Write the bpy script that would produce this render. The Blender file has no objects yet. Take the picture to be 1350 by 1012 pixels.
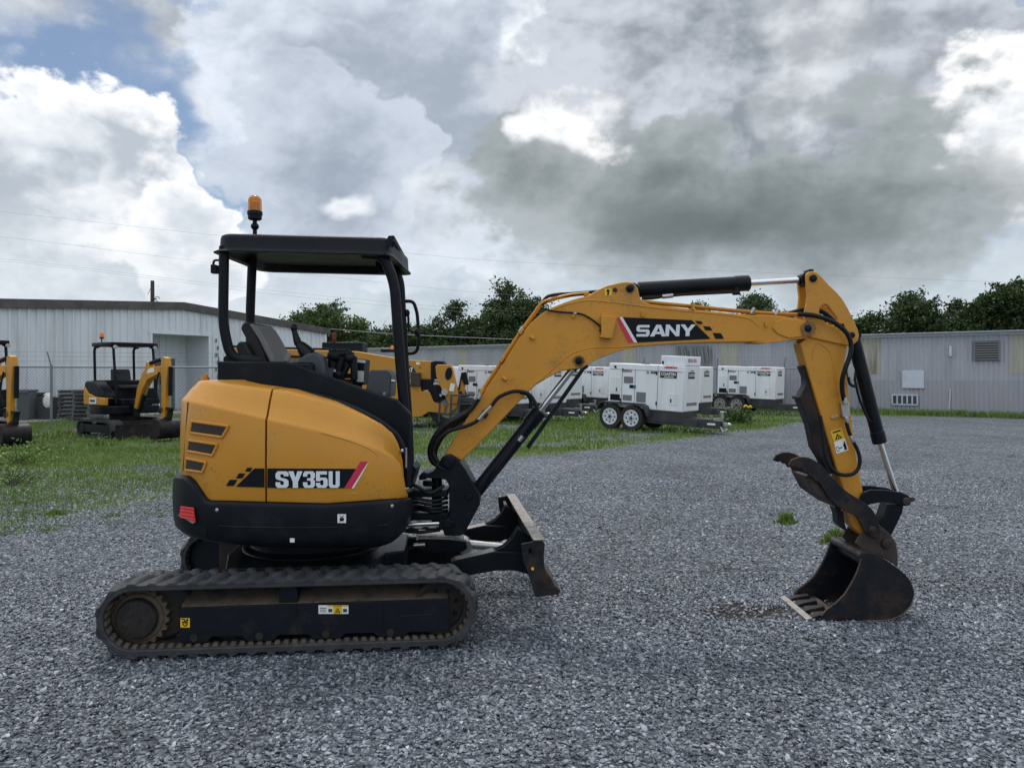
import bpy, bmesh, math, random
import numpy as np
from mathutils import Vector, Matrix, noise as mnoise
from mathutils.geometry import tessellate_polygon

random.seed(7)
RNG = np.random.default_rng(11)
SC = bpy.context.scene
COL = SC.collection
R = math.radians

# ---------------------------------------------------------------- survey of the photograph
F, PX0, HY, CAMH = 1000.0, 675.0, 490.0, 1.6     # focal length in photo pixels, horizon row, eye height

def at(px, py, Y):
    """point seen at photo pixel (px, py) on the upright plane at distance Y"""
    return Vector(((px - PX0) / F * Y, Y, CAMH - (py - HY) / F * Y))

def ground_at(px, py):
    Y = CAMH * F / (py - HY)
    return Vector(((px - PX0) / F * Y, Y, 0))

def at_plane(px, py, p0, n):
    d = Vector(((px - PX0) / F, 1.0, -(py - HY) / F))
    o = Vector((0, 0, CAMH))
    t = (p0 - o).dot(n) / d.dot(n)
    return o + d * t

# ---------------------------------------------------------------- objects
def tag(o, label=None, cat=None, group=None, kind=None):
    if label: o['label'] = label
    if cat: o['category'] = cat
    if group: o['group'] = group
    if kind: o['kind'] = kind
    return o

def empty(name, loc=(0, 0, 0), label=None, cat=None, group=None, rz=0):
    o = bpy.data.objects.new(name, None)
    o.empty_display_size = .2
    COL.objects.link(o)
    o.location = loc
    o.rotation_euler = (0, 0, rz)
    return tag(o, label, cat, group)

def root_loc(o):
    v = Vector((0, 0, 0))
    while o is not None:
        v += Vector(o.location)
        o = o.parent
    return v

def link_mesh(name, me, mats, parent=None, bevel=0, seg=2, angle=35, smooth=True, limit=32):
    o = bpy.data.objects.new(name, me)
    COL.objects.link(o)
    if not isinstance(mats, (list, tuple)): mats = [mats]
    for m in mats: me.materials.append(m)
    if parent is not None:
        o.parent = parent
    if smooth and len(me.polygons):
        me.polygons.foreach_set('use_smooth', [True] * len(me.polygons))
        me.set_sharp_from_angle(angle=R(angle))
    if bevel:
        b = o.modifiers.new('edge', 'BEVEL')
        b.width = bevel; b.segments = seg; b.limit_method = 'ANGLE'; b.angle_limit = R(limit)
        b.harden_normals = False
    return o

def frame_of(d):
    d = d.normalized()
    up = Vector((0, 0, 1)) if abs(d.z) < .95 else Vector((0, 1, 0))
    a = d.cross(up).normalized()
    return a, a.cross(d).normalized()

def fillet(pts, r, n=5, closed=False):
    """round the corners of a polyline"""
    pts = [Vector(p) for p in pts]
    out = []
    N = len(pts)
    for i, p in enumerate(pts):
        if not closed and i in (0, N - 1):
            out.append(p); continue
        a, b = pts[i - 1], pts[(i + 1) % N]
        da, db = (a - p), (b - p)
        rr = min(r, da.length * .45, db.length * .45)
        p0, p1 = p + da.normalized() * rr, p + db.normalized() * rr
        for k in range(n + 1):
            t = k / n
            out.append(p0 * (1 - t) ** 2 + p * 2 * t * (1 - t) + p1 * t * t)
    return out

def spline(pts, n=8, closed=False):
    """Catmull-Rom through the points"""
    P = [Vector(p) for p in pts]
    N = len(P)
    out = []
    segs = N if closed else N - 1
    for i in range(segs):
        if closed:
            p0, p1, p2, p3 = P[i - 1], P[i], P[(i + 1) % N], P[(i + 2) % N]
        else:
            p0, p1, p2, p3 = P[max(i - 1, 0)], P[i], P[i + 1], P[min(i + 2, N - 1)]
        for k in range(n):
            t = k / n
            out.append(.5 * ((2 * p1) + (p2 - p0) * t + (2 * p0 - 5 * p1 + 4 * p2 - p3) * t * t + (3 * p1 - p0 - 3 * p2 + p3) * t ** 3))
    if not closed: out.append(P[-1])
    return out

class MB:
    """collects shapes and links them as ONE mesh object"""
    def __init__(self):
        self.v = []; self.f = []; self.mi = []
    def add(self, vs, fs, mi=0):
        k = len(self.v)
        self.v += [Vector(p) for p in vs]
        self.f += [tuple(i + k for i in f) for f in fs]
        self.mi += [mi] * len(fs)
        return self
    def box(self, c, s, rz=0, ry=0, rx=0, mi=0, M=None):
        x, y, z = s[0] / 2, s[1] / 2, s[2] / 2
        m = M or (Matrix.Rotation(rz, 3, 'Z') @ Matrix.Rotation(ry, 3, 'Y') @ Matrix.Rotation(rx, 3, 'X'))
        c = Vector(c)
        vs = [c + m @ Vector((sx * x, sy * y, sz * z)) for sx in (-1, 1) for sy in (-1, 1) for sz in (-1, 1)]
        return self.add(vs, [(0, 1, 3, 2), (4, 6, 7, 5), (0, 4, 5, 1), (2, 3, 7, 6), (0, 2, 6, 4), (1, 5, 7, 3)], mi)
    def bar(self, a, b, w, h, mi=0, up=None):
        """box from a to b with width w (sideways) and height h"""
        a, b = Vector(a), Vector(b)
        d = (b - a); L = d.length; d.normalize()
        u = Vector(up) if up is not None else Vector((0, 0, 1))
        if abs(d.dot(u)) > .98: u = Vector((1, 0, 0))
        s = d.cross(u).normalized(); t = s.cross(d)
        m = Matrix((d, s, t)).transposed()
        return self.box((a + b) / 2, (L, w, h), M=m, mi=mi)
    def quad(self, a, b, c, d, mi=0):
        return self.add([a, b, c, d], [(0, 1, 2, 3)], mi)
    def prism(self, outline, ext, holes=(), mi=0):
        """outline: 3D points in a plane; extruded by vector ext; holes: list of outlines"""
        ext = Vector(ext)
        loops = [[Vector(p) for p in outline]] + [[Vector(p) for p in h] for h in holes]
        flat = [p for l in loops for p in l]
        n = len(flat)
        if holes:
            tris = tessellate_polygon(loops)
            caps = [tuple(t) for t in tris]
        else:
            caps = [tuple(range(n))]
        # orient the caps
        def nrm(f):
            s = Vector((0, 0, 0))
            for i in range(len(f)):
                a, b = flat[f[i]], flat[f[(i + 1) % len(f)]]
                s += a.cross(b)
            return s
        fs = []
        for c in caps:
            if nrm(c).dot(ext) > 0: c = tuple(reversed(c))
            fs.append(c)
            fs.append(tuple(i + n for i in reversed(c)))
        base = 0
        for li, l in enumerate(loops):
            m = len(l)
            s = Vector((0, 0, 0))
            for i in range(m): s += l[i].cross(l[(i + 1) % m])
            flip = (s.dot(ext) > 0) ^ (li > 0)
            for i in range(m):
                a, b = base + i, base + (i + 1) % m
                q = (a, b, b + n, a + n)
                fs.append(q if flip else tuple(reversed(q)))
            base += m
        return self.add(flat + [p + ext for p in flat], fs, mi)
    def tube(self, path, r, seg=10, closed=False, cap=True, mi=0):
        P = [Vector(p) for p in path]
        n = len(P)
        rad = r if isinstance(r, (list, tuple)) else [r] * n
        vs = []
        prev = None
        for i, p in enumerate(P):
            if closed: t = (P[(i + 1) % n] - P[i - 1])
            else: t = (P[min(i + 1, n - 1)] - P[max(i - 1, 0)])
            if t.length < 1e-9: t = Vector((0, 0, 1))
            t.normalize()
            if prev is None:
                a, b = frame_of(t)
            else:
                a = prev - t * prev.dot(t)
                if a.length < 1e-6: a, b = frame_of(t)
                else:
                    a.normalize(); b = t.cross(a)
            prev = a
            b = t.cross(a)
            for k in range(seg):
                w = 2 * math.pi * k / seg
                vs.append(p + (a * math.cos(w) + b * math.sin(w)) * rad[i])
        fs = []
        m = n if closed else n - 1
        for i in range(m):
            for k in range(seg):
                q = (i * seg + k, i * seg + (k + 1) % seg, ((i + 1) % n) * seg + (k + 1) % seg, ((i + 1) % n) * seg + k)
                fs.append(q)
        if cap and not closed:
            fs.append(tuple(reversed(range(seg))))
            fs.append(tuple((n - 1) * seg + k for k in range(seg)))
        return self.add(vs, fs, mi)
    def cyl(self, a, b, r, seg=20, mi=0, r2=None):
        return self.tube([a, b], [r, r if r2 is None else r2], seg, mi=mi)
    def lathe(self, c, axis, prof, seg=24, mi=0):
        """prof: (distance along axis, radius)"""
        c, ax = Vector(c), Vector(axis).normalized()
        a, b = frame_of(ax)
        vs, fs = [], []
        for (h, r) in prof:
            for k in range(seg):
                w = 2 * math.pi * k / seg
                vs.append(c + ax * h + (a * math.cos(w) + b * math.sin(w)) * max(r, 1e-4))
        n = len(prof)
        for i in range(n - 1):
            for k in range(seg):
                fs.append((i * seg + k, (i + 1) * seg + k, (i + 1) * seg + (k + 1) % seg, i * seg + (k + 1) % seg))
        fs.append(tuple(range(seg)))
        fs.append(tuple((n - 1) * seg + k for k in reversed(range(seg))))
        return self.add(vs, fs, mi)
    def ball(self, c, r, seg=14, rings=8, sc=(1, 1, 1), mi=0):
        c = Vector(c)
        vs, fs = [], []
        for i in range(rings + 1):
            th = math.pi * i / rings
            for k in range(seg):
                w = 2 * math.pi * k / seg
                vs.append(c + Vector((r * sc[0] * max(math.sin(th), .002) * math.cos(w), r * sc[1] * max(math.sin(th), .002) * math.sin(w), r * sc[2] * math.cos(th))))
        for i in range(rings):
            for k in range(seg):
                fs.append((i * seg + k, (i + 1) * seg + k, (i + 1) * seg + (k + 1) % seg, i * seg + (k + 1) % seg))
        return self.add(vs, fs, mi)
    def islands(self, grow=.002):
        """groups of faces that form separate pieces (touching boxes count as one piece)"""
        par = list(range(len(self.v)))
        def find(i):
            while par[i] != i: par[i] = par[par[i]]; i = par[i]
            return i
        for f in self.f:
            a = find(f[0])
            for i in f[1:]:
                b = find(i)
                if a != b: par[b] = a
        box = {}
        for i, p in enumerate(self.v):
            r = find(i)
            if r not in box: box[r] = [p.copy(), p.copy()]
            else:
                lo, hi = box[r]
                for k in range(3): lo[k] = min(lo[k], p[k]); hi[k] = max(hi[k], p[k])
        roots = list(box); grp = {r: r for r in roots}
        def g(r):
            while grp[r] != r: r = grp[r]
            return r
        for i, a in enumerate(roots):
            for b in roots[i + 1:]:
                if all(box[a][0][k] - grow <= box[b][1][k] and box[b][0][k] - grow <= box[a][1][k] for k in range(3)):
                    ra, rb = g(a), g(b)
                    if ra != rb: grp[rb] = ra
        out = {}
        for f, m in zip(self.f, self.mi): out.setdefault(g(find(f[0])), []).append((f, m))
        res = []
        for fl in out.values():
            mb = MB(); idx = {}
            for f, m in fl:
                nf = []
                for i in f:
                    if i not in idx: idx[i] = len(mb.v); mb.v.append(self.v[i])
                    nf.append(idx[i])
                mb.f.append(tuple(nf)); mb.mi.append(m)
            res.append(mb)
        return res
    def build(self, name, mats, parent=None, bevel=0, seg=2, angle=35, smooth=True, fix=True, limit=32, split=False):
        if split:
            parts = self.islands()
            if len(parts) > 1:
                return [p.build(name, mats, parent, bevel, seg, angle, smooth, fix, limit) for p in parts][0]
        off = root_loc(parent)
        me = bpy.data.meshes.new(name)
        me.from_pydata([p - off for p in self.v], [], self.f)
        if any(self.mi): me.polygons.foreach_set('material_index', self.mi)
        if fix:
            bm = bmesh.new(); bm.from_mesh(me)
            bmesh.ops.recalc_face_normals(bm, faces=bm.faces)
            bm.to_mesh(me); bm.free()
        me.update()
        return link_mesh(name, me, mats, parent, bevel, seg, angle, smooth, limit)

def children(o):
    return [c for c in bpy.data.objects if c.parent == o]

def copy_tree(o, parent=None, memo=None):
    c = o.copy(); COL.objects.link(c)
    if parent is not None: c.parent = parent
    for ch in children(o): copy_tree(ch, c)
    return c

_font_cache = {}
def text_mesh(txt, bold=0.0, spacing=1.0):
    """outline letters: arrays of 2D verts and faces, size normalised to height 1, left at x=0"""
    key = (txt, bold, spacing)
    if key not in _font_cache:
        cu = bpy.data.curves.new('lettering', 'FONT')
        cu.body = txt; cu.size = 1; cu.offset = bold; cu.space_character = spacing
        cu.resolution_u = 4
        ob = bpy.data.objects.new('lettering', cu)
        COL.objects.link(ob)
        dg = bpy.context.evaluated_depsgraph_get(); dg.update()
        me = ob.evaluated_get(dg).to_mesh()
        vs = [(v.co.x, v.co.y) for v in me.vertices]
        fs = [tuple(p.vertices) for p in me.polygons]
        ob.evaluated_get(dg).to_mesh_clear()
        bpy.data.objects.remove(ob); bpy.data.curves.remove(cu)
        x0 = min(v[0] for v in vs); x1 = max(v[0] for v in vs)
        y0 = min(v[1] for v in vs); y1 = max(v[1] for v in vs)
        h = y1 - y0
        vs = [((x - x0) / (x1 - x0), (y - y0) / h) for x, y in vs]     # unit box
        _font_cache[key] = (vs, fs, (x1 - x0) / h)
    return _font_cache[key]

def put_text(mb, txt, o, ux, uy, bold=0.0, spacing=1.0, mi=0, lift=None):
    """letters filling the parallelogram o, o+ux, o+uy"""
    vs, fs, asp = text_mesh(txt, bold, spacing)
    o, ux, uy = Vector(o), Vector(ux), Vector(uy)
    off = Vector(lift) if lift is not None else Vector((0, 0, 0))
    mb.add([o + off + ux * x + uy * y for x, y in vs], fs, mi)

# ---------------------------------------------------------------- materials
def nd(nt, typ, **kw):
    n = nt.nodes.new(typ)
    for k, v in kw.items():
        if k.startswith('i_'):
            key = k[2:]
            n.inputs[int(key) if key.isdigit() else key.replace('_', ' ')].default_value = v
        else: setattr(n, k, v)
    return n

_mats = {}
def pmat(name, col, rough=.5, metal=0, var=.12, scale=6, bump=0, bscale=60, dirt=None, dirt_amt=.4, dirt_scale=3.0, dirt_lo=.45, dirt_hi=.7, coat=0, spec=.5, rvar=.12, streak=False, speck=False):
    if name in _mats: return _mats[name]
    m = bpy.data.materials.new(name); m.use_nodes = True
    nt = m.node_tree
    b = nt.nodes['Principled BSDF']
    L = nt.links.new
    tc = nd(nt, 'ShaderNodeTexCoord')
    src = tc.outputs['Object']
    if streak:
        mp = nd(nt, 'ShaderNodeMapping'); mp.inputs['Scale'].default_value = (1, 1, .12)
        L(src, mp.inputs['Vector']); ssrc = mp.outputs['Vector']
    else: ssrc = src
    n1 = nd(nt, 'ShaderNodeTexNoise', i_Scale=scale, i_Detail=6, i_Roughness=.6)
    L(ssrc, n1.inputs['Vector'])
    mr = nd(nt, 'ShaderNodeMapRange'); mr.inputs['From Min'].default_value = .25; mr.inputs['From Max'].default_value = .75
    mr.inputs['To Min'].default_value = 1 - var; mr.inputs['To Max'].default_value = 1 + var
    L(n1.outputs['Fac'], mr.inputs['Value'])
    mul = nd(nt, 'ShaderNodeMix', data_type='RGBA', blend_type='MULTIPLY'); mul.inputs['Factor'].default_value = 1
    mul.inputs[6].default_value = (*col, 1)
    L(mr.outputs['Result'], mul.inputs[7])
    c = mul.outputs[2]
    rsock = None
    if dirt is not None:
        n2 = nd(nt, 'ShaderNodeTexNoise', i_Scale=dirt_scale, i_Detail=8, i_Roughness=.68)
        L(ssrc, n2.inputs['Vector'])
        r2 = nd(nt, 'ShaderNodeMapRange', interpolation_type='SMOOTHSTEP')
        r2.inputs['From Min'].default_value = dirt_lo; r2.inputs['From Max'].default_value = dirt_hi
        r2.inputs['To Max'].default_value = dirt_amt
        L(n2.outputs['Fac'], r2.inputs['Value'])
        mx = nd(nt, 'ShaderNodeMix', data_type='RGBA')
        L(r2.outputs['Result'], mx.inputs['Factor']); L(c, mx.inputs[6]); mx.inputs[7].default_value = (*dirt, 1)
        c = mx.outputs[2]
        rr = nd(nt, 'ShaderNodeMapRange'); rr.inputs['To Min'].default_value = rough; rr.inputs['To Max'].default_value = min(1, rough + .45)
        L(r2.outputs['Result'], rr.inputs['Value']); rsock = rr.outputs['Result']
        b.inputs['Metallic'].default_value = metal
        if metal:
            rm = nd(nt, 'ShaderNodeMapRange'); rm.inputs['To Min'].default_value = metal; rm.inputs['To Max'].default_value = 0
            L(r2.outputs['Result'], rm.inputs['Value']); L(rm.outputs['Result'], b.inputs['Metallic'])
    if speck:
        # fine scuffs, splashes and dust specks
        for sc_, lo_, hi_, colr, am in ((55, .70, .80, (.16, .10, .05), .5), (140, .72, .80, (.30, .24, .16), .45)):
            n4 = nd(nt, 'ShaderNodeTexNoise', i_Scale=sc_, i_Detail=4, i_Roughness=.65); L(src, n4.inputs['Vector'])
            n5 = nd(nt, 'ShaderNodeTexNoise', i_Scale=2.6, i_Detail=3); L(src, n5.inputs['Vector'])
            ma = nd(nt, 'ShaderNodeMath', operation='MULTIPLY_ADD'); L(n5.outputs['Fac'], ma.inputs[0]); ma.inputs[1].default_value = .45; L(n4.outputs['Fac'], ma.inputs[2])
            r4 = nd(nt, 'ShaderNodeMapRange', interpolation_type='SMOOTHSTEP'); r4.inputs['From Min'].default_value = lo_ + .12; r4.inputs['From Max'].default_value = hi_ + .16; r4.inputs['To Max'].default_value = am
            L(ma.outputs[0], r4.inputs['Value'])
            m5 = nd(nt, 'ShaderNodeMix', data_type='RGBA'); L(r4.outputs[0], m5.inputs['Factor']); L(c, m5.inputs[6]); m5.inputs[7].default_value = (*colr, 1); c = m5.outputs[2]
    L(c, b.inputs['Base Color'])
    if rsock is None:
        rr = nd(nt, 'ShaderNodeMapRange'); rr.inputs['To Min'].default_value = max(.02, rough - rvar * .6); rr.inputs['To Max'].default_value = min(1, rough + rvar)
        L(n1.outputs['Fac'], rr.inputs['Value']); rsock = rr.outputs['Result']
        b.inputs['Metallic'].default_value = metal
    L(rsock, b.inputs['Roughness'])
    b.inputs['Specular IOR Level'].default_value = spec
    if coat:
        b.inputs['Coat Weight'].default_value = coat; b.inputs['Coat Roughness'].default_value = .12
    if bump:
        n3 = nd(nt, 'ShaderNodeTexNoise', i_Scale=bscale, i_Detail=5, i_Roughness=.6)
        L(src, n3.inputs['Vector'])
        bp = nd(nt, 'ShaderNodeBump', i_Strength=min(1, bump), i_Distance=.01)
        L(n3.outputs['Fac'], bp.inputs['Height']); L(bp.outputs['Normal'], b.inputs['Normal'])
    _mats[name] = m
    return m

YEL = (.55, .247, .022)
M = {}
M['yellow'] = pmat('yellow paint', YEL, .45, var=.09, scale=3, dirt=(.20, .125, .05), dirt_amt=.55, dirt_scale=7, dirt_lo=.54, dirt_hi=.78, coat=.12, spec=.35, speck=True)
M['hood'] = pmat('yellow hood plastic', YEL, .42, var=.07, scale=2.5, dirt=(.34, .20, .07), dirt_amt=.32, dirt_scale=4, dirt_lo=.5, dirt_hi=.8, coat=.2, spec=.35, speck=True)
M['black'] = pmat('black paint', (.006, .009, .013), .36, var=.25, scale=7, dirt=(.035, .034, .032), dirt_amt=.3, dirt_scale=6, dirt_lo=.5, dirt_hi=.8, bump=.08, bscale=90, spec=.16)
M['plastic'] = pmat('black plastic', (.006, .009, .013), .42, var=.2, scale=5, dirt=(.035, .035, .034), dirt_amt=.25, dirt_scale=5, bump=.12, bscale=220, spec=.15)
M['roofblack'] = pmat('black canopy paint', (.006, .008, .012), .38, var=.2, scale=4, dirt=(.03, .03, .03), dirt_amt=.2, dirt_scale=5, spec=.15)
M['rubber'] = pmat('dusty track rubber', (.024, .028, .033), .68, var=.3, scale=12, dirt=(.082, .084, .086), dirt_amt=.5, dirt_scale=7, dirt_lo=.42, dirt_hi=.72, bump=.35, bscale=60)
M['hose'] = pmat('black rubber hose', (.006, .008, .010), .42, var=.2, scale=14, spec=.25)
M['mud'] = pmat('dried mud over steel', (.115, .088, .062), .9, var=.35, scale=9, dirt=(.022, .018, .016), dirt_amt=.8, dirt_scale=8, dirt_lo=.5, dirt_hi=.72, bump=.6, bscale=45)
M['muddark'] = pmat('muddy dark steel', (.011, .010, .010), .7, var=.3, scale=9, dirt=(.060, .042, .029), dirt_amt=.6, dirt_scale=6, dirt_lo=.42, dirt_hi=.68, bump=.5, bscale=45)
M['framepaint'] = pmat('black frame paint', (.007, .010, .015), .45, var=.25, scale=8, dirt=(.060, .044, .030), dirt_amt=.6, dirt_scale=5, dirt_lo=.53, dirt_hi=.78, bump=.15, bscale=70, spec=.2)
M['rust'] = pmat('worn black steel', (.008, .010, .014), .46, var=.3, scale=8, dirt=(.060, .036, .025), dirt_amt=.7, dirt_scale=4.5, dirt_lo=.44, dirt_hi=.70, bump=.25, bscale=50, spec=.25)
M['rusty'] = pmat('brown worn steel', (.045, .029, .022), .6, var=.35, scale=9, dirt=(.016, .016, .018), dirt_amt=.8, dirt_scale=5, dirt_lo=.45, dirt_hi=.7, bump=.3, bscale=50)
M['bare'] = pmat('scraped bare steel', (.32, .30, .28), .42, metal=.75, var=.25, scale=20, dirt=(.09, .06, .045), dirt_amt=.7, dirt_scale=14, dirt_lo=.48, dirt_hi=.7, bump=.2)
M['chrome'] = pmat('chromed rod', (.62, .64, .66), .16, metal=1, var=.04)
M['zinc'] = pmat('zinc plated fitting', (.42, .42, .41), .35, metal=.9, var=.15, scale=30)
M['white'] = pmat('white sticker', (.78, .78, .76), .5, var=.04)
M['silverletter'] = pmat('pale grey lettering', (.66, .71, .76), .45, var=.03)
M['stickeryellow'] = pmat('yellow sticker', (.75, .47, .02), .45, var=.05)
M['decalblack'] = pmat('black decal', (.006, .008, .011), .4, var=.1, spec=.15)
M['decalred'] = pmat('red decal', (.55, .022, .060), .4, var=.05)
M['decalwhite'] = pmat('white decal', (.72, .73, .75), .4, var=.04)
M['lampred'] = pmat('red tail lamp plastic', (.62, .012, .010), .2, var=.12, scale=40, coat=.5)
M['grille'] = pmat('brown vent mesh', (.030, .020, .014), .7, var=.4, scale=120)
M['seat'] = pmat('dark seat vinyl', (.010, .011, .013), .6, var=.15, bump=.15, bscale=150)
M['seatgrey'] = pmat('grey seat fabric', (.19, .185, .178), .8, var=.12, scale=30, bump=.2, bscale=200)
M['greyplastic'] = pmat('grey moulded plastic', (.045, .054, .064), .5, var=.1, bump=.1, bscale=200)
M['leverred'] = pmat('red brown lever grip', (.14, .022, .012), .5)
def glass_mat(name, col, rough=.08, trans=.6, emit=0):
    m = bpy.data.materials.new(name); m.use_nodes = True
    nt = m.node_tree; b = nt.nodes['Principled BSDF']
    n = nd(nt, 'ShaderNodeTexNoise', i_Scale=14, i_Detail=3)
    mx = nd(nt, 'ShaderNodeMix', data_type='RGBA'); mx.inputs[6].default_value = (*col, 1); mx.inputs[7].default_value = (*[c * .75 for c in col], 1)
    nt.links.new(n.outputs['Fac'], mx.inputs['Factor']); nt.links.new(mx.outputs[2], b.inputs['Base Color'])
    b.inputs['Roughness'].default_value = rough
    b.inputs['Transmission Weight'].default_value = trans
    _mats[name] = m
    return m
M['amber'] = glass_mat('amber beacon lens', (.95, .32, .01), .12, .55)
M['mirror'] = pmat('mirror glass', (.6, .62, .65), .05, metal=1, var=.02)
M['worn'] = pmat('half worn dark steel', (.05, .048, .046), .38, metal=.6, var=.3, scale=14, dirt=(.014, .013, .013), dirt_amt=.8, dirt_scale=9, dirt_lo=.42, dirt_hi=.6)
M['edgerust'] = pmat('rubbed rusty edge', (.11, .072, .052), .55, metal=.3, var=.35, scale=18, dirt=(.03, .024, .02), dirt_amt=.8, dirt_scale=10, dirt_lo=.45, dirt_hi=.65)
M['grease'] = pmat('greasy paint', (.22, .105, .018), .3, var=.4, scale=30, dirt=(.07, .04, .016), dirt_amt=.8, dirt_scale=22, dirt_lo=.45, dirt_hi=.6)
SUN_E = 1.5
EXPO = .22
CLOUD_GAIN = 1.0
VEIL_D, VEIL_B = (.42, .46, .52), (.68, .72, .77)
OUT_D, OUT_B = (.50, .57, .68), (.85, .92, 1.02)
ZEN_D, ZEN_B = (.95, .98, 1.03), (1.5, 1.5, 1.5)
HOR_D, HOR_B = (.45, .52, .58), (.70, .75, .79)
G_DARK, G_MID, G_LIGHT, G_PALE = (.037, .046, .059), (.099, .116, .141), (.205, .232, .268), (.455, .49, .53)
TB = [(-600, 720), (0, 690), (120, 672), (240, 650), (360, 640), (545, 618), (640, 604), (700, 600), (800, 590), (900, 578), (1000, 567), (1070, 556), (1110, 549), (1400, 549)]

N_ST1, N_ST2 = 90000, 90000
N_GR = 60000
W_ = (1.0, 1.0, 1.0)
# px, py, rx, ry, warp, rot, soft, rim, core, rimw, amt, rel, rel2   (back to front)
CLOUDS = [
 # pale sheet over the middle left, upper left grey
 (330, 110, 210, 180, .14, 0, .30, (.90, .93, .97), (.50, .55, .62), .8, .97, 4.0, 2.0, .8, 1.3),
 (150, 30, 230, 85, .12, -8, .6, (.72, .76, .81), (.35, .38, .42), .9, .98, 3.0, 1.5, .7, 1.0),
 (560, 150, 300, 270, .10, 0, .08, (.70, .76, .85), (.34, .39, .47), .75, 1.0, 2.6, 2.0, .5, .8),
 (430, 240, 150, 170, .10, 0, .08, (.56, .62, .71), (.30, .35, .43), .9, .9, 2.4, 1.6, .6, .9),
 # blue openings
 (85, 92, 150, 52, .10, 15, .7, None, None, 0, .98, 0, 0, .9, .9),
 (200, 150, 62, 100, .10, 25, .7, None, None, 0, .98, 0, 0, .9, .9),
 (262, 12, 70, 36, .10, 20, .8, None, None, 0, .95, 0, 0, .9, .9),
 (232, 275, 52, 85, .10, 20, .8, None, None, 0, .9, 0, 0, .9, .9),
 (1290, 125, 75, 48, .10, 30, .8, None, None, 0, .9, 0, 0, 1.0, .9),
 (1352, 10, 50, 55, .08, 0, .8, None, None, 0, .95, 0, 0, 1.0, .9),
 # big left cumulus in three heads
 (60, 400, 330, 120, .10, 0, .6, (.72, .76, .81), (.48, .53, .59), .9, .95, 2.8, 1.5, .6, .9),
 (90, 310, 190, 120, .10, -10, .10, (.84, .86, .89), (.46, .51, .57), .62, 1.0, 5.0, 2.6, .6, 1.2),
 (90, 220, 130, 115, .10, 20, .09, (.93, .94, .96), (.45, .50, .56), .55, 1.0, 5.5, 3.0, .7, 1.4),
 (0, 270, 120, 160, .10, 0, .3, (.84, .87, .91), (.42, .47, .53), .8, .95, 4.0, 2.0, .7, 1.2),
 (250, 335, 80, 60, .09, 0, .12, (.95, .96, .98), (.56, .61, .67), .8, 1.0, 4.0, 1.5, .7, 1.3),
 # bright puffs
 (455, 268, 56, 19, .05, 0, .7, (.92, .94, .97), (.70, .74, .79), 1, .95, 2.5, 0, .7, 1.5),
 (585, 262, 52, 38, .08, 0, .7, (.82, .85, .90), (.58, .63, .68), 1, .85, 2.5, 0, .8, 1.7),
 (680, 310, 150, 45, .08, 0, .8, (.70, .74, .78), (.48, .53, .57), 1, .8, 2, 0, .8, 1.4),
 (705, 60, 52, 150, .10, 10, .5, (.94, .97, 1.0), (.56, .60, .66), 1, .97, 4.5, 2.0, .8, 1.4),
 (1200, 45, 210, 105, .12, 30, .35, (.88, .90, .95), (.36, .39, .43), .8, 1.0, 5.0, 2.8, .7, 1.2),
 # great dark cloud
 (1000, 110, 380, 215, .11, -8, .10, (.56, .60, .66), (.25, .28, .32), .75, 1.0, 4.6, 2.8, .5, 1.2),
 (1040, 70, 150, 60, .12, -20, .8, (.74, .77, .81), (.42, .44, .48), 1.0, .8, 4.5, 2.4, .7, 1.3),
 (1280, 212, 215, 82, .11, 5, .22, (1.0, 1.0, 1.0), (.60, .64, .69), .9, 1.0, 5.0, 2.0, .8, 1.3),
 (1210, 262, 190, 56, .10, 6, .4, (.52, .55, .58), (.22, .24, .26), .9, .97, 2.4, 1.2, .5, 1.0),
 (940, 265, 370, 145, .10, -3, .14, (.36, .40, .42), (.165, .195, .205), .8, 1.0, 2.8, 1.8, .5, 1.2),
 (950, 255, 280, 120, .10, -4, .6, (.215, .245, .256), (.12, .145, .153), 1.0, .85, 1.2, 1.0, .4, .7),
 (748, 195, 88, 75, .10, 20, .35, (1.0, 1.0, 1.0), (.62, .66, .71), 1, 1.0, 5.0, 1.5, .8, 1.7),
 (712, 265, 115, 72, .09, 10, .35, (.38, .42, .44), (.18, .21, .22), 1.0, .95, 2.2, 1.0, .5, 1.1),
]
# ================================================================ the big compact excavator in front
EXC = empty('excavator', (-1.34, 5.10, 0), 'large yellow and black compact excavator with orange beacon and thumb bucket on the gravel', 'excavator')
CX, CY = -1.34, 5.10

def pl(pts, Y):
    return [at(x, y, Y) for x, y in pts]

def plate(name, pts, Y, w, mat, parent, bevel=.006, holes=(), seg=2):
    return MB().prism(pl(pts, Y), (0, w, 0), [pl(h, Y) for h in holes]).build(name, mat, parent, bevel, seg)

# ---------------------------------------------------------------- undercarriage
PHI = R(5.8)
U = Vector((math.cos(PHI), math.sin(PHI), 0)); W = Vector((-math.sin(PHI), math.cos(PHI), 0))
OO = Vector((-1.335, 5.115, 0))
def UC(s, w, z): return OO + U * s + W * w + Vector((0, 0, z))
def uc_px(px, py, w):
    p = at_plane(px, py, OO + W * w, W)
    d = p - OO
    return d.dot(U), p.z
TR_H, TR_R = .845, .172        # half distance between wheel centres, inner belt radius
TR_Z = .225
LP = 4 * TR_H + 2 * math.pi * TR_R
def track_pos(l, h):
    l %= LP
    st = 2 * TR_H; arc = math.pi * TR_R
    r = TR_R + h
    if l < st: return (TR_H - l, TR_Z - r) if False else (-TR_H + l, TR_Z + r)
    l -= st
    if l < arc:
        a = math.pi / 2 - l / TR_R
        return (TR_H + r * math.cos(a), TR_Z + r * math.sin(a))
    l -= arc
    if l < st: return (TR_H - l, TR_Z - r)
    l -= st
    a = -math.pi / 2 - l / TR_R
    return (-TR_H + r * math.cos(a), TR_Z + r * math.sin(a))

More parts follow.
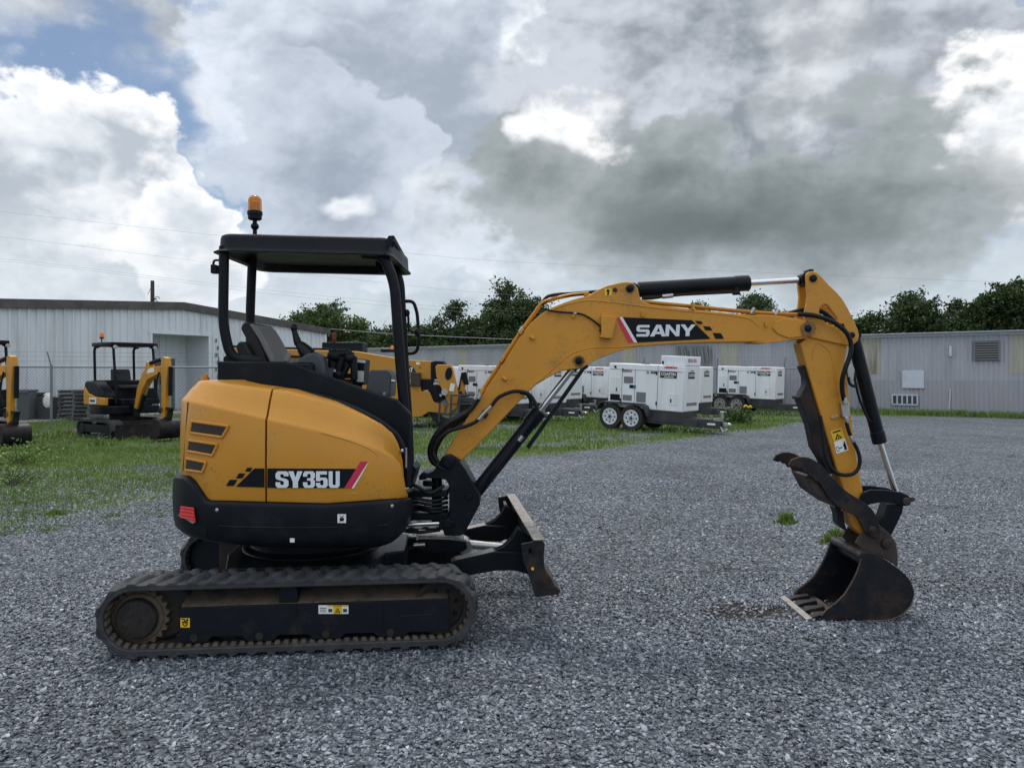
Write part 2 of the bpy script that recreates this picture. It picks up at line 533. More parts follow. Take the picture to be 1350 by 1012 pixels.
def make_track(w0, w1):
    mb = MB()
    n = 150
    ls = [LP * i / n for i in range(n)]
    prof = [(-.010, w0 + .006), (-.004, w0), (.022, w0 - 0), (.028, w0 + .012), (.028, w1 - .012), (.022, w1), (-.004, w1), (-.010, w1 - .006)]
    vs = []
    for l in ls:
        for h, w in prof:
            s, z = track_pos(l, h)
            vs.append(UC(s, w, z))
    m = len(prof)
    fs = []
    for i in range(n):
        for k in range(m):
            fs.append((i * m + k, i * m + (k + 1) % m, ((i + 1) % n) * m + (k + 1) % m, ((i + 1) % n) * m + k))
    mb.add(vs, fs)
    N = 42
    pitch = LP / N
    wm = (w0 + w1) / 2
    for i in range(N):
        for row in (0, 1):
            l0 = (i + .5 * row) * pitch
            if row == 0: wa, wb, sk = w0 - .004, wm + .012, .045
            else: wa, wb, sk = w1 + .004, wm - .012, .045
            # seven stations across the half width, the outer end lower and swept
            rows = []
            K = 6
            for k in range(K + 1):
                t = k / K
                w = wa + (wb - wa) * t
                c = l0 + sk * (t - .2) ** 1.0 - .012 * math.sin(t * math.pi)
                hw = .026 + .010 * math.sin(t * math.pi)
                top = .053 * (1 - .35 * (1 - t) ** 3)
                if t > .95: top *= .8
                ring = []
                for dl, h in ((-hw * 1.15, .02), (-hw * .75, top * .86), (-hw * .3, top), (hw * .3, top), (hw * .75, top * .86), (hw * 1.15, .02)):
                    s, z = track_pos(c + dl, h)
                    ring.append(UC(s, w, z))
                rows.append(ring)
            v = [p for r_ in rows for p in r_]
            f = []
            for a in range(K):
                for b in range(5):
                    f.append((a * 6 + b, a * 6 + b + 1, (a + 1) * 6 + b + 1, (a + 1) * 6 + b))
            f.append(tuple(range(6))); f.append(tuple(K * 6 + b for b in range(6)))
            mb.add(v, f)
    # guide teeth inside the belt
    NI = 92
    for i in range(NI):
        l0 = LP * i / NI
        on_top = l0 < 2 * TR_H + .1 or l0 > LP - .15
        for wa, wb in ((w0 + .022, w0 + .08), (w1 - .08, w1 - .022)):
            v = []
            dp = -.011 if on_top else -.019
            for dl in (-.017, .017):
                for h in (.002, dp):
                    for w in (wa, wb):
                        k = .75 if h < 0 else 1
                        s, z = track_pos(l0 + dl * k + (w - wa) * .12, h)
                        v.append(UC(s, w, z))
            mb.add(v, [(0, 1, 3, 2), (4, 6, 7, 5), (0, 4, 5, 1), (2, 3, 7, 6), (0, 2, 6, 4), (1, 5, 7, 3)], 0 if on_top else 1)
    return mb

near_track = make_track(-.85, -.55).build('rubber_track', [M['rubber'], M['mud']], EXC, angle=40)
far_track = make_track(.55, .85).build('rubber_track', [M['rubber'], M['rubber']], EXC, angle=40)

def uc_prism(px_pts, w_trace, w0, w1):
    """outline traced on the plane w_trace, set at w0 and pulled to w1"""
    pts = [uc_px(x, y, w_trace) for x, y in px_pts]
    return [UC(s, w0, z) for s, z in pts], W * (w1 - w0)

for side, sgn in (('near', -1), ('far', 1)):
    wo = .80 * sgn; wi = .60 * sgn
    mb = MB()
    out = [(236, 801), (362, 797), (592, 789), (593, 831), (560, 833), (540, 833), (532, 839), (500, 840), (492, 834), (455, 835), (447, 842), (414, 843), (406, 836), (367, 837), (359, 845), (326, 845), (318, 838), (280, 839), (272, 847), (240, 847), (236, 840)]
    pts = [uc_px(x, y, -.80) for x, y in out]
    mb.prism([UC(s, wo, z) for s, z in pts], W * (wi - wo))
    mb.box(UC(.02, wo - .008 * sgn, .305), (.006, .006, .006))
    fr = mb.build('track_frame', M['framepaint'], EXC, .006)
    # dusty sloping top of the frame
    mb = MB()
    s0, z0 = uc_px(236, 801, -.80); s1, z1 = uc_px(592, 789, -.80)
    zt = .058
    mb.add([UC(s0, wo + .004 * -sgn, z0), UC(s1, wo + .004 * -sgn, z1), UC(s1 - .03, wi + .03 * sgn, z1 + zt), UC(s0 + .02, wi + .03 * sgn, z0 + zt),
            UC(s0, wi - .06 * sgn, z0), UC(s1, wi - .06 * sgn, z1), UC(s1 - .03, wi - .06 * sgn, z1 + zt), UC(s0 + .02, wi - .06 * sgn, z0 + zt)],
           [(0, 1, 2, 3), (3, 2, 6, 7), (4, 5, 1, 0), (0, 3, 7, 4), (1, 5, 6, 2)])
    mb.build('frame_top', M['mud' if sgn < 0 else 'muddark'], fr, .01)
    # bracket of the carrier roller
    mb = MB()
    o_, e_ = uc_prism([(366, 780), (370, 774), (386, 774), (391, 780), (391, 838), (366, 838)], -.82, wo - .014 * sgn, wi)
    mb.prism(o_, e_)
    s, z = uc_px(378, 779, -.82)
    mb.cyl(UC(s, wo - .02 * sgn, z), UC(s, wi, z), .012, 10)
    for yy in (830, 800):
        s, z = uc_px(378, yy, -.82)
    mb.build('roller_bracket', M['framepaint'], fr, .004)
    # pressed rib and seams on the plate
    mb = MB()
    a = [uc_px(x, y, -.80) for x, y in ((528, 812), (569, 810), (571, 805))]
    mb.tube([UC(s, wo - .001 * sgn, z) for s, z in a], .004, 6)
    for xx in (505, 391):
        a = [uc_px(x, y, -.80) for x, y in ((xx, 795), (xx + 1, 832))]
        mb.tube([UC(s, wo, z) for s, z in a], .0035, 6)
    mb.build('pressed_rib', M['framepaint'], fr, split=True)
    # rollers with bolts
    for xx, yy in ((256, 840), (342, 838), (430, 835), (515, 833)):
        s, z = uc_px(xx, yy, -.80)
        mb = MB()
        mb.cyl(UC(s, wo - .012 * sgn, z), UC(s, wo + .01 * sgn, z), .021, 14)
        mb.cyl(UC(s, wo - .020 * sgn, z), UC(s, wo, z), .012, 6)
        mb.lathe(UC(s, wo + -.02 * sgn, z - .042), W * -sgn, [(-.0, .03), (.004, .058), (.05, .062), (.055, .045), (.12, .045), (.125, .062), (.17, .06)], 20)
        mb.build('track_roller', M['muddark'], fr)
    # sprocket and final drive
    s, z = uc_px(177, 818, -.80)
    mb = MB(); TE = 21; ring = []
    for k in range(TE * 4):
        r = (.150, .168, .168, .150)[k % 4]
        w = 2 * math.pi * (k + .5) / (TE * 4)
        ring.append((s + r * math.cos(w), z + r * math.sin(w)))
    hole = [(s + .09 * math.cos(2 * math.pi * k / 24), z + .09 * math.sin(2 * math.pi * k / 24)) for k in range(24)]
    mb.prism([UC(a, .735 * sgn, b) for a, b in ring], W * (-.04 * sgn), [[UC(a, .735 * sgn, b) for a, b in hole]])
    mb.lathe(UC(s, .62 * sgn, z), W * sgn, [(0, .15), (.10, .148), (.125, .135), (.13, .125)], 32)
    sp = mb.build('sprocket', M['mud' if sgn < 0 else 'framepaint'], EXC, .003)
    mb = MB()
    mb.lathe(UC(s, .74 * sgn, z), W * sgn, [(-.02, .116), (.035, .114), (.046, .106), (.05, .09), (.05, .03), (.053, .028), (.053, 0)], 32)
    for k in range(9):
        w = 2 * math.pi * k / 9
        mb.cyl(UC(s + .082 * math.cos(w), .785 * sgn, z + .082 * math.sin(w)), UC(s + .082 * math.cos(w), .796 * sgn, z + .082 * math.sin(w)), .009, 6)
    mb.build('drive_hub', M['muddark'], sp)
    # dirt packed in the frame behind the sprocket
    mb = MB()
    o_, e_ = uc_prism([(196, 775), (226, 772), (246, 790), (238, 840), (205, 852), (196, 845)], -.78, .70 * sgn, .60 * sgn)
    mb.prism(o_, e_)
    mb.build('frame_end', M['muddark'], fr, .02)
    # idler
    s, z = uc_px(583, 806, -.80)
    s = min(s, TR_H)
    mb = MB()
    mb.lathe(UC(s, .62 * sgn, TR_Z), W * sgn, [(0, .150), (.005, .160), (.15, .160), (.155, .150), (.152, .135), (.12, .128), (.12, .05), (.14, .045), (.14, .02)], 40)
    idl = mb.build('idler_wheel', M['muddark'], EXC)
    mb = MB()
    for k in range(8):
        w = 2 * math.pi * k / 8 + .3
        mb.cyl(UC(s + .095 * math.cos(w), .742 * sgn, TR_Z + .095 * math.sin(w)), UC(s + .095 * math.cos(w), .746 * sgn, TR_Z + .095 * math.sin(w)), .014, 10)
    mb.build('web_hole', M['black'], idl, split=True)

# stickers on the near frame
def uc_sticker(name, x0, y0, x1, y1, w, mats, parent, fill):
    mb = MB()
    def q(ax, ay, bx, by, mi, lift):
        c = [uc_px(ax, ay, w), uc_px(bx, ay, w), uc_px(bx, by, w), uc_px(ax, by, w)]
        mb.quad(*[UC(s, w - lift, z) for s, z in c], mi=mi)
    for (a, b, c, d, mi, lf) in fill:
        q(x0 + (x1 - x0) * a, y0 + (y1 - y0) * b, x0 + (x1 - x0) * c, y0 + (y1 - y0) * d, mi, .003 + lf * .0012)
    def tri(pts, mi, lf):
        mb.add([UC(s, w - .003 - lf * .0012, z) for s, z in [uc_px(x0 + (x1 - x0) * a, y0 + (y1 - y0) * b, w) for a, b in pts]], [tuple(range(len(pts)))], mi)
    return mb, tri
frn = [o for o in children(EXC) if o.name.startswith('track_frame')][0]
mb, tri = uc_sticker('warning_sticker', 420, 797, 459.5, 808.5, -.80, None, frn, [(0, 0, 1, 1, 0, 0), (.5, .02, .78, .98, 1, 1), (.3, .0, 1, .16, 1, 1), (.33, .42, .46, .8, 2, 1), (.82, .42, .95, .8, 2, 1), (.05, .3, .27, .38, 2, 1), (.05, .5, .25, .57, 2, 1), (.05, .7, .27, .77, 2, 1)])
tri([(.55, .85), (.64, .28), (.73, .85)], 3, 2); tri([(.59, .78), (.64, .42), (.69, .78)], 1, 3); tri([(.62, .75), (.64, .52), (.66, .75)], 3, 4)
mb.build('warning_sticker', [M['white'], M['stickeryellow'], M['greyplastic'], M['decalblack']], frn, smooth=False, fix=False)
mb, tri = uc_sticker('grease_sticker', 238, 814, 250.5, 826.5, -.80, None, frn, [(0, 0, 1, 1, 0, 0), (.1, .06, .5, .16, 1, 1), (.62, .1, .85, .3, 1, 1)])
tri([(.2, .4), (.5, .25), (.8, .4), (.75, .75), (.5, .92), (.25, .72)], 1, 1); tri([(.35, .48), (.5, .40), (.68, .48), (.62, .7), (.5, .78), (.38, .68)], 0, 2); tri([(.45, .2), (.55, .2), (.6, .6), (.48, .6)], 1, 3)
mb.build('grease_sticker', [M['stickeryellow'], M['decalblack']], frn, smooth=False, fix=False)

# centre of the undercarriage
mb = MB()
mb.prism([UC(a, b, .24) for a, b in ((-.42, -.60), (.42, -.60), (.50, -.3), (.62, -.25), (.62, .25), (.50, .3), (.42, .60), (-.42, .60), (-.5, .25), (-.5, -.25))], (0, 0, .20))
mb.lathe(UC(0, 0, .40), (0, 0, 1), [(0, .46), (.05, .46), (.06, .40), (.12, .40), (.12, .43), (.2, .43)], 48)
mb.build('undercarriage_frame', M['black'], EXC, .01)

# ---------------------------------------------------------------- dozer blade
wN, wF = -.83, .83
blade_out = [(687, 717), (702, 714), (715, 712), (718.5, 717), (717, 732), (717.5, 745), (721, 760), (728, 771), (738, 779), (737, 783), (706, 787), (697, 757), (690, 740)]
bp = [uc_px(x, y, wN) for x, y in blade_out]
mb = MB()
hole = [(696.5, 724), (699, 722), (702, 725), (704.5, 732), (704, 736), (700.5, 734), (697, 728)]
hp = [uc_px(x, y, wN) for x, y in hole]
BLADE_PL = [(wN, bp, hp), (wF - .016, bp, hp)]
front = [uc_px(x, y, wN) for x, y in ((714, 712.5), (715, 732), (715.5, 746), (719, 761), (727, 772.5), (736, 781))]
back = [uc_px(x, y, wN) for x, y in ((731, 783), (721, 773), (714, 761), (711.5, 745), (711, 730), (708, 714.5))]
mb.prism([UC(s, wN + .017, z) for s, z in front + back], W * (1.66 - .034))
bl = mb.build('dozer_blade', M['rust'], EXC, .004)
for w, bp, hp in BLADE_PL:
    MB().prism([UC(s, w, z) for s, z in bp], W * .016, [[UC(s, w, z) for s, z in hp]]).build('end_plate', M['rust'], bl, .003)
mb = MB()
s0, z0 = uc_px(703, 713.5, wN); s1, z1 = uc_px(718, 713, wN)
zz = max(z0, z1) + .003
mb.box(UC((s0 + s1) / 2, 0, zz + .004), (s1 - s0 + .002, 1.655, .010), rz=PHI)
mb.build('top_edge', M['bare'], bl, .003)
mb = MB()
se, ze = uc_px(737, 781, wN)
mb.box(UC(se - .012, 0, ze + .02), (.05, 1.65, .018), rz=PHI, ry=.75)
mb.build('cutting_edge', M['rusty'], bl, .003)
# gussets and arms
mb = MB()
arm_px = [(594, 741), (600, 738), (651, 727), (690, 728), (697, 757), (680, 752), (655, 752), (622, 757.5), (594, 764)]
for w in (-.46, .36):
    pts = [uc_px(x, y, -.46) for x, y in arm_px]
    mb = MB(); mb.prism([UC(s, w, z) for s, z in pts], W * .10)
    ARMS = mb.build('push_arm', M['black'], bl, .005)
    g = [uc_px(x, y, -.46) for x, y in ((652, 727), (664, 722), (675, 712), (684, 697), (704, 714), (700, 732), (660, 735))]
    for q in (.03, .085): MB().prism([UC(s, w + q, z) for s, z in g], W * .015).build('gusset', M['black'], bl, .004)
mb = MB()
pts = [uc_px(x, y, -.46) for x, y in ((600, 738.5), (651, 727), (653, 728.5), (602, 740.5))]
for w in (-.455, .365):
    mb.prism([UC(s, w, z + .004) for s, z in pts], W * .09)
mb.build('arm_top', M['bare'], bl, .001, split=True)
# far end slot, lift eyes
mb = MB()
s, z = uc_px(702, 749, wN)
mb.cyl(UC(s, wN - .009, z), UC(s, wN + .01, z), .009, 8)
mb.build('bolt', M['stickeryellow'], bl)
# cylinder of the blade under its guard
mb = MB()
g0 = [uc_px(x, y, -.10) for x, y in ((548, 711), (600, 709), (614, 713), (616, 722), (606, 728), (560, 727), (548, 722))]
mb.prism([UC(s, -.12, z) for s, z in g0], W * .24)
cyl = mb.build('blade_cylinder', M['black'], EXC, .006)
mb = MB()
g1 = [uc_px(x, y, -.10) for x, y in ((551, 705.5), (585, 706.5), (611, 709.5), (612, 713), (585, 710.5), (551, 710.5))]
mb.prism([UC(s, -.125, z + .004) for s, z in g1], W * .20)
mb.build('cylinder_guard', M['bare'], cyl, .002)
mb = MB()
s0, z0 = uc_px(608, 716, 0); s1, z1 = uc_px(668, 722, 0)
mb.cyl(UC(s0, 0, z0), UC(s1, 0, z1), .03, 16)
mb.lathe(UC(s0 + .02, -.07, z0 - .01), W, [(0, .05), (.14, .05)], 20)
mb.lathe(UC(s1, -.06, z1), W, [(0, .045), (.12, .045)], 20)
mb.build('cylinder_rod', M['zinc'], cyl, .003)
mb = MB()
for k, dw in enumerate((-.2, -.16)):
    P = [uc_px(x, y + k * 2, -.3) for x, y in ((530, 742), (533, 732), (542, 725), (556, 723))]
    mb.tube(spline([UC(s, dw, z) for s, z in P], 6), .011, 8)
mb.build('hose', M['hose'], cyl)
mb = MB()
P = [uc_px(x, y, -.3) for x, y in ((545, 723), (560, 722))]
mb.cyl(UC(P[0][0], -.2, P[0][1]), UC(P[1][0], -.2, P[1][1]), .013, 10)
mb.build('hose_fitting', M['zinc'], cyl)

# ---------------------------------------------------------------- upper body
plan = [(.70, -.42), (.70, -.52), (.66, -.615), (.56, -.685), (.40, -.735), (.15, -.765), (-.10, -.765), (-.34, -.735), (-.535, -.645), (-.665, -.495), (-.755, -.27), (-.79, 0),
        (-.755, .27), (-.665, .495), (-.535, .645), (-.34, .735), (-.10, .765), (.2, .765)]
loop = [Vector((CX + p.x, CY + p.y, 0)) for p in spline([(a, b, 0) for a, b in plan], 10)]
def loop_px(p): return PX0 + p.x / p.y * F
nrm = []
for i, p in enumerate(loop):
    t = (loop[min(i + 1, len(loop) - 1)] - loop[max(i - 1, 0)]).normalized()
    nrm.append(Vector((t.y, -t.x, 0)) if True else None)
# outward: away from the centre
nrm = [n if n.dot(Vector((p.x - CX, p.y - CY, 0))) > 0 else -n for n, p in zip(nrm, loop)]
i_left = min(range(len(loop)), key=lambda i: loop_px(loop[i]))      # silhouette column of the tail
def interp(tab, x):
    if x <= tab[0][0]: return tab[0][1]
    for (a, b), (c, d) in zip(tab, tab[1:]):
        if x <= c: return b + (d - b) * (x - a) / (c - a)
    return tab[-1][1]
T_BOT = [(229, 626), (250, 627), (258, 634), (275, 659), (350, 661), (430, 663), (545, 655)]
T_CRE = [(239, 526), (248, 528), (349, 551), (424, 568), (470, 581), (500, 592), (519, 602), (530, 612), (536, 650)]
T_TOP = [(245, 501.5), (259, 503), (354, 513), (372, 514.5), (437, 530), (487, 548), (508, 558), (520, 568), (528, 582), (533, 600), (536, 640)]
def zpx(py, Y): return CAMH - (py - HY) / F * Y
def col_data(i):
    p = loop[min(i, i_left)] if i > i_left else loop[i]
    px = loop_px(p)
    zb, zc, zt = zpx(interp(T_BOT, px), p.y), zpx(interp(T_CRE, px), p.y), zpx(interp(T_TOP, px), p.y + .1)
    return zb, zc, zt
def shell(i0, i1, ease=(False, False)):
    """yellow cover between two loop columns; returns a mesh builder"""
    mb = MB(); rows = 0
    vs = []
    for i in range(i0, i1 + 1):
        p, n = loop[i], nrm[i]
        zb, zc, zt = col_data(i)
        lean = .095 * max(0.12, min(1, (531 - loop_px(p)) / 62)) if i < i_left else .095
        h = max(zt - zc, .004)
        lo = min(1, h / .08)
        st = [(zb, .050), (zb, .004), (zb + .012, .0), (zb + (zc - zb) * .5, -.004), (zc - .016, .001), (zc - .005, .004), (zc + .004, .010), (zc + .015, .018 * lo + .004)]
        st += [(zc + h * .55, .018 * lo + (lean - .018) * .5 * lo), (zt - .02 * lo, lean * lo * .93), (zt - .006 * lo, lean * lo + .004), (zt, lean * lo + .022), (zt + .004, lean * lo + .09), (zt + .004, lean * lo + .26)]
        if i == i0 or i == i1:
            pass
        vs += [p - n * o + Vector((0, 0, z)) for z, o in st]
        rows = len(st)
    fs = []
    m = i1 - i0
    for a in range(m):
        for k in range(rows - 1):
            fs.append((a * rows + k, a * rows + k + 1, (a + 1) * rows + k + 1, (a + 1) * rows + k))
    mb.add(vs, fs)
    # folded edges at both ends so the covers read as thick panels
    for a, ii in ((0, i0), (m, i1)):
        e = [vs[a * rows + k] for k in range(rows - 1)]
        n = nrm[ii]
        mb.add(e + [q - n * .04 for q in e], [(k, k + 1, k + 1 + len(e), k + len(e)) for k in range(len(e) - 1)])
    return mb

gap_i = min(range(0, i_left), key=lambda i: abs(loop_px(loop[i]) - 350.8))
front_i = min(range(0, i_left), key=lambda i: abs(loop_px(loop[i]) - 536)) if min(loop_px(p) for p in loop[:5]) < 536 else 0
# split the column at the door gap so that a 12 mm gap stays open
def insert_col(px):
    for i in range(0, i_left):
        a, b = loop_px(loop[i]), loop_px(loop[i + 1])
        if (a - px) * (b - px) <= 0:
            t = (px - a) / (b - a)
            loop.insert(i + 1, loop[i].lerp(loop[i + 1], t)); nrm.insert(i + 1, nrm[i].lerp(nrm[i + 1], t).normalized())
            return i + 1
ia = insert_col(352.2); i_left += 1
ib = insert_col(349.3); i_left += 1
side_cover = shell(0, ia).build('side_cover', M['hood'], EXC, angle=50)
rear_cover = shell(ib, len(loop) - 1).build('engine_cover', M['hood'], EXC, angle=50)

def hood_pt(px, py, lift=.004, off=0):
    d = Vector(((px - PX0) / F, 1.0, 0))
    for i in range(0, i_left):
        a, b = loop[i] + nrm[i] * off, loop[i + 1] + nrm[i + 1] * off
        den = d.x * (b.y - a.y) - d.y * (b.x - a.x)
        if abs(den) < 1e-9: continue
        t = (a.x * (b.y - a.y) - a.y * (b.x - a.x)) / den
        s = (a.x * d.y - a.y * d.x) / den if abs(den) > 0 else 0
        u = ((d * t - a).dot(b - a)) / (b - a).length_squared
        if -1e-4 <= u <= 1.0001 and t > 0:
            n = nrm[i].lerp(nrm[i + 1], u)
            p = d * t + n * lift
            return Vector((p.x, p.y, CAMH - (py - HY) / F * t))
    return at(px, py, 4.4)

def hood_patch(mb, quad, nx=10, ny=3, mi=0, lift=.006, off=0):
    """quad: four photo points (tl, tr, br, bl) laid on the cover"""
    tl, tr, br, bl_ = [Vector((*q, 0)) for q in quad]
    vs = []
    for j in range(ny + 1):
        for i in range(nx + 1):
            a = tl.lerp(tr, i / nx); b = bl_.lerp(br, i / nx)
            q = a.lerp(b, j / ny)
            vs.append(hood_pt(q.x, q.y, lift, off))
    fs = [(j * (nx + 1) + i, j * (nx + 1) + i + 1, (j + 1) * (nx + 1) + i + 1, (j + 1) * (nx + 1) + i) for j in range(ny) for i in range(nx)]
    mb.add(vs, fs, mi)

def hood_text(mb, txt, quad, bold, spacing=1, mi=0, lift=.009):
    vs, fs, _ = text_mesh(txt, bold, spacing)
    tl, tr, br, bl_ = [Vector((*q, 0)) for q in quad]
    out = []
    for x, y in vs:
        q = bl_.lerp(br, x).lerp(tl.lerp(tr, x), y)
        out.append(hood_pt(q.x, q.y, lift))
    mb.add(out, fs, mi)

# lettering band across the covers
mb = MB()
hood_patch(mb, [(353, 617), (471, 617.5), (454, 643), (353, 642.5)], 14, 2, 0)
hood_patch(mb, [(475, 608), (484.5, 608), (463.5, 643), (454, 643)], 2, 4, 1)
hood_patch(mb, [(483, 612), (486, 609), (466.5, 643), (463.5, 643)], 2, 4, 2, .0075)
HG = {'S': [(0, .60), (0, .84), (.16, 1), (.86, 1), (1, .88), (1, .70), (.64, .70), (.64, .78), (.60, .82), (.40, .82), (.36, .78), (.36, .68), (.42, .62), (.88, .52), (1, .42), (1, .14), (.84, 0), (.16, 0), (0, .14), (0, .34), (.36, .34), (.36, .22), (.42, .18), (.58, .18), (.64, .22), (.64, .36), (.58, .40), (.12, .50)],
 'Y': [(.32, 0), (.32, .36), (0, 1), (.36, 1), (.5, .62), (.64, 1), (1, 1), (.68, .36), (.68, 0)],
 '3': [(0, .68), (0, .86), (.16, 1), (.84, 1), (1, .86), (1, .62), (.86, .52), (1, .42), (1, .14), (.84, 0), (.16, 0), (0, .14), (0, .34), (.36, .34), (.36, .20), (.42, .16), (.58, .16), (.64, .20), (.64, .38), (.58, .44), (.34, .44), (.34, .58), (.58, .58), (.64, .64), (.64, .80), (.58, .84), (.42, .84), (.36, .80), (.36, .68)],
 '5': [(0, .40), (0, 1), (.94, 1), (.94, .80), (.34, .80), (.34, .62), (.86, .62), (1, .50), (1, .14), (.84, 0), (.16, 0), (0, .14), (0, .30), (.36, .30), (.36, .20), (.42, .16), (.58, .16), (.64, .20), (.64, .42), (.58, .46), (.40, .46), (.36, .40)],
 'U': [(0, 1), (0, .14), (.16, 0), (.84, 0), (1, .14), (1, 1), (.64, 1), (.64, .22), (.58, .17), (.42, .17), (.36, .22), (.36, 1)]}
for ch, xa, xb in (('S', 364, 381), ('Y', 380.6, 399.4), ('3', 400, 415.6), ('5', 417, 432.2), ('U', 433.6, 448)):
    g = HG[ch]
    mb.add([hood_pt(xa + (xb - xa) * u, 642.4 - 21.8 * v, .010) for u, v in g], [tuple(t) for t in tessellate_polygon([[Vector((u, v, 0)) for u, v in g]])], 3)
mb.build('model_lettering', [M['decalblack'], M['decalred'], M['decalwhite'], M['silverletter']], side_cover, fix=False, smooth=False)
mb = MB()
hood_patch(mb, [(336, 617), (349, 617), (349, 642), (311.5, 641)], 5, 3, 0)
for (x, y, w, h, sk) in ((323.5, 616, 7, 5.2, 3), (311.5, 623.5, 8.5, 6.5, 4), (298.5, 632, 10, 8, 5)):
    hood_patch(mb, [(x + sk, y), (x + sk + w, y), (x + w, y + h), (x, y + h)], 2, 2, 0)
mb.build('chequer_decal', M['decalblack'], rear_cover, fix=False, smooth=False)
# vents
for q in ([(254.5, 555), (302, 561.5), (294, 576), (252, 570)], [(250.5, 580), (288, 585.5), (281, 600), (248.5, 594)], [(247.5, 604), (273, 609), (268, 622), (246, 619)]):
    mb = MB()
    c = Vector((sum(p[0] for p in q) / 4, sum(p[1] for p in q) / 4, 0))
    edge = [q[0], q[1], q[2], q[3]]
    hood_patch(mb, q, 10, 4, 0, .0085)
    N = 10
    path = []
    for k in range(4):
        a, b = Vector((*edge[k], 0)), Vector((*edge[(k + 1) % 4], 0))
        for j in range(N):
            p = a.lerp(b, j / N); path.append(hood_pt(p.x, p.y, .006))
    mb.tube(path, .0085, 8, closed=True, mi=1)
    mb.build('side_vent', [M['grille'], M['hood']], rear_cover)
# pressed line in the side cover
mb = MB()
P = [(424, 570), (455, 579), (480, 588), (494, 596), (498, 602), (494, 611), (478, 640), (471, 648.5), (462, 650.5), (420, 651)]
mb.tube(spline([hood_pt(x, y, -.0035) for x, y in P], 5), .0055, 6)
mb.build('pressed_line', M['hood'], side_cover)
mb = MB()
mb.tube([hood_pt(248 - (y - 530) * .07, y, .001) for y in range(530, 624, 6)], .0035, 6)
mb.build('rear_seam', M['black'], rear_cover)
# lower black skirt (counterweight and belly guard)
mb = MB(); vs = []
n0 = len(loop)
for i in range(n0):
    p, n = loop[i], nrm[i]
    zb, zc, zt = col_data(i)
    px = loop_px(p) if i <= i_left else 229
    tail = 1 if px < 262 else 0
    o = -.022 - .022 * max(0, min(1, (285 - px) / 35))
    low = zpx(interp([(229, 686), (232, 694), (236, 700), (241, 705), (248, 709), (258, 712.5), (273, 716), (310, 720), (350, 723), (500, 723), (520, 718), (530, 711), (536, 702), (545, 692)], px), p.y)
    st = [(zb - .004, .04), (zb - .004, o + .014), (zb - .012, o + .002), (zb - .03, o), (zb - .5 * (zb - low - .1) - .02, o - .004), (low + .10, o + .002), (low + .045, o + .014), (low + .012, o + .045), (low - .01, o + .10), (low - .02, o + .22), (low - .022, o + .5)]
    vs += [p - n * q + Vector((0, 0, z)) for z, q in st]
    rows = len(st)
fs = []
for a in range(n0 - 1):
    for k in range(rows - 1):
        fs.append((a * rows + k, a * rows + k + 1, (a + 1) * rows + k + 1, (a + 1) * rows + k))
mb.add(vs, fs)
for a in (0, n0 - 1):
    e = [vs[a * rows + k] for k in range(rows)]
    mb.add(e, [tuple(range(rows))])
skirt = mb.build('lower_skirt', M['plastic'], EXC, angle=50)
def skirt_pt(px, py, lift=.03): return hood_pt(px, py, lift)
mb = MB()
def spatch(mb, quad, nx, ny, mi, lift):
    hood_patch(mb, quad, nx, ny, mi, lift)
mb2 = MB(); mb2.tube(spline([skirt_pt(x, y, .022) for x, y in ((293, 690.5), (300, 692.5), (350, 694), (430, 694), (500, 691.5), (508, 690), (510, 686))], 6), .005, 6)
mb2.tube([skirt_pt(x, y, .0225) for x, y in ((276, 662), (276, 685), (274, 714))], .004, 6)
mb2.build('skirt_rib', M['plastic'], skirt)
mb = MB()
hood_patch(mb, [(238.5, 666.5), (256, 668.5), (258.5, 688), (237, 681)], 6, 4, 0, .003, .049)
for k in range(4):
    y0 = 667.5 + k * 4.6
    mb.tube([hood_pt(239, y0, .003, .049), hood_pt(248, y0 + 1.4, .005, .049), hood_pt(256.5, y0 + 3, .003, .049)], .003, 6)
mb.build('tail_lamp', M['lampred'], skirt, fix=False)
mb = MB()
hood_patch(mb, [(233, 676), (237, 680), (258.5, 687.5), (254, 690)], 6, 2, 0, .002, .049)
mb.build('lamp_chrome', M['zinc'], skirt, fix=False)
mb = MB()
spatch(mb, [(445.5, 676), (456.5, 676), (456.5, 687.5), (445.5, 687.5)], 2, 2, 0, .032)
spatch(mb, [(449, 681.5), (454, 681), (453.5, 685), (448, 685.5)], 1, 1, 1, .0335)
for q in ([(447.5, 677.5), (448.5, 677.5), (454.5, 682), (453.5, 682.5)], [(453.5, 677.5), (454.5, 677.5), (448.5, 682.5), (447.5, 682)]): spatch(mb, q, 1, 1, 1, .0335)
mb.build('pictogram_sticker', [M['white'], M['decalblack']], skirt, fix=False, smooth=False)
mb = MB()
spatch(mb, [(383, 708.5), (389, 708.5), (389, 714), (383, 714)], 1, 1, 0, .012)
mb.build('pictogram_sticker', [M['white'], M['decalblack']], skirt, fix=False, smooth=False)
for x, y in ((290, 671), (514, 666)):
    mb = MB(); p = skirt_pt(x, y, .02); q = skirt_pt(x, y, .034)
    mb.lathe(p, q - p, [(0, .011), (.010, .011), (.014, .006)], 12)
    mb.build('bolt', M['zinc'], skirt)
# dark core behind the covers, deck
mb = MB()
core = [p - n * .075 for p, n in zip(loop, nrm)]
cz = Vector((0, 0, .66))
mb.prism([p + cz for p in core] , (0, 0, .50))
mb.prism([p - n * .16 + Vector((0, 0, 1.0)) for p, n in zip(loop[ib - 2:], nrm[ib - 2:])], (0, 0, .46))
mb.box((CX, CY + .18, 1.18), (1.04, .92, .2))
mb.box((CX + .45, CY + .0, .86), (.2, .9, .44))
deck = mb.build('slewing_platform', M['black'], EXC)

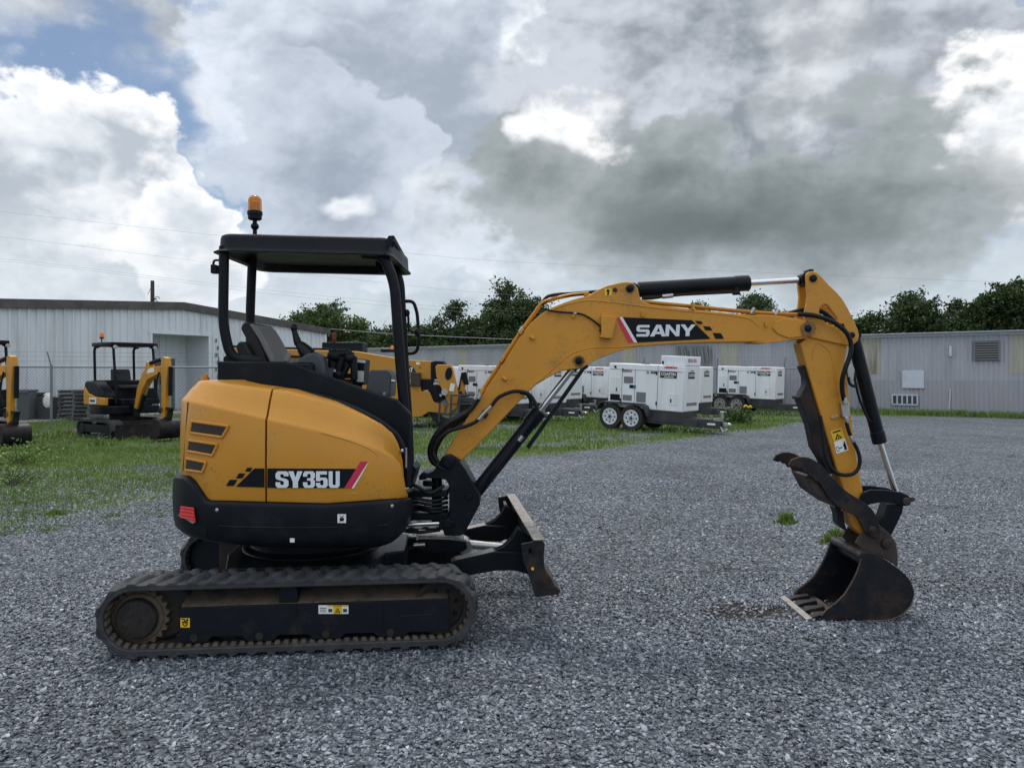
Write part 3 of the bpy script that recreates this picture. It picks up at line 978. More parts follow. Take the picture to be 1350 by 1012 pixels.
# black upper side panel beside the seat
o_ = [(286, 476), (374, 476.5), (390, 480), (408, 487), (436, 496.5), (479, 512.5), (524, 527), (541, 545), (541, 640), (530, 640), (350, 640), (286, 560)]
plate('side_panel', o_, 4.74, .055, M['plastic'], EXC, .012, seg=3)
mb = MB(); mb.box((CX - .20, CY + .16, 1.60), (.52, .86, .12)); mb.box((CX - .40, CY + .16, 1.50), (.10, .80, .30))
mb.build('seat_box', M['plastic'], EXC, .02)
# roll of black trim over the side cover
mb = MB()
P = [(362, 514), (392, 516), (430, 525), (470, 540), (500, 556), (521, 572), (531, 590), (536, 612), (538, 640)]
mb.tube(fillet([at(x, y, 4.56 + .0009 * abs(x - 470)) for x, y in P], .1), .021, 12)
mb.build('trim_roll', M['plastic'], EXC)
mb = MB()
mb.tube([hood_pt(533, y, .012) for y in (590, 600, 616)], .006, 8)
p = hood_pt(530, 594, .0); mb.ball(p, .012, 10, 6)
mb.build('latch', M['zinc'], EXC)
mb = MB(); mb.cyl(at(270, 503, 4.86), at(270, 497, 4.86), .03, 12); mb.cyl(at(271, 497.5, 4.86), at(271, 494, 4.86), .017, 10)
mb.build('filler_cap', M['yellow'], EXC)

# ---------------------------------------------------------------- canopy
def post(name, pxs, Y, r, mat=M['roofblack']):
    mb = MB(); mb.tube(fillet([at(x, y, Y) for x, y in pxs], .22, 8), r, 16)
    return mb.build(name, mat, EXC)
YN, YF = 4.86, 5.66
post('canopy_post', [(295.5, 325), (294, 430), (305, 474), (345, 476)], 4.84, .0315)
post('canopy_post', [(333, 335), (329.5, 420), (331, 474), (360, 478)], 5.34, .0315)
post('canopy_post', [(478, 334), (505, 336), (520, 372), (527, 470), (535, 560), (538, 625)], 4.87, .034)
post('canopy_post', [(500, 352), (520, 352), (528, 372), (533, 470), (539, 560), (541, 625)], 5.50, .030)
mb = MB()
for y in (452,):
    mb.tube([at(300, 474, 4.84), at(331, 477, 5.34)], .028, 12)
mb.build('cross_tube', M['roofblack'], EXC)
# roof: shallow tray with a lip, lower visor at the front
rl = at(283, 320, 4.80).x; rr = at(514, 320, 4.80).x
zr0, zr1 = zpx(329.5, 4.80), zpx(306.0, 4.80)
Yf = 5.76
def rrect(x0, x1, y0, y1, r, n=6):
    pts = []
    for cx, cy, a in ((x1 - r, y0 + r, -90), (x1 - r, y1 - r, 0), (x0 + r, y1 - r, 90), (x0 + r, y0 + r, 180)):
        for k in range(n + 1):
            w = R(a + 90 * k / n); pts.append((cx + r * math.cos(w), cy + r * math.sin(w)))
    return pts
def tilt(x): return -.026 * (x - rl) / (rr - rl)
mb = MB()
levels = [(zr0 - .012, -.030), (zr0 - .006, -.032), (zr0 + .012, -.004), (zr0 + .02, 0), (zr1 - .03, .004), (zr1 - .012, .010), (zr1 - .003, .024), (zr1, .05), (zr1 + .012, .18), (zr1 + .015, .40)]
vs = []; rows = len(levels)
base = rrect(rl, rr, 4.80, Yf, .10)
m = len(base)
for z, ins in levels:
    for x, y in rrect(rl + ins, rr - ins * .5, 4.80 + ins, Yf - ins, max(.02, .10 - ins * .3)):
        vs.append(Vector((x, y, z + tilt(x))))
fs = [(a * m + k, a * m + (k + 1) % m, (a + 1) * m + (k + 1) % m, (a + 1) * m + k) for a in range(rows - 1) for k in range(m)]
fs.append(tuple((rows - 1) * m + k for k in range(m)))
# underside
for x, y in rrect(rl + .02, rr - .02, 4.82, Yf - .02, .09): vs.append(Vector((x, y, zr0 - .010 + tilt(x))))
fs += [(k, rows * m + k, rows * m + (k + 1) % m, (k + 1) % m) for k in range(m)]
for x, y in rrect(rl + .05, rr - .05, 4.85, Yf - .05, .08): vs.append(Vector((x, y, zr0 + .035 + tilt(x))))
fs += [(rows * m + k, (rows + 1) * m + k, (rows + 1) * m + (k + 1) % m, rows * m + (k + 1) % m) for k in range(m)]
fs.append(tuple((rows + 1) * m + k for k in reversed(range(m))))
mb.add(vs, fs)
roof = mb.build('canopy_roof', M['roofblack'], EXC, angle=40)
# front visor
mb = MB()
a0 = at(519, 313, 4.86); 
vdir = Vector((-.048, .84, 0))
vis = [at(501, 333, 4.83), at(512, 310.5, 4.83), at(519.5, 310, 4.83), at(520.5, 312.5, 4.83), at(508, 332.5, 4.83), at(505, 335, 4.83)]
mb.prism(vis, vdir)
vz = mb.build('roof_visor', M['roofblack'], roof, .005)
mb = MB()
ft, fb = at(520.3, 313.5, 4.83), at(509, 331.5, 4.83)
off_ = Vector((.004, 0, -.001))
def vp(u, v): return ft.lerp(fb, v) + vdir * u + off_
for u0, u1 in ((.08, .46), (.54, .92)):
    mb.tube([vp(u0, .2), vp(u1, .2), vp(u1, .8), vp(u0, .8)], .006, 6, closed=True)
mb.build('visor_panel', M['plastic'], vz, split=True)
# bracket under the front of the roof
plate('post_bracket', [(492, 335), (510, 349), (509, 360), (500, 360), (496, 352)], 5.45, .03, M['roofblack'], EXC, .003)
# beacon
mb = MB()
bb = at(336, 300, 5.0); zt0 = zr1 + .012
def bz(py): return zpx(py, 5.0)
mb.cyl((bb.x, 5.0, zt0 - .02), (bb.x, 5.0, bz(287)), .014, 12)
mb.ball((bb.x, 5.0, bz(298.5)), .027, 12, 8, (1, 1, .9))
mb.lathe((bb.x, 5.0, bz(290)), (0, 0, 1), [(0, .036), (.006, .044), (.03, .045), (.034, .049), (.054, .049), (.058, .044)], 24)
bc = mb.build('beacon', M['plastic'], EXC, .0)
mb = MB()
zl = bz(279)
mb.lathe((bb.x, 5.0, zl), (0, 0, 1), [(0, .044), (.07, .0435), (.082, .041), (.098, .031), (.106, .018), (.109, .004)], 28)
mb.build('beacon_lens', M['amber'], bc)
mb = MB(); mb.cyl((bb.x, 5.0, zl), (bb.x, 5.0, zl + .06), .02, 12); mb.build('beacon_bulb', M['leverred'], bc)
# rear lamp
mb = MB()
mb.tube(fillet([at(x, y, 4.84) for x, y in ((290, 343), (282, 343), (281, 350))], .02), .008, 8)
mb.box(at(283, 355, 4.84), (.035, .05, .055)); mb.cyl(at(279, 355, 4.84), at(285, 355, 4.84), .018, 12)
mb.build('rear_camera', M['plastic'], EXC, .004)
# hand rail with round mirrors on the far front post
mb = MB()
mb.tube(fillet([at(x, y, 5.52) for x, y in ((532, 397), (545, 397), (550, 412), (552.5, 450), (549, 465), (536, 466))], .06, 7), .0125, 12)
hr = mb.build('hand_rail', M['roofblack'], EXC)
mb = MB()
mb.tube(fillet([at(x, y, 5.50) for x, y in ((538, 413), (539, 436), (548, 438))], .05), .009, 8)
mb.build('mirror_stem', M['roofblack'], hr)
for x, y, r in ((537.5, 412.5, .026), (550, 437.5, .031)):
    mb = MB(); mb.lathe(at(x - 2, y, 5.5), (1, .2, 0), [(-.01, .01), (-.004, r), (.012, r * 1.02), (.02, r * .8), (.026, r * .3)], 18)
    mb.build('mirror', M['plastic'], hr)

# ---------------------------------------------------------------- seat and controls
mb = MB()
bk = [(316.5, 433), (319, 426), (325, 423.5), (331, 425), (335, 433), (341, 447), (348, 464), (353, 480), (343, 482), (336, 470), (326, 450)]
mb.prism(pl(bk, 5.02), (0, .46, 0))
st = mb.build('operator_seat', M['seat'], EXC, .025, 4)
mb = MB(); mb.prism(pl([(328, 427), (334, 427), (341, 433), (351, 450), (360, 468), (365, 480), (357, 481), (350, 466), (340, 446)], 5.0), (0, .03, 0))
mb.prism(pl([(328, 427), (334, 427), (341, 433), (351, 450), (360, 468), (365, 480), (357, 481), (350, 466), (340, 446)], 5.45), (0, .04, 0))
mb.prism(pl([(335, 427), (341, 432), (351, 449), (361, 468), (366, 480), (360, 480), (350, 462), (341, 445)], 5.05), (0, .38, 0))
mb.build('backrest_pad', M['seatgrey'], st, .012, 3)
mb = MB(); mb.prism(pl([(310, 456), (315, 450), (322, 450), (336, 476), (318, 480)], 4.95), (0, .06, 0)); mb.build('armrest', M['seat'], st, .012, 3)
mb = MB(); mb.prism(pl([(341, 478), (392, 474), (396, 480), (396, 486), (341, 488)], 5.06), (0, .42, 0)); mb.build('seat_cushion', M['seatgrey'], st, .02, 3)
# consoles with joysticks, near and far
for dy, tr in ((0, 4.93),):
    mb = MB()
    sh = Vector((0, dy, 0)) if dy else Vector((0, 0, 0))
    con = [(391, 478), (395, 472), (405, 465), (415, 464), (422, 467), (427, 478), (429, 500), (391, 490)]
    mb.prism([p + sh for p in pl(con, tr)], (0, .13, 0))
    cn = mb.build('control_console', M['greyplastic'], EXC, .02, 4)
    def jp(x, y): return at(x, y, tr + .06) + sh
    mb = MB()
    mb.tube([jp(407, 468), jp(401, 461), jp(396.5, 455.5), jp(392, 452)], [.052, .044, .034, .02], 14)
    mb.build('lever_boot', M['hose'], cn, smooth=True)
    mb = MB()
    mb.tube(spline([jp(397, 457), jp(393, 452), jp(390.5, 445), jp(388, 436.5), jp(387.5, 431.5)], 5), [.022 + .004 * math.sin(i * .3) for i in range(21)], 12)
    mb.ball(jp(387.5, 432), .024, 12, 8, (1, 1, 1.1))
    mb.build('joystick', M['hose'], cn)
mb = MB(); mb.prism(pl([(373, 476), (377, 466), (380, 464), (383, 467), (381, 477)], 4.88), (0, .03, 0)); mb.build('lock_lever', M['seatgrey'], EXC, .006)
# blade lever with red brown grip and cluttered travel levers
mb = MB()
mb.tube([at(440, 462, 5.05), at(440, 450, 5.05)], .006, 8)
for a, b, r in (((438, 485), (440, 462), .035), ((452, 470), (446, 488), .03), ((463, 472), (450, 500), .02), ((455, 464), (464, 470), .03), ((466, 470), (467, 500), .025), ((440, 466), (456, 466), .028), ((447, 498), (437, 508), .03)):
    mb.cyl(at(*a, 5.12), at(*b, 5.12), r, 12)
mb.ball(at(441, 469, 5.12), .05, 14, 9); mb.ball(at(461, 472, 5.12), .042, 14, 9); mb.ball(at(446, 494, 5.12), .038, 14, 9)
lv = mb.build('travel_lever', M['hose'], EXC)
mb = MB(); mb.tube(spline([at(440, 451, 5.05), at(440.5, 445, 5.05), at(441, 438, 5.05)], 4), [.011, .013, .0145, .015, .015, .015, .0145, .014, .012], 10); mb.build('lever_grip', M['leverred'], lv)
mb = MB(); mb.cyl(at(441, 487, 5.03), at(441, 490, 5.03), .011, 10); mb.build('lever_bolt', M['zinc'], lv)
mb = MB(); mb.box(at(476.5, 490, 5.3), (.075, .2, .18), ry=R(4)); pd = mb.build('instrument_panel', M['plastic'], EXC, .01)
mb = MB(); mb.box(at(475.2, 496, 5.195), (.045, .004, .075), ry=R(3)); mb.build('panel_sticker', M['white'], pd)
mb = MB(); mb.box(at(476, 476, 5.195), (.06, .004, .02), ry=R(6)); mb.build('panel_display', M['silverletter'], pd)
mb = MB()
fp = [(482, 514), (487, 489), (490, 487.5), (510, 487.5), (514, 491), (516, 496), (514, 523), (505, 524)]
mb.prism(pl(fp, 4.90), (0, .24, 0)); mb.build('foot_pedal', M['greyplastic'], EXC, .008, 3)
mb = MB(); mb.tube([at(505, 524, 4.88), at(508, 517, 4.88)], .012, 8); mb.cyl(at(516, 502, 4.9), at(521, 503, 4.9), .012, 8); mb.build('pedal_pin', M['zinc'], EXC)
# ---------------------------------------------------------------- swing post and front of the platform
kp = [(578, 613), (582, 603), (588, 599), (594, 598.5), (602, 603), (614, 619), (624, 637), (632.5, 652), (632.5, 665), (612, 704), (606, 706), (586, 706), (582, 693), (590, 684), (592, 676), (592, 640), (588, 632), (572, 631), (560, 630), (559, 627), (571, 621)]
KP = plate('swing_post', kp, 4.97, .26, M['black'], EXC, .01, seg=3)
mb = MB(); mb.lathe(at(590.5, 609, 4.955), (0, 1, 0), [(0, .04), (.006, .046), (.02, .046)], 24); mb.lathe(at(590.5, 609, 4.948), (0, 1, 0), [(0, .03), (.01, .032)], 24)
for x, y in ((595, 690), (618, 655)): mb.lathe(at(x, y, 4.955), (0, 1, 0), [(0, .02), (.02, .026)], 16)
mb.build('pivot_pin', M['black'], KP, .003)
mb = MB()
mb.prism(pl([(528, 652), (548, 646), (590, 646), (590, 655), (548, 656), (528, 664)], 4.99), (0, .22, 0))
mb.prism(pl([(528, 678), (545, 676), (592, 676), (592, 686), (545, 686), (528, 690)], 4.99), (0, .22, 0))
mb.prism(pl([(528, 664), (540, 660), (546, 668), (540, 680), (528, 684)], 4.97), (0, .26, 0))
mb.cyl(at(576, 628, 5.1), at(576, 690, 5.1), .035, 18)
mb.cyl(at(567, 633, 5.1), at(567, 640, 5.1), .05, 18)
mb.prism(pl([(552, 627), (559, 622), (566, 624), (562, 632), (552, 633)], 5.0), (0, .2, 0))
mb.build('swing_bracket', M['black'], EXC, .008)
mb = MB()
for k, yy in enumerate((659, 664, 669, 673)):
    P = [at(530, yy + 1 + k, 4.98), at(548, yy - 2, 4.95 + .02 * k), at(570, yy + 1, 4.97), at(590, yy - 3 + k, 5.03)]
    mb.tube(spline(P, 6), .011, 8)
mb.tube(spline([at(536, 640, 4.95), at(548, 640, 4.9), at(566, 650, 4.93), at(585, 640, 4.99)], 6), .012, 8)
mb.tube(spline([at(536, 700, 4.95), at(556, 701, 4.95), at(580, 698, 4.99)], 6), .012, 8)
mb.build('hose_bundle', M['hose'], EXC)
mb = MB()
mb.cyl(at(528, 692, 4.90), at(582, 689.5, 4.93), .0125, 14)
mb.build('swing_rod', M['chrome'], EXC)
mb = MB(); mb.lathe(at(590, 689, 4.93), (0, 1, 0), [(-.03, .03), (.05, .03)], 16); mb.box(at(584, 689.5, 4.94), (.05, .05, .05)); mb.build('rod_clevis', M['black'], KP, .005)
# slanted step plate at the front corner
mb = MB(); mb.prism(pl([(536, 640), (543, 612), (549, 618), (541, 645)], 4.93), (0, .25, 0)); mb.build('front_guard', M['plastic'], EXC, .004)

# ---------------------------------------------------------------- boom
BY, BW = 5.0, .195
up = [(586, 598), (634, 522), (660, 484), (686, 443), (700, 425), (713, 414), (728, 405), (746, 398), (762, 393), (776, 389.5), (788, 382), (801, 376), (815, 372.5), (828, 371.5), (836, 373), (841, 380), (843, 390), (846, 396), (858, 401), (912, 407.5), (960, 412.5), (993, 415.5), (1002, 414.5), (1030, 416.5), (1056, 420), (1067, 424), (1073, 431), (1071, 440), (1064, 445.5)]
lo = [(1054, 447.5), (1030, 449), (1006, 450.5), (960, 451), (912, 452), (870, 454), (841, 456.5), (816, 462.5), (791, 472), (773, 481), (768, 486), (758, 486.5), (739, 489), (722, 498), (705, 508.5), (680, 534), (645, 571), (609, 607)]
BO = plate('boom', up + lo, BY, BW, M['yellow'], EXC, .008, holes=[[(811 + 3.2 * math.cos(a), 383 + 3.2 * math.sin(a)) for a in [2 * math.pi * k / 14 for k in range(14)]]])
def on(x, y, l=0, Y=BY): return at(x, y, Y - l)
# weld seams and doubler plates
mb = MB()
mb.tube(spline([on(x, y, .0) for x, y in ((706, 505), (722, 492), (738, 478), (752, 467), (768, 461), (785, 458), (815, 457.5), (842, 455))], 6), .0045, 6)
mb.tube(spline([on(x, y, .0) for x, y in ((722, 413), (730, 407.5), (748, 401), (775, 396), (812, 399), (850, 404), (905, 410), (960, 415), (990, 420))], 6), .0045, 6)
mb.tube(fillet([on(x, y, .0) for x, y in ((983, 418), (993, 423), (1000, 431))], .03), .003, 6)
mb.tube(fillet([on(x, y, .0) for x, y in ((606, 589), (606, 592), (611, 592.5), (622, 585), (634, 576))], .03), .003, 6)
mb.build('weld_seam', M['yellow'], BO, split=True)
mb = MB()
mb.prism([on(x, y, .010) for x, y in ((1022, 424), (1034, 419.5), (1056, 422), (1066, 425.5), (1071.5, 431.5), (1069.5, 439), (1062, 443), (1040, 445.5), (1026, 440), (1018, 432))], (0, .012, 0))
mb.prism([on(x, y, .006) for x, y in ((768, 462), (786, 460), (815, 459.5), (838, 457.5), (818, 461.8), (793, 471), (774, 480.5), (768, 485), (759, 485.5), (741, 488), (724, 496), (728, 489), (745, 474))], (0, .008, 0))
mb.prism([on(990, 451.5, .012), on(1010, 449.5, .012), on(1054, 446.5, .012), on(1010, 452.5, .012)], (0, BW + .024, 0))
mb.build('doubler_plate', M['yellow'], BO, .003, split=True)
# pins
mb = MB()
for x, y, r in ((763, 475.6, .024), (830.6, 380, .024), (1065.6, 433, .031)):
    mb.lathe(on(x, y, .024), (0, 1, 0), [(0, r * .7), (.004, r), (.03, r)], 20)
    mb.lathe(on(x, y, .028), (0, 1, 0), [(0, r * .4), (.008, r * .55)], 6)
mb.build('pin', M['black'], BO, .002, split=True)
mb = MB()
for x, y in ((756, 416.5), (848, 416)):
    mb.cyl(on(x, y, .02), on(x, y, -.01), .011, 10)
mb.cyl(on(704, 447, .014), on(699, 443, .008), .012, 10); mb.cyl(on(668, 501, .014), on(662, 497, .008), .012, 10); mb.cyl(on(1010, 424, .01), on(1010, 431, .01), .008, 8); mb.cyl(on(847, 409, .008), on(847, 417, .008), .008, 8)
mb.build('boss', M['yellow'], BO, .002, split=True)
# dark grease worked out round the elbow and cylinder pins
mb = MB(); rg_ = random.Random(2)
for x, y, r, l in ((1065.6, 433, 10.5, .0225), (763, 475.6, 7.5, .0145), (830.6, 380, 6.5, .0015)):
    mb.add([on(x + r * rg_.uniform(.78, 1.1) * math.cos(a), y + r * rg_.uniform(.78, 1.1) * math.sin(a), l) for a in [2 * math.pi * k / 22 for k in range(22)]], [tuple(range(22))])
mb.build('grease_ring', M['grease'], BO, smooth=False, fix=False, split=True)
# lamp box bracket
mb = MB()
mb.prism([on(x, y, .06) for x, y in ((792.5, 415.5), (813, 417), (807, 446.5), (791, 444.5), (793.5, 440))], (0, .058, 0))
mb.build('lamp_guard', M['yellow'], BO, .004)
mb = MB(); mb.tube(spline([on(x, y, .015) for x, y in ((716, 406.5), (726, 409.5), (742, 411.5), (756, 412.5), (768, 414.5), (780, 421), (789, 428), (792, 431), (791, 437))], 6), .0065, 8); mb.build('lamp_cable', M['hose'], BO)
mb = MB(); mb.box(on(758, 413, .015), (.02, .02, .012)); mb.build('cable_clip', M['zinc'], BO, .002)
# decal with the maker's name
mb = MB()
def dq(pts, mi, l): mb.add([on(x, y, l) for x, y in pts], [tuple(range(len(pts)))], mi)
dq([(819, 418), (912, 422), (937, 446.5), (838, 451.5)], 0, .0030)
dq([(813, 419.5), (816.8, 418), (836, 451.5), (828.5, 452)], 1, .0034)
dq([(816.8, 418), (820.6, 417.8), (840.3, 451.3), (836, 451.5)], 2, .0034)
for q in ([(916.5, 422.8), (924.5, 423.3), (927, 427), (919.5, 426.6)], [(927, 429.8), (936, 430.4), (939.2, 435.6), (930.2, 435.3)], [(939.5, 438.6), (950.5, 439.2), (954.5, 446.4), (943.5, 446.6)]): dq(q, 0, .0030)
for q in ([(912, 422), (914.5, 422), (925, 432.5), (922, 432)],): pass
# blocky wide letters, each drawn in its own box
GL = {'S': [[(0, .62), (0, .85), (.12, 1), (.97, 1), (.97, .78), (.27, .78), (.24, .74), (.24, .66), (.27, .62), (.88, .62), (1, .5), (1, .15), (.88, 0), (.03, 0), (.03, .22), (.73, .22), (.76, .26), (.76, .36), (.73, .40), (.14, .40), (0, .52)]],
      'A': [[(0, 0), (.36, 1), (.66, 1), (1, 0), (.75, 0), (.68, .2), (.34, .2), (.27, 0)], [(.40, .40), (.62, .40), (.51, .76)]],
      'N': [[(0, 0), (0, 1), (.26, 1), (.74, .36), (.74, 1), (1, 1), (1, 0), (.74, 0), (.26, .64), (.26, 0)]],
      'Y': [[(.37, 0), (.37, .40), (0, 1), (.29, 1), (.5, .62), (.71, 1), (1, 1), (.63, .40), (.63, 0)]]}
x = 838.5
for ch, w in (('S', 17.5), ('A', 21), ('N', 18.5), ('Y', 20)):
    def mp(u, v): return on(x + u * w + 1.0 * v, (443.6 - (x - 838) * .012) - v * 15.3, .0042)
    g = GL[ch]
    if len(g) == 1:
        loops = [[Vector(mp(u, v)) for u, v in g[0]]]
    else: loops = [[Vector(mp(u, v)) for u, v in l] for l in g]
    flat = [p for l in loops for p in l]
    mb.add(flat, [tuple(t) for t in tessellate_polygon(loops)], 3)
    x += w + (-.8 if ch in 'AN' and ch == 'A' else .8)
mb.build('name_decal', [M['decalblack'], M['decalred'], M['decalwhite'], M['silverletter']], BO, fix=False, smooth=False)
mb = MB()
dq([(797, 380.5), (806.5, 380), (806.5, 389.5), (797, 390)], 0, .003)
mb.add([on(801.7 + 2 * math.cos(a), 383.4 + 2 * math.sin(a), .004) for a in [k * .6 for k in range(10)]], [tuple(range(10))], 1)
dq([(800.9, 385), (802.6, 385), (803.2, 388.8), (800.5, 388.8)], 1, .004)
mb.build('key_sticker', [M['stickeryellow'], M['decalblack']], BO, fix=False, smooth=False)
# steel pipes along the upper edge with clamps
for k, (dy, ox, oy) in enumerate(((.02, 0, 0), (.06, 1.5, 1.2))):
    P = [(634, 516), (660, 477), (685, 438), (702, 415), (713, 399.5), (724, 394.5), (752, 388), (776, 386)]
    mb = MB(); mb.tube(fillet([at(x + ox, y + oy, BY + dy) for x, y in P], .12, 5), .0095, 10)
    mb.build('steel_pipe', M['yellow'], BO)
    P = [(770, 388.5), (800, 391), (852, 397.5), (912, 403), (960, 408), (1000, 411.5), (1026, 413), (1052, 414)]
    mb = MB(); mb.tube(fillet([at(x, y + oy * 1.5, BY + dy - .0) for x, y in P], .12, 5), .0095, 10)
    mb.build('steel_pipe', M['yellow'], BO)
mb = MB()
for x, y, a in ((687, 437, 57), (636, 515, 57), (912, 405, 6), (662, 474, 57)):
    mb.box(at(x, y, BY + .04), (.02, .10, .04), ry=R(a * -1 + 90) if a > 20 else R(a))
mb.build('pipe_clamp', M['yellow'], BO, .002, split=True)
mb = MB()
for x, y in ((634, 518), (632, 523), (687, 435), (1024, 412), (992, 410)):
    mb.cyl(at(x + 2.5, y - 4, BY + .02), at(x - 2, y + 3, BY + .02), .014, 8)
mb.build('pipe_union', M['zinc'], BO, split=True)
# hoses from the pipes to the swing post
hp = [[(632, 524), (620, 541), (604, 551), (590, 559), (577, 571), (569, 586), (567.5, 600), (574, 612), (588, 620)],
      [(630, 527), (618, 545), (602, 555), (588, 564), (577, 576), (571, 590), (571, 604), (579, 614), (592, 622)],
      [(634, 521), (622, 538), (607, 547), (592, 555), (579, 566), (570, 580), (566, 595), (570, 609), (584, 618)],
      [(627, 533), (614, 549), (600, 560), (586, 573), (577, 587), (574, 600), (580, 611), (594, 618)]]
mb = MB()
for k, h in enumerate(hp):
    mb.tube(spline([at(x, y, 4.98 + .05 * k) for x, y in h], 6), .0135, 10)
mb.tube(spline([at(x, y, 4.955) for x, y in ((632, 552), (625, 557), (613, 562), (598, 566), (586, 572), (576, 582), (571, 596), (577, 609))], 6), .0125, 10)
mb.tube(spline([at(x, y, 4.955) for x, y in ((648, 535), (655, 526), (662, 521), (676, 516), (690, 516.5), (699, 521), (705, 530), (709, 539))], 6), .0125, 10)
mb.tube(spline([at(x, y, 5.0) for x, y in ((686, 517), (694, 519), (699, 527), (700, 538))], 6), .0115, 10)
mb.build('hose', M['hose'], BO, split=True)
mb = MB()
for a, b, r in (((631, 553), (636, 547), .015), ((636, 547), (641, 541.5), .013), ((641, 542), (648, 535), .0145), ((634, 520), (630.5, 525.5), .0155), ((629, 521), (626, 526), .0155)):
    mb.cyl(at(*a, 4.957), at(*b, 4.957), r, 10)
mb.build('hose_fitting', M['zinc'], BO, split=True)
mb = MB(); mb.prism([at(x, y, 4.975) for x, y in ((632, 547), (637, 540), (644, 546), (640, 552))], (0, .03, 0)); mb.build('fitting_bracket', M['rusty'], BO, .002)
mb = MB(); mb.tube(spline([at(x, y, 5.06) for x, y in ((714, 400), (722, 391), (735, 388), (752, 387), (772, 385.5), (790, 384))], 6), .012, 10); mb.tube(spline([at(x, y, 5.02) for x, y in ((714, 402), (728, 393), (748, 390), (774, 387))], 6), .008, 8); mb.build('hose', M['hose'], BO)

# ---------------------------------------------------------------- boom cylinder
def axis(a, b, Y): return at(*a, Y), at(*b, Y)
YB = 5.10
p0, p1 = axis((622, 655), (712, 541), YB)
q1 = at(763, 475.6, YB)
d = (q1 - p0).normalized()
mb = MB(); mb.lathe(p0, p1 - p0, [(0, .03), (.0, .046), ((p1 - p0).length - .12, .046), ((p1 - p0).length - .12, .052), ((p1 - p0).length - .01, .052), ((p1 - p0).length, .044), ((p1 - p0).length, .02)], 28)
mb.lathe(p0 + Vector((0, -.06, 0)), (0, 1, 0), [(0, .05), (.12, .05)], 20)
a, b_ = at(652, 622, 5.04), at(705, 556, 5.04)
mb.tube(spline([at(646, 634, 5.02), at(660, 612, 5.01), at(676, 590, 5.01), at(700, 556, 5.02), at(704, 548, 5.05)], 5), .011, 8)
BC = mb.build('boom_cylinder', M['black'], EXC, .002)
mb = MB(); mb.cyl(p1 - d * .02, q1, .0215, 20); mb.build('cylinder_rod', M['chrome'], BC)
mb = MB(); mb.lathe(q1 + Vector((0, -.05, 0)), (0, 1, 0), [(0, .035), (.1, .035)], 18); mb.cyl(q1 - d * .07, q1, .03, 14); mb.build('rod_eye', M['black'], BC, .002)
mb = MB(); mb.bar(at(695.5, 590, 4.97), at(768, 487, 4.97), .022, .026); mb.bar(at(768, 487, 4.97), at(775, 482, 4.97), .02, .02); mb.build('rod_guard', M['black'], BC, .003)
mb = MB(); mb.cyl(at(684, 581, 5.0), at(689, 574.5, 5.0), .016, 10); mb.build('hose_fitting', M['zinc'], BC)

# ---------------------------------------------------------------- arm cylinder
YA = 5.10
p0, p1, q1 = at(832, 382.5, YA), at(988, 373, YA), at(1062, 368.5, YA)
d = (q1 - p0).normalized(); L = (p1 - p0).length
mb = MB(); mb.lathe(p0, d, [(.05, .02), (.05, .052), (L - .10, .050), (L - .10, .0535), (L - .01, .0535), (L, .046), (L, .02)], 28)
mb.lathe(p0 + Vector((0, -.06, 0)), (0, 1, 0), [(0, .045), (.12, .045)], 20)
AC = mb.build('arm_cylinder', M['black'], EXC, .002)
mb = MB(); mb.cyl(p1 - d * .02, q1, .0205, 20); mb.build('cylinder_rod', M['chrome'], AC)
mb = MB(); mb.lathe(q1 + Vector((0, -.045, 0)), (0, 1, 0), [(0, .045), (.09, .045)], 20); mb.cyl(q1 - d * .05, q1, .032, 14); mb.build('rod_eye', M['black'], AC, .002)
mb = MB(); mb.tube([at(872, 391, 5.04), at(900, 388.5, 5.04), at(960, 385.5, 5.04), at(972, 385, 5.04)], .0085, 8); mb.cyl(at(970, 379, 5.05), at(971, 387, 5.05), .016, 10); mb.cyl(at(966, 386.5, 5.04), at(975, 386, 5.04), .014, 10); mb.tube(spline([at(846, 393, 5.04), at(858, 393, 5.03), at(872, 391, 5.04)], 5), .011, 8); mb.build('cylinder_pipe', M['black'], AC)
mb = MB(); mb.cyl(at(873, 391, 5.04), at(887, 389.5, 5.04), .0155, 8); mb.build('hose_fitting', M['zinc'], AC)

# ---------------------------------------------------------------- arm
AY, AW = 5.03, .14
ar = [(1060.5, 448), (1062, 438), (1070, 428), (1082, 420), (1096, 432), (1110, 446), (1117.5, 455), (1116, 466), (1114, 476), (1117, 500), (1122, 546), (1126.5, 580), (1132, 618), (1139, 652), (1143, 680), (1146, 702), (1141, 708), (1132, 702), (1124, 692), (1115, 655), (1103, 617), (1088, 566), (1074, 519), (1062, 478), (1055, 452)]
AR = plate('arm', ar, AY, AW, M['yellow'], EXC, .008)
ear = [(1063, 362), (1066, 358.5), (1071, 357.3), (1077, 358.8), (1083, 364), (1093.5, 376), (1103, 385), (1111, 394), (1119, 408), (1126, 422), (1131, 434), (1133, 442), (1131.5, 449), (1127, 453), (1119, 456), (1100, 452), (1070, 445), (1061, 440), (1060.5, 425), (1061.3, 411), (1063.5, 401), (1065, 389), (1063.5, 376)]
hole = [(1080, 412), (1081.5, 405.5), (1086, 401), (1090, 401.5), (1097, 410), (1103.5, 419.5), (1104, 424), (1099, 429), (1092, 428), (1084, 421)]
mb = MB()
for y in (AY - .018, AY + AW - .012):
    mb.prism(pl(ear, AY - .018) if y < AY else [p + Vector((0, y - AY + .018, 0)) for p in pl(ear, AY - .018)], (0, .03, 0), [pl(hole, AY - .018)] if y < AY else [[p + Vector((0, y - AY + .018, 0)) for p in pl(hole, AY - .018)]])
mb.box(at(1100, 440, AY + AW / 2), (.10, AW - .03, .05))
mb.build('arm_ear', M['yellow'], AR, .006, split=True)
mb = MB()
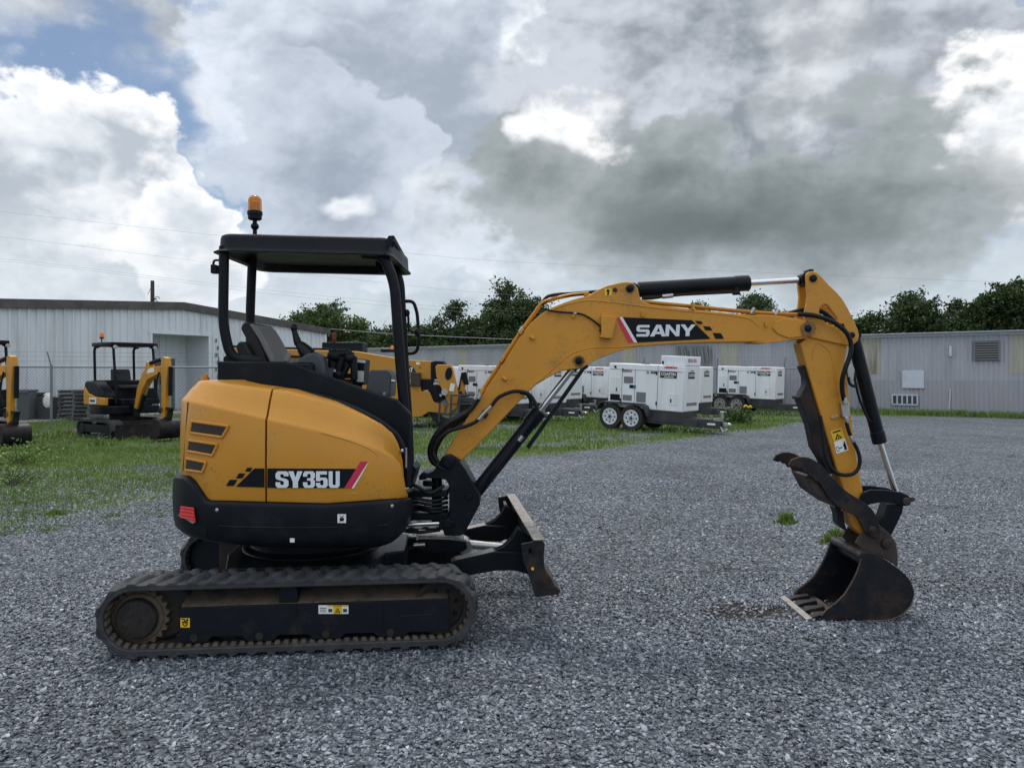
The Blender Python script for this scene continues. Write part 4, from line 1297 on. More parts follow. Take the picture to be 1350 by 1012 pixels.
mb.tube(fillet([at(x, y, AY) for x, y in ((1071, 474), (1072, 462), (1075, 453.5), (1080, 452), (1090, 459), (1095, 465), (1098, 480), (1102, 505), (1108, 545))], .05), .0042, 6)
mb.build('weld_seam', M['yellow'], AR)
mb = MB()
for x, y, r in ((1073, 366.6, .0245), (1124, 441.5, .020)):
    mb.lathe(at(x, y, AY - .035), (0, 1, 0), [(0, r * .7), (.004, r), (.03, r)], 20); mb.lathe(at(x, y, AY - .039), (0, 1, 0), [(0, r * .4), (.008, r * .5)], 6)
mb.box(at(1066, 358, AY + .05), (.03, .1, .02))
mb.build('pin', M['black'], AR, .002, split=True)
# warning stickers on the arm
mb = MB()
def aq(pts, mi, l): mb.add([at(x, y, AY - l) for x, y in pts], [tuple(range(len(pts)))], mi)
aq([(1094.5, 568.5), (1109.5, 563.5), (1114, 577.5), (1099.5, 583)], 0, .003)
aq([(1099.5, 583), (1114, 577.5), (1118.7, 593), (1103, 598)], 1, .003)
aq([(1097.5, 569.5), (1108, 566), (1108.6, 567.8), (1098, 571.2)], 2, .004)
aq([(1101, 580), (1103.6, 571.5), (1110.6, 576.6)], 2, .004); aq([(1103, 578.4), (1104.3, 574), (1108, 576.6)], 0, .005); aq([(1104.4, 577.6), (1105, 575.2), (1106.6, 576.8)], 2, .006)
aq([(1102.2, 589), (1105, 588), (1107, 594.6), (1104.2, 595.6)], 2, .004); aq([(1102.9, 589.7), (1104.7, 589), (1106.3, 594), (1104.6, 594.7)], 1, .005)
aq([(1105.4, 590.5), (1110.4, 588.8), (1110.9, 590), (1105.8, 591.7)], 2, .004)
aq([(1112, 584.2), (1114.4, 583.4), (1117, 592), (1113.2, 593.3), (1113, 589), (1111.6, 588)], 2, .004); aq([(1111.8, 581.8), (1113.6, 581.2), (1114.2, 583.2), (1112.4, 583.8)], 2, .004)
mb.build('warning_sticker', [M['stickeryellow'], M['white'], M['decalblack']], AR, fix=False, smooth=False)
# hoses over the elbow and down the arm
mb = MB()
mb.tube(spline([at(x, y, Y) for x, y, Y in ((1052, 414, 5.01), (1068, 415, 4.99), (1082, 418, 4.97), (1096, 423, 4.96), (1107, 430, 4.96), (1117, 440, 4.96), (1122, 453, 4.96), (1121, 467, 4.96), (1115, 484, 4.96), (1110.5, 500, 4.97), (1110.5, 515, 4.98), (1113.5, 530, 4.985))], 6), .0155, 12)
mb.tube(spline([at(x, y, Y) for x, y, Y in ((1040, 413, 5.1), (1062, 408, 5.1), (1082, 410, 5.1), (1098, 422, 5.1), (1112, 436, 5.1), (1120, 447, 5.1))], 6), .0155, 10)
mb.tube(spline([at(x, y, 4.985) for x, y in ((1116, 556), (1119, 568), (1124, 580), (1130, 592), (1133.5, 604), (1132, 616), (1125, 624), (1113, 626), (1101, 622), (1092, 611), (1087, 594), (1085, 576), (1083, 560), (1081, 548))], 6), .0125, 10)
mb.build('hose', M['hose'], AR, split=True)
mb = MB()
mb.prism(pl([(1109, 531), (1119, 529), (1121.5, 548), (1116, 552), (1111, 549)], 4.99), (0, .05, 0))
mb.cyl(at(1113, 524, 4.985), at(1114, 533, 4.985), .018, 10); mb.cyl(at(1115.5, 549, 4.985), at(1117, 558, 4.985), .014, 10); mb.cyl(at(1121, 574, 4.985), at(1125, 583, 4.985), .0135, 10)
mb.cyl(at(1103, 548.5, AY - .01), at(1103, 548.5, AY), .008, 8); mb.cyl(at(1097, 550, AY - .01), at(1097, 550, AY), .008, 8)
mb.build('hose_fitting', M['zinc'], AR, .003, split=True)
mb = MB(); mb.prism(pl([(1095, 548), (1106, 545.5), (1107, 551), (1096, 553)], AY - .006), (0, .008, 0)); mb.build('sensor_plate', M['yellow'], AR, .002)

# ---------------------------------------------------------------- bucket cylinder, links
YC = 5.10
p0, p1, q1 = at(1124, 441.5, YC), at(1160, 584, YC), at(1183, 655, YC)
d = (p1 - p0).normalized(); L = (p1 - p0).length
mb = MB(); mb.lathe(p0, d, [(.03, .02), (.03, .043), (L - .08, .043), (L - .08, .047), (L - .005, .047), (L, .04), (L, .02)], 28); mb.lathe(p0 + Vector((0, -.045, 0)), (0, 1, 0), [(0, .04), (.09, .04)], 18)
mb.tube(spline([at(x, y, 5.04) for x, y in ((1126, 490), (1128, 505), (1133, 525), (1141, 545), (1147, 556))], 6), .009, 8)
CB = mb.build('bucket_cylinder', M['black'], EXC, .002)
mb = MB(); mb.cyl(p1 - d * .02, q1, .019, 18); mb.build('cylinder_rod', M['chrome'], CB)
mb = MB(); mb.prism(pl([(1117, 484), (1122, 480), (1127, 486), (1126, 499), (1121, 504), (1118, 496)], 5.03), (0, .04, 0)); mb.build('valve_block', M['zinc'], CB, .004)
mb = MB(); mb.tube(spline([at(x, y, 5.0) for x, y in ((1119, 497), (1120, 505), (1126, 509), (1129, 504))], 5), .010, 8); mb.build('hose', M['hose'], CB)
# guide link (two curved bars) and bucket link
gl_ = [(1134, 658), (1138, 649), (1148, 645.5), (1165, 645.5), (1188, 648.5), (1198, 652.5), (1202.5, 659), (1200, 666), (1192, 667), (1180, 662), (1165, 661.5), (1150, 664), (1140, 667)]
mb = MB()
mb.prism(pl(gl_, 5.0), (0, .022, 0)); GK = mb.build('guide_link', M['black'], EXC, .005)
mb = MB(); mb.prism([p + Vector((0, .18, 0)) for p in pl(gl_, 5.0)], (0, .022, 0)); mb.build('guide_link', M['black'], EXC, .005)
mb = MB(); mb.lathe(at(1196, 661, 4.985), (0, 1, 0), [(0, .02), (.004, .026), (.235, .026), (.24, .02)], 18); mb.cyl(at(1203, 658, 5.02), at(1203, 658, 5.20), .016, 10); mb.build('pin', M['rusty'], GK, .003)
mb = MB(); mb.prism(pl([(1171, 664), (1192, 665), (1190, 676), (1180, 697), (1172, 712), (1158, 704), (1162, 690)], 5.045), (0, .115, 0)); mb.build('bucket_link', M['black'], EXC, .008)

# ---------------------------------------------------------------- thumb
cl = [(1040, 613.5), (1044, 606), (1053, 602.5), (1061, 602.3), (1069, 604), (1078, 609), (1086, 616), (1094, 625), (1099, 630), (1108, 640), (1117, 648), (1129, 655.5), (1141, 663), (1150, 671), (1157, 682), (1161, 701), (1159, 710), (1148, 707), (1139, 699), (1131, 683), (1126, 678), (1117, 675), (1104, 667), (1092, 655), (1085, 643), (1080, 636), (1074, 633), (1072, 629), (1067, 628), (1065, 623.5), (1060, 623), (1058, 618.5), (1053, 618), (1050, 614.5), (1046, 616)]
mb = MB(); mb.prism(pl(cl, 4.95), (0, .028, 0)); TH = mb.build('thumb', M['rust'], EXC, .004)
mb = MB(); mb.prism([p + Vector((0, .29, 0)) for p in pl(cl, 4.95)], (0, .028, 0)); mb.build('claw', M['rust'], TH, .004)
mb = MB()
mb.prism(pl([(1062, 627), (1068, 626), (1082, 642), (1102, 665), (1100, 668), (1086, 658), (1074, 650)], 4.98), (0, .26, 0))
mb.build('cross_plate', M['rusty'], TH, .004)
mb = MB(); mb.cyl(at(1116, 658.5, 4.944), at(1116, 658.5, 4.96), .014, 12); mb.build('pin_hole', M['black'], TH)
mb = MB(); mb.lathe(at(1151, 699, 4.935), (0, 1, 0), [(0, .025), (.005, .03), (.02, .03)], 6); mb.lathe(at(1151, 699, 4.928), (0, 1, 0), [(0, .012), (.01, .016)], 14); mb.build('pivot_nut', M['muddark'], TH, .003)
# thumb strut and its mount on the underside of the arm
mb = MB()
mb.prism(pl([(1057, 482), (1063, 481), (1073, 520), (1088, 568), (1096, 597), (1101, 622), (1092, 626), (1083, 606), (1073, 590), (1067, 561), (1054, 527), (1058, 517), (1063, 508), (1063, 497)], 5.05), (0, .10, 0))
SM = mb.build('thumb_mount', M['rust'], EXC, .006)
mb = MB(); mb.lathe(at(1055.5, 524, 5.03), (0, 1, 0), [(0, .012), (.13, .012)], 12); mb.build('mount_pin', M['rust'], SM, .002)
mb = MB(); mb.prism(pl([(1100, 668), (1112, 674), (1114, 690), (1117, 700), (1110, 696), (1105, 690), (1104, 678)], 5.06), (0, .09, 0)); mb.build('stop_block', M['rust'], AR, .004)

# ---------------------------------------------------------------- bucket
Y0, Y1 = 4.865, 5.345
side = [(1134.7, 738.7), (1136.5, 730.5), (1141, 727), (1157, 730), (1181, 746.5), (1194, 757), (1201, 766), (1205, 780), (1203, 792), (1198, 802), (1187, 811.5), (1171, 817), (1140, 818.5), (1112, 819), (1083, 820), (1083, 811), (1090, 803), (1102, 794), (1113, 783), (1122, 769), (1129, 755)]
mb = MB()
curve = [(1141, 727.5), (1157, 730.5), (1181, 747), (1194, 757.5), (1200.5, 766), (1204.2, 780), (1202.3, 792), (1197.5, 801.5), (1186.5, 811), (1170.5, 816.3), (1140, 817.8), (1112, 818.3), (1090, 819)]
outer = spline([(x, y, 0) for x, y in curve], 4)
cc = Vector((1150, 778, 0))
inner = [p + (cc - p).normalized() * 3.0 for p in outer]
mb = MB(); mb.prism([at(p.x, p.y, Y0 + .010) for p in outer + inner[::-1]], (0, Y1 - Y0 - .02, 0)); BK = mb.build('bucket', M['rust'], EXC, .002)
MB().prism(pl(side, Y0), (0, .016, 0)).build('side_plate', M['rust'], BK, .004)
MB().prism([p + Vector((0, Y1 - Y0 - .016, 0)) for p in pl(side, Y0)], (0, .016, 0)).build('side_plate', M['rust'], BK, .004)
mb = MB(); mb.prism([at(x, y, Y0 - .006) for x, y in ((1135, 739), (1140, 728), (1152, 729), (1147, 750), (1137, 775), (1120, 797), (1107, 815), (1095, 819), (1083, 819.5), (1083, 812), (1091, 803), (1103, 794.5), (1114, 783.5), (1123, 769.5), (1130, 755.5))], (0, .008, 0)); mb.build('side_cutter', M['rust'], BK, .002)
# lip, teeth and the bar welded across them
mb = MB(); mb.prism(pl([(1080, 815.5), (1112, 812.5), (1114, 818.5), (1080, 820.5)], Y0 + .005), (0, Y1 - Y0 - .01, 0)); mb.build('cutting_lip', M['rusty'], BK, .003)
for k in range(4):
    yy = Y0 + .02 + k * (Y1 - Y0 - .09) / 3
    mb = MB(); mb.prism([p + Vector((0, yy - Y0, 0)) for p in pl([(1066, 816.5), (1082, 811.5), (1100, 808.5), (1102, 816), (1084, 819.5), (1066, 819)], Y0)], (0, .055, 0)); mb.build('tooth', M['rust'], BK, .005)
mb = MB(); mb.prism(pl([(1062.5, 815.5), (1071, 813.5), (1072, 817), (1062.5, 818.5)], Y0 - .004), (0, Y1 - Y0 + .008, 0)); mb.build('tooth_bar', M['bare'], BK, .004)
mb = MB(); mb.cyl(at(1138.5, 733, Y0 + .01), at(1138.5, 733, Y0 + .01) + Vector((0, Y1 - Y0 - .02, 0)), .026, 16); mb.build('top_tube', M['worn'], BK)
# rubbed rims of the side plates
for yy in (Y0 - .001, Y1 - .001):
    dyv = Vector((0, yy - Y0, 0))
    mb = MB(); mb.tube([p + dyv for p in spline(pl(((1136, 736), (1134.7, 740), (1129, 755), (1122, 769), (1113, 783), (1102, 794), (1090, 803), (1083, 811)), Y0), 4)], .0045, 6)
    mb.tube([p + dyv for p in spline(pl(((1200, 766), (1204.6, 780), (1202.6, 792), (1197.5, 801.5), (1186.5, 811), (1170.5, 816.6), (1140, 818.2), (1112, 818.7), (1086, 819.6)), Y0), 4)], .004, 6)
    mb.build('rubbed_rim', M['edgerust'], BK, split=True)
mb = MB(); mb.cyl(at(1146, 744, Y0 + .02), at(1146, 744, Y0 + .02) + Vector((0, Y1 - Y0 - .04, 0)), .03, 14); mb.build('inner_tube', M['black'], BK)
mb = MB(); mb.tube(spline([at(x, y, Y1 - .018) for x, y in ((1140, 745), (1128, 772), (1108, 800))], 5), .004, 6); mb.build('weld_seam', M['edgerust'], BK)
# hanger ears
hg = [(1140, 700), (1148, 690), (1160, 692), (1174, 704), (1182, 716), (1184, 732), (1184, 747), (1170, 738), (1157, 730), (1140, 728), (1128, 716), (1132, 708)]
mb = MB()
for y in (4.985, 5.185): mb.prism([p + Vector((0, y - 4.985, 0)) for p in pl(hg, 4.985)], (0, .022, 0))
mb.build('hanger', M['rusty'], BK, .005, split=True)
mb = MB()
for x, y in ((1170.5, 717), (1151, 699)):
    mb.lathe(at(x, y, 4.955), (0, 1, 0), [(0, .024), (.006, .032), (.03, .033), (.03, .026), (.28, .026)], 20); mb.lathe(at(x, y, 4.95), (0, 1, 0), [(0, .008), (.01, .012)], 8)
mb.build('hanger_pin', M['muddark'], BK, .003, split=True)
# raised emblem on the side plate
mb = MB()
def em(pts): mb.prism([at(x, y, Y0 - .004) for x, y in pts], (0, .005, 0))
em([(1156.5, 781), (1158.5, 783), (1160, 788), (1164, 792.5), (1163, 794), (1158, 790)])
em([(1178, 778), (1178.5, 781), (1176, 788), (1171, 794), (1170, 792), (1174, 786), (1175, 780)])
em([(1162, 780.5), (1164, 779), (1174, 779), (1172, 782), (1169.5, 782), (1169, 791), (1167, 794), (1165.8, 791), (1166, 782), (1163.5, 782)])
em([(1162, 783), (1163.5, 785), (1165, 791), (1163.5, 790)])
mb.build('emblem', M['rust'], BK, .001)
# ================================================================ camera, light, sky
cam = bpy.data.cameras.new('camera')
cam.sensor_width = 36; cam.lens = 36 * F / 1350
cam.shift_y = -(506 - HY) / 1350
cam.clip_start = .05; cam.clip_end = 2000
co = bpy.data.objects.new('camera', cam); COL.objects.link(co)
co.location = (0, 0, CAMH); co.rotation_euler = (R(90), 0, 0)
SC.camera = co
SC.view_settings.view_transform = 'Standard'; SC.view_settings.look = 'None'
SC.view_settings.exposure = EXPO; SC.view_settings.gamma = 1
try: SC.cycles.use_denoising = True
except Exception: pass

SUN_EL, SUN_AZ = 62, -18           # azimuth from straight ahead, to the left
sd = Vector((math.sin(R(SUN_AZ)) * math.cos(R(SUN_EL)), math.cos(R(SUN_AZ)) * math.cos(R(SUN_EL)), math.sin(R(SUN_EL))))
sl = bpy.data.lights.new('sun', 'SUN'); sl.energy = SUN_E; sl.angle = R(14); sl.color = (1, .95, .88)
so = bpy.data.objects.new('sun', sl); COL.objects.link(so)
so.rotation_euler = sd.to_track_quat('Z', 'Y').to_euler(); so.location = (0, 0, 30)

wd = bpy.data.worlds.new('World'); SC.world = wd; wd.use_nodes = True
nt = wd.node_tree; nt.nodes.clear(); L = nt.links.new
out = nt.nodes.new('ShaderNodeOutputWorld')
sky = nd(nt, 'ShaderNodeTexSky', sky_type='NISHITA', sun_disc=False)
sky.sun_elevation = R(SUN_EL); sky.sun_rotation = R(SUN_AZ); sky.altitude = 10; sky.air_density = 1.0; sky.dust_density = .6; sky.ozone_density = 1.6
bg1 = nd(nt, 'ShaderNodeBackground'); bg1.inputs['Strength'].default_value = .075
L(sky.outputs['Color'], bg1.inputs['Color'])
tc = nd(nt, 'ShaderNodeTexCoord')
D = tc.outputs['Generated']
sep = nd(nt, 'ShaderNodeSeparateXYZ'); L(D, sep.inputs[0])
def mth(op, a, b=None, c=None, clamp=False):
    n = nt.nodes.new('ShaderNodeMath'); n.operation = op; n.use_clamp = clamp
    for i, v in enumerate((a, b, c)):
        if v is None: continue
        if isinstance(v, (int, float)): n.inputs[i].default_value = v
        else: L(v, n.inputs[i])
    return n.outputs[0]
def smooth(v, lo, hi, a=0, b=1):
    n = nd(nt, 'ShaderNodeMapRange', interpolation_type='SMOOTHSTEP')
    L(v, n.inputs['Value'])
    for k, x in (('From Min', lo), ('From Max', hi), ('To Min', a), ('To Max', b)):
        if isinstance(x, (int, float)): n.inputs[k].default_value = x
        else: L(x, n.inputs[k])
    return n.outputs['Result']
def mixc(f, a, b):
    n = nd(nt, 'ShaderNodeMix', data_type='RGBA')
    for s, v in ((n.inputs['Factor'], f), (n.inputs[6], a), (n.inputs[7], b)):
        if isinstance(v, (int, float)): s.default_value = v
        elif isinstance(v, tuple): s.default_value = (*v, 1)
        else: L(v, s)
    return n.outputs[2]
az = mth('ARCTAN2', sep.outputs[0], sep.outputs[1])
el = mth('ARCSINE', sep.outputs[2])
def noise_(vec, scale, detail, rough=.58, w=0, lac=2.0, dist=0):
    n = nd(nt, 'ShaderNodeTexNoise', noise_dimensions='3D')
    n.inputs['Scale'].default_value = scale; n.inputs['Detail'].default_value = detail; n.inputs['Roughness'].default_value = rough
    n.inputs['Lacunarity'].default_value = lac
    o = nd(nt, 'ShaderNodeVectorMath', operation='ADD'); L(vec, o.inputs[0]); o.inputs[1].default_value = (w * 1.3, w * 2.1, -w)
    L(o.outputs[0], n.inputs['Vector'])
    return n
# clouds billow wider than tall near the horizon: stretch the sampling direction
mp = nd(nt, 'ShaderNodeMapping'); mp.inputs['Scale'].default_value = (1, 1, 1.35); L(D, mp.inputs['Vector'])
V = mp.outputs['Vector']
wl = noise_(V, 3.2, 9, .56, 1.7)
ws = nd(nt, 'ShaderNodeSeparateColor'); L(wl.outputs['Color'], ws.inputs[0])
wa = mth('SUBTRACT', ws.outputs[0], .5); we = mth('SUBTRACT', ws.outputs[1], .5); wc = mth('SUBTRACT', ws.outputs[2], .5)
# billows: rounded cauliflower relief, lit from the upper edge
def billow(vec, scale):
    n = nd(nt, 'ShaderNodeTexVoronoi', voronoi_dimensions='3D', feature='F1', normalize=True)
    n.inputs['Scale'].default_value = scale; n.inputs['Detail'].default_value = 2.0; n.inputs['Roughness'].default_value = .52; n.inputs['Lacunarity'].default_value = 2.2
    L(vec, n.inputs['Vector'])
    return mth('SUBTRACT', 1.0, n.outputs['Distance'])
wv = nd(nt, 'ShaderNodeVectorMath', operation='SCALE'); L(wl.outputs['Color'], wv.inputs[0]); wv.inputs['Scale'].default_value = .16
VW = nd(nt, 'ShaderNodeVectorMath', operation='ADD'); L(V, VW.inputs[0]); L(wv.outputs[0], VW.inputs[1]); VW = VW.outputs[0]
vo = noise_(V, 9.0, 8, .55, 3.1)
bl_ = billow(VW, 8.0)
mpo = nd(nt, 'ShaderNodeVectorMath', operation='ADD'); L(V, mpo.inputs[0]); mpo.inputs[1].default_value = (-.010, .0, .026)
vo2 = noise_(mpo.outputs[0], 9.0, 8, .55, 3.1)
mpo3 = nd(nt, 'ShaderNodeVectorMath', operation='ADD'); L(VW, mpo3.inputs[0]); mpo3.inputs[1].default_value = (-.008, .0, .018)
bl2 = billow(mpo3.outputs[0], 8.0)
bl3 = billow(VW, 21.0)
mpo4 = nd(nt, 'ShaderNodeVectorMath', operation='ADD'); L(VW, mpo4.inputs[0]); mpo4.inputs[1].default_value = (-.004, .0, .009)
bl4 = billow(mpo4.outputs[0], 21.0)
relief = mth('ADD', mth('MULTIPLY', mth('SUBTRACT', bl3, bl4), .28), mth('ADD', mth('MULTIPLY', mth('SUBTRACT', vo.outputs['Fac'], vo2.outputs['Fac']), .5), mth('MULTIPLY', mth('SUBTRACT', bl_, bl2), .45)))       # + where it thins upward
big = noise_(V, 2.1, 6, .55, 8.2)
mpo2 = nd(nt, 'ShaderNodeVectorMath', operation='ADD'); L(V, mpo2.inputs[0]); mpo2.inputs[1].default_value = (-.03, 0, .07)
big2 = noise_(mpo2.outputs[0], 2.1, 6, .55, 8.2)
relief2 = mth('SUBTRACT', big.outputs['Fac'], big2.outputs['Fac'])

def blob(px, py, rx, ry, warp=.16, rot=0):
    """distance field of a cloud centred on the direction of a photo pixel; 0 centre, 1 edge"""
    a0 = math.atan2(px - PX0, F); e0 = math.atan2(HY - py, math.hypot(F, px - PX0))
    ra = rx / F; re = ry / F
    da = mth('SUBTRACT', mth('ADD', az, mth('MULTIPLY', wa, warp * 2)), a0)
    de = mth('SUBTRACT', mth('ADD', el, mth('MULTIPLY', we, warp * 2)), e0)
    if rot:
        c, s = math.cos(R(rot)), math.sin(R(rot))
        da, de = mth('ADD', mth('MULTIPLY', da, c), mth('MULTIPLY', de, s)), mth('SUBTRACT', mth('MULTIPLY', de, c), mth('MULTIPLY', da, s))
    u = mth('DIVIDE', da, ra); v = mth('DIVIDE', de, re)
    return mth('SQRT', mth('ADD', mth('MULTIPLY', u, u), mth('MULTIPLY', v, v)))

def rag(d, a, b):
    """eat into the outline of a cloud with billows"""
    return mth('ADD', d, mth('ADD', mth('MULTIPLY', mth('SUBTRACT', big.outputs['Fac'], .5), a), mth('ADD', mth('MULTIPLY', mth('SUBTRACT', vo.outputs['Fac'], .5), b * .5), mth('MULTIPLY', mth('SUBTRACT', .80, bl_), b * .8))))
def layer(base, cov, d, soft, rim, core, rimw=.5, amt=1.0, rel=2.2, rel2=1.0):
    """one cloud over what lies behind: thin edges glow (lit from behind), thick centres are grey"""
    m = smooth(d, 1.0, 1.0 - soft, 0, amt)
    t = mth('DIVIDE', mth('SUBTRACT', d, 1.0 - rimw), rimw)
    t = mth('ADD', t, mth('ADD', mth('MULTIPLY', relief, rel), mth('MULTIPLY', relief2, rel2)))
    t = smooth(t, -.25, 1.1, 0, 1)
    c = mixc(t, core, rim)
    base = c if base is None else mixc(m, base, c)
    cov = m if cov is None else mth('MAXIMUM', cov, m)
    return base, cov

# general high veil; out of frame, brighter unseen cloud is added to light the scene
veil = smooth(noise_(V, 1.7, 7, .55, 5.5).outputs['Fac'], .36, .56, 0, 1)
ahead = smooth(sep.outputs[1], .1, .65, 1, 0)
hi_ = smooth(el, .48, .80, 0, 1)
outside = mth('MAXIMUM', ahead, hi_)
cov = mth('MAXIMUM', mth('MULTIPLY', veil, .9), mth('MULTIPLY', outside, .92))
vt = mth('ADD', smooth(noise_(V, 4.5, 8, .55, 2.5).outputs['Fac'], .36, .64, 0, 1), mth('MULTIPLY', relief, 1.5), None, True)
base = mixc(vt, VEIL_D, VEIL_B)
zen = smooth(el, .45, .95, 0, 1)
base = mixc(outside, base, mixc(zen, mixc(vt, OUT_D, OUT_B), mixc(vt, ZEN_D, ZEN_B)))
for (px, py, rx, ry, warp, rot, soft, rim, core, rimw, amt, rel, rel2, ra, rb) in CLOUDS:
    if rim is None:      # a hole: blue shows through
        m = smooth(rag(blob(px, py, rx, ry, warp * 2.2, rot), ra, rb), 1.0, 1.0 - soft, 0, amt)
        cov = mth('MULTIPLY', cov, mth('SUBTRACT', 1.0, m))
        continue
    base, cov = layer(base, cov, rag(blob(px, py, rx, ry, warp * 1.6, rot), ra, rb), soft, rim, core, rimw, amt, rel, rel2)
# low band of pale cloud along the horizon
hz = smooth(mth('ADD', el, mth('MULTIPLY', we, .30)), .21, .05, 0, .88)
mph = nd(nt, 'ShaderNodeMapping'); mph.inputs['Scale'].default_value = (1, 1, 2.0); L(D, mph.inputs['Vector'])
hc = mixc(mth('ADD', smooth(noise_(mph.outputs[0], 7, 8, .6, 6.6).outputs['Fac'], .36, .66, 0, 1), mth('MULTIPLY', relief, .8), None, True), HOR_D, HOR_B)
base = mixc(hz, base, hc); cov = mth('MAXIMUM', cov, hz)
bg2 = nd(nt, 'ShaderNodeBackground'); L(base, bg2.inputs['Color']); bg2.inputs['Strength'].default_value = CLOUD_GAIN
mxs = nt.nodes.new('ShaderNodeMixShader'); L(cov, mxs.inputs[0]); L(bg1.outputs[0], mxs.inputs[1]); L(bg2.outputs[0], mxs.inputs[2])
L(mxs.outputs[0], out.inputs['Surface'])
try: wd.cycles.sampling_method = 'MANUAL'; wd.cycles.sample_map_resolution = 128
except Exception: pass

# ================================================================ ground
# where grass grows (ground metres): used by both the soil and the blades
def band_px(points):   # photo polygon to ground polygon
    return [ground_at(x, y) for x, y in points]
gm = bpy.data.materials.new('gravel ground'); gm.use_nodes = True
nt = gm.node_tree; L = nt.links.new
b = nt.nodes['Principled BSDF']; b.inputs['Roughness'].default_value = .85; b.inputs['Specular IOR Level'].default_value = .3
tc = nd(nt, 'ShaderNodeTexCoord'); P = tc.outputs['Object']
v1 = nd(nt, 'ShaderNodeTexVoronoi', i_Scale=44.0); L(P, v1.inputs['Vector'])
sepc = nd(nt, 'ShaderNodeSeparateColor'); L(v1.outputs['Color'], sepc.inputs[0])
cr = nd(nt, 'ShaderNodeValToRGB')
e = cr.color_ramp.elements
e[0].position = 0; e[0].color = (*G_DARK, 1); e[1].position = 1; e[1].color = (*G_PALE, 1)
x = e.new(.45); x.color = (*G_MID, 1); x = e.new(.85); x.color = (*G_LIGHT, 1)
L(sepc.outputs[0], cr.inputs[0])
gap = nd(nt, 'ShaderNodeMapRange'); gap.inputs['From Min'].default_value = .25; gap.inputs['From Max'].default_value = .75; gap.inputs['To Min'].default_value = 1; gap.inputs['To Max'].default_value = .55
L(v1.outputs['Distance'], gap.inputs['Value'])
nz = nd(nt, 'ShaderNodeTexNoise', i_Scale=.62, i_Detail=7, i_Roughness=.62, i_Distortion=.8); L(P, nz.inputs['Vector'])
nzr = nd(nt, 'ShaderNodeMapRange'); nzr.inputs['From Min'].default_value = .3; nzr.inputs['From Max'].default_value = .7; nzr.inputs['To Min'].default_value = .74; nzr.inputs['To Max'].default_value = 1.26; L(nz.outputs['Fac'], nzr.inputs['Value'])
m1 = nd(nt, 'ShaderNodeMix', data_type='RGBA', blend_type='MULTIPLY'); m1.inputs['Factor'].default_value = 1; L(cr.outputs[0], m1.inputs[6]); L(nzr.outputs[0], m1.inputs[7])
m2 = nd(nt, 'ShaderNodeMix', data_type='RGBA', blend_type='MULTIPLY'); m2.inputs['Factor'].default_value = 1; L(m1.outputs[2], m2.inputs[6]); L(gap.outputs[0], m2.inputs[7])
# a patch of bare dark soil beside the bucket
pc = ground_at(985, 805)
sp_ = nd(nt, 'ShaderNodeSeparateXYZ'); L(P, sp_.inputs[0])
def m_(op, a, b_=None):
    n = nt.nodes.new('ShaderNodeMath'); n.operation = op
    for i, v in enumerate((a, b_)):
        if v is None: continue
        if isinstance(v, (int, float)): n.inputs[i].default_value = v
        else: L(v, n.inputs[i])
    return n.outputs[0]
nw = nd(nt, 'ShaderNodeTexNoise', i_Scale=5, i_Detail=6, i_Roughness=.7); L(P, nw.inputs['Vector'])
dx = m_('DIVIDE', m_('SUBTRACT', sp_.outputs[0], pc.x), .42); dy = m_('DIVIDE', m_('SUBTRACT', sp_.outputs[1], pc.y), .24)
rr = m_('ADD', m_('SQRT', m_('ADD', m_('MULTIPLY', dx, dx), m_('MULTIPLY', dy, dy))), m_('MULTIPLY', m_('SUBTRACT', nw.outputs['Fac'], .5), 2.2))
ps = nd(nt, 'ShaderNodeMapRange', interpolation_type='SMOOTHSTEP'); ps.inputs['From Min'].default_value = 1.0; ps.inputs['From Max'].default_value = .5; L(rr, ps.inputs['Value'])
m3 = nd(nt, 'ShaderNodeMix', data_type='RGBA'); L(ps.outputs[0], m3.inputs['Factor']); L(m2.outputs[2], m3.inputs[6]); m3.inputs[7].default_value = (.022, .017, .013, 1)
ta = nd(nt, 'ShaderNodeAttribute', attribute_name='turf')
tn = nd(nt, 'ShaderNodeTexNoise', i_Scale=7, i_Detail=7, i_Roughness=.7); L(P, tn.inputs['Vector'])
tm = nd(nt, 'ShaderNodeMapRange', interpolation_type='SMOOTHSTEP'); tm.inputs['From Min'].default_value = .37; tm.inputs['From Max'].default_value = .56
L(m_('ADD', m_('MULTIPLY', tn.outputs['Fac'], .55), m_('MULTIPLY', ta.outputs['Fac'], .42)), tm.inputs['Value'])
tcol = nd(nt, 'ShaderNodeValToRGB'); e = tcol.color_ramp.elements
e[0].position = .3; e[0].color = (.06, .082, .028, 1); e[1].position = .7; e[1].color = (.15, .145, .065, 1)
x = e.new(.5); x.color = (.085, .130, .035, 1)
tn2 = nd(nt, 'ShaderNodeTexNoise', i_Scale=2.2, i_Detail=8, i_Roughness=.7); L(P, tn2.inputs['Vector']); L(tn2.outputs['Fac'], tcol.inputs[0])
m4 = nd(nt, 'ShaderNodeMix', data_type='RGBA'); L(tm.outputs[0], m4.inputs['Factor']); L(m3.outputs[2], m4.inputs[6]); L(tcol.outputs[0], m4.inputs[7])
L(m4.outputs[2], b.inputs['Base Color'])
bp = nd(nt, 'ShaderNodeBump', i_Strength=.9, i_Distance=.02); 
hh = nd(nt, 'ShaderNodeMath', operation='SUBTRACT'); hh.inputs[0].default_value = 1; L(v1.outputs['Distance'], hh.inputs[1])
hh2 = nd(nt, 'ShaderNodeMath', operation='ADD'); L(hh.outputs[0], hh2.inputs[0]); L(sepc.outputs[1], hh2.inputs[1])
L(hh2.outputs[0], bp.inputs['Height']); L(bp.outputs[0], b.inputs['Normal'])
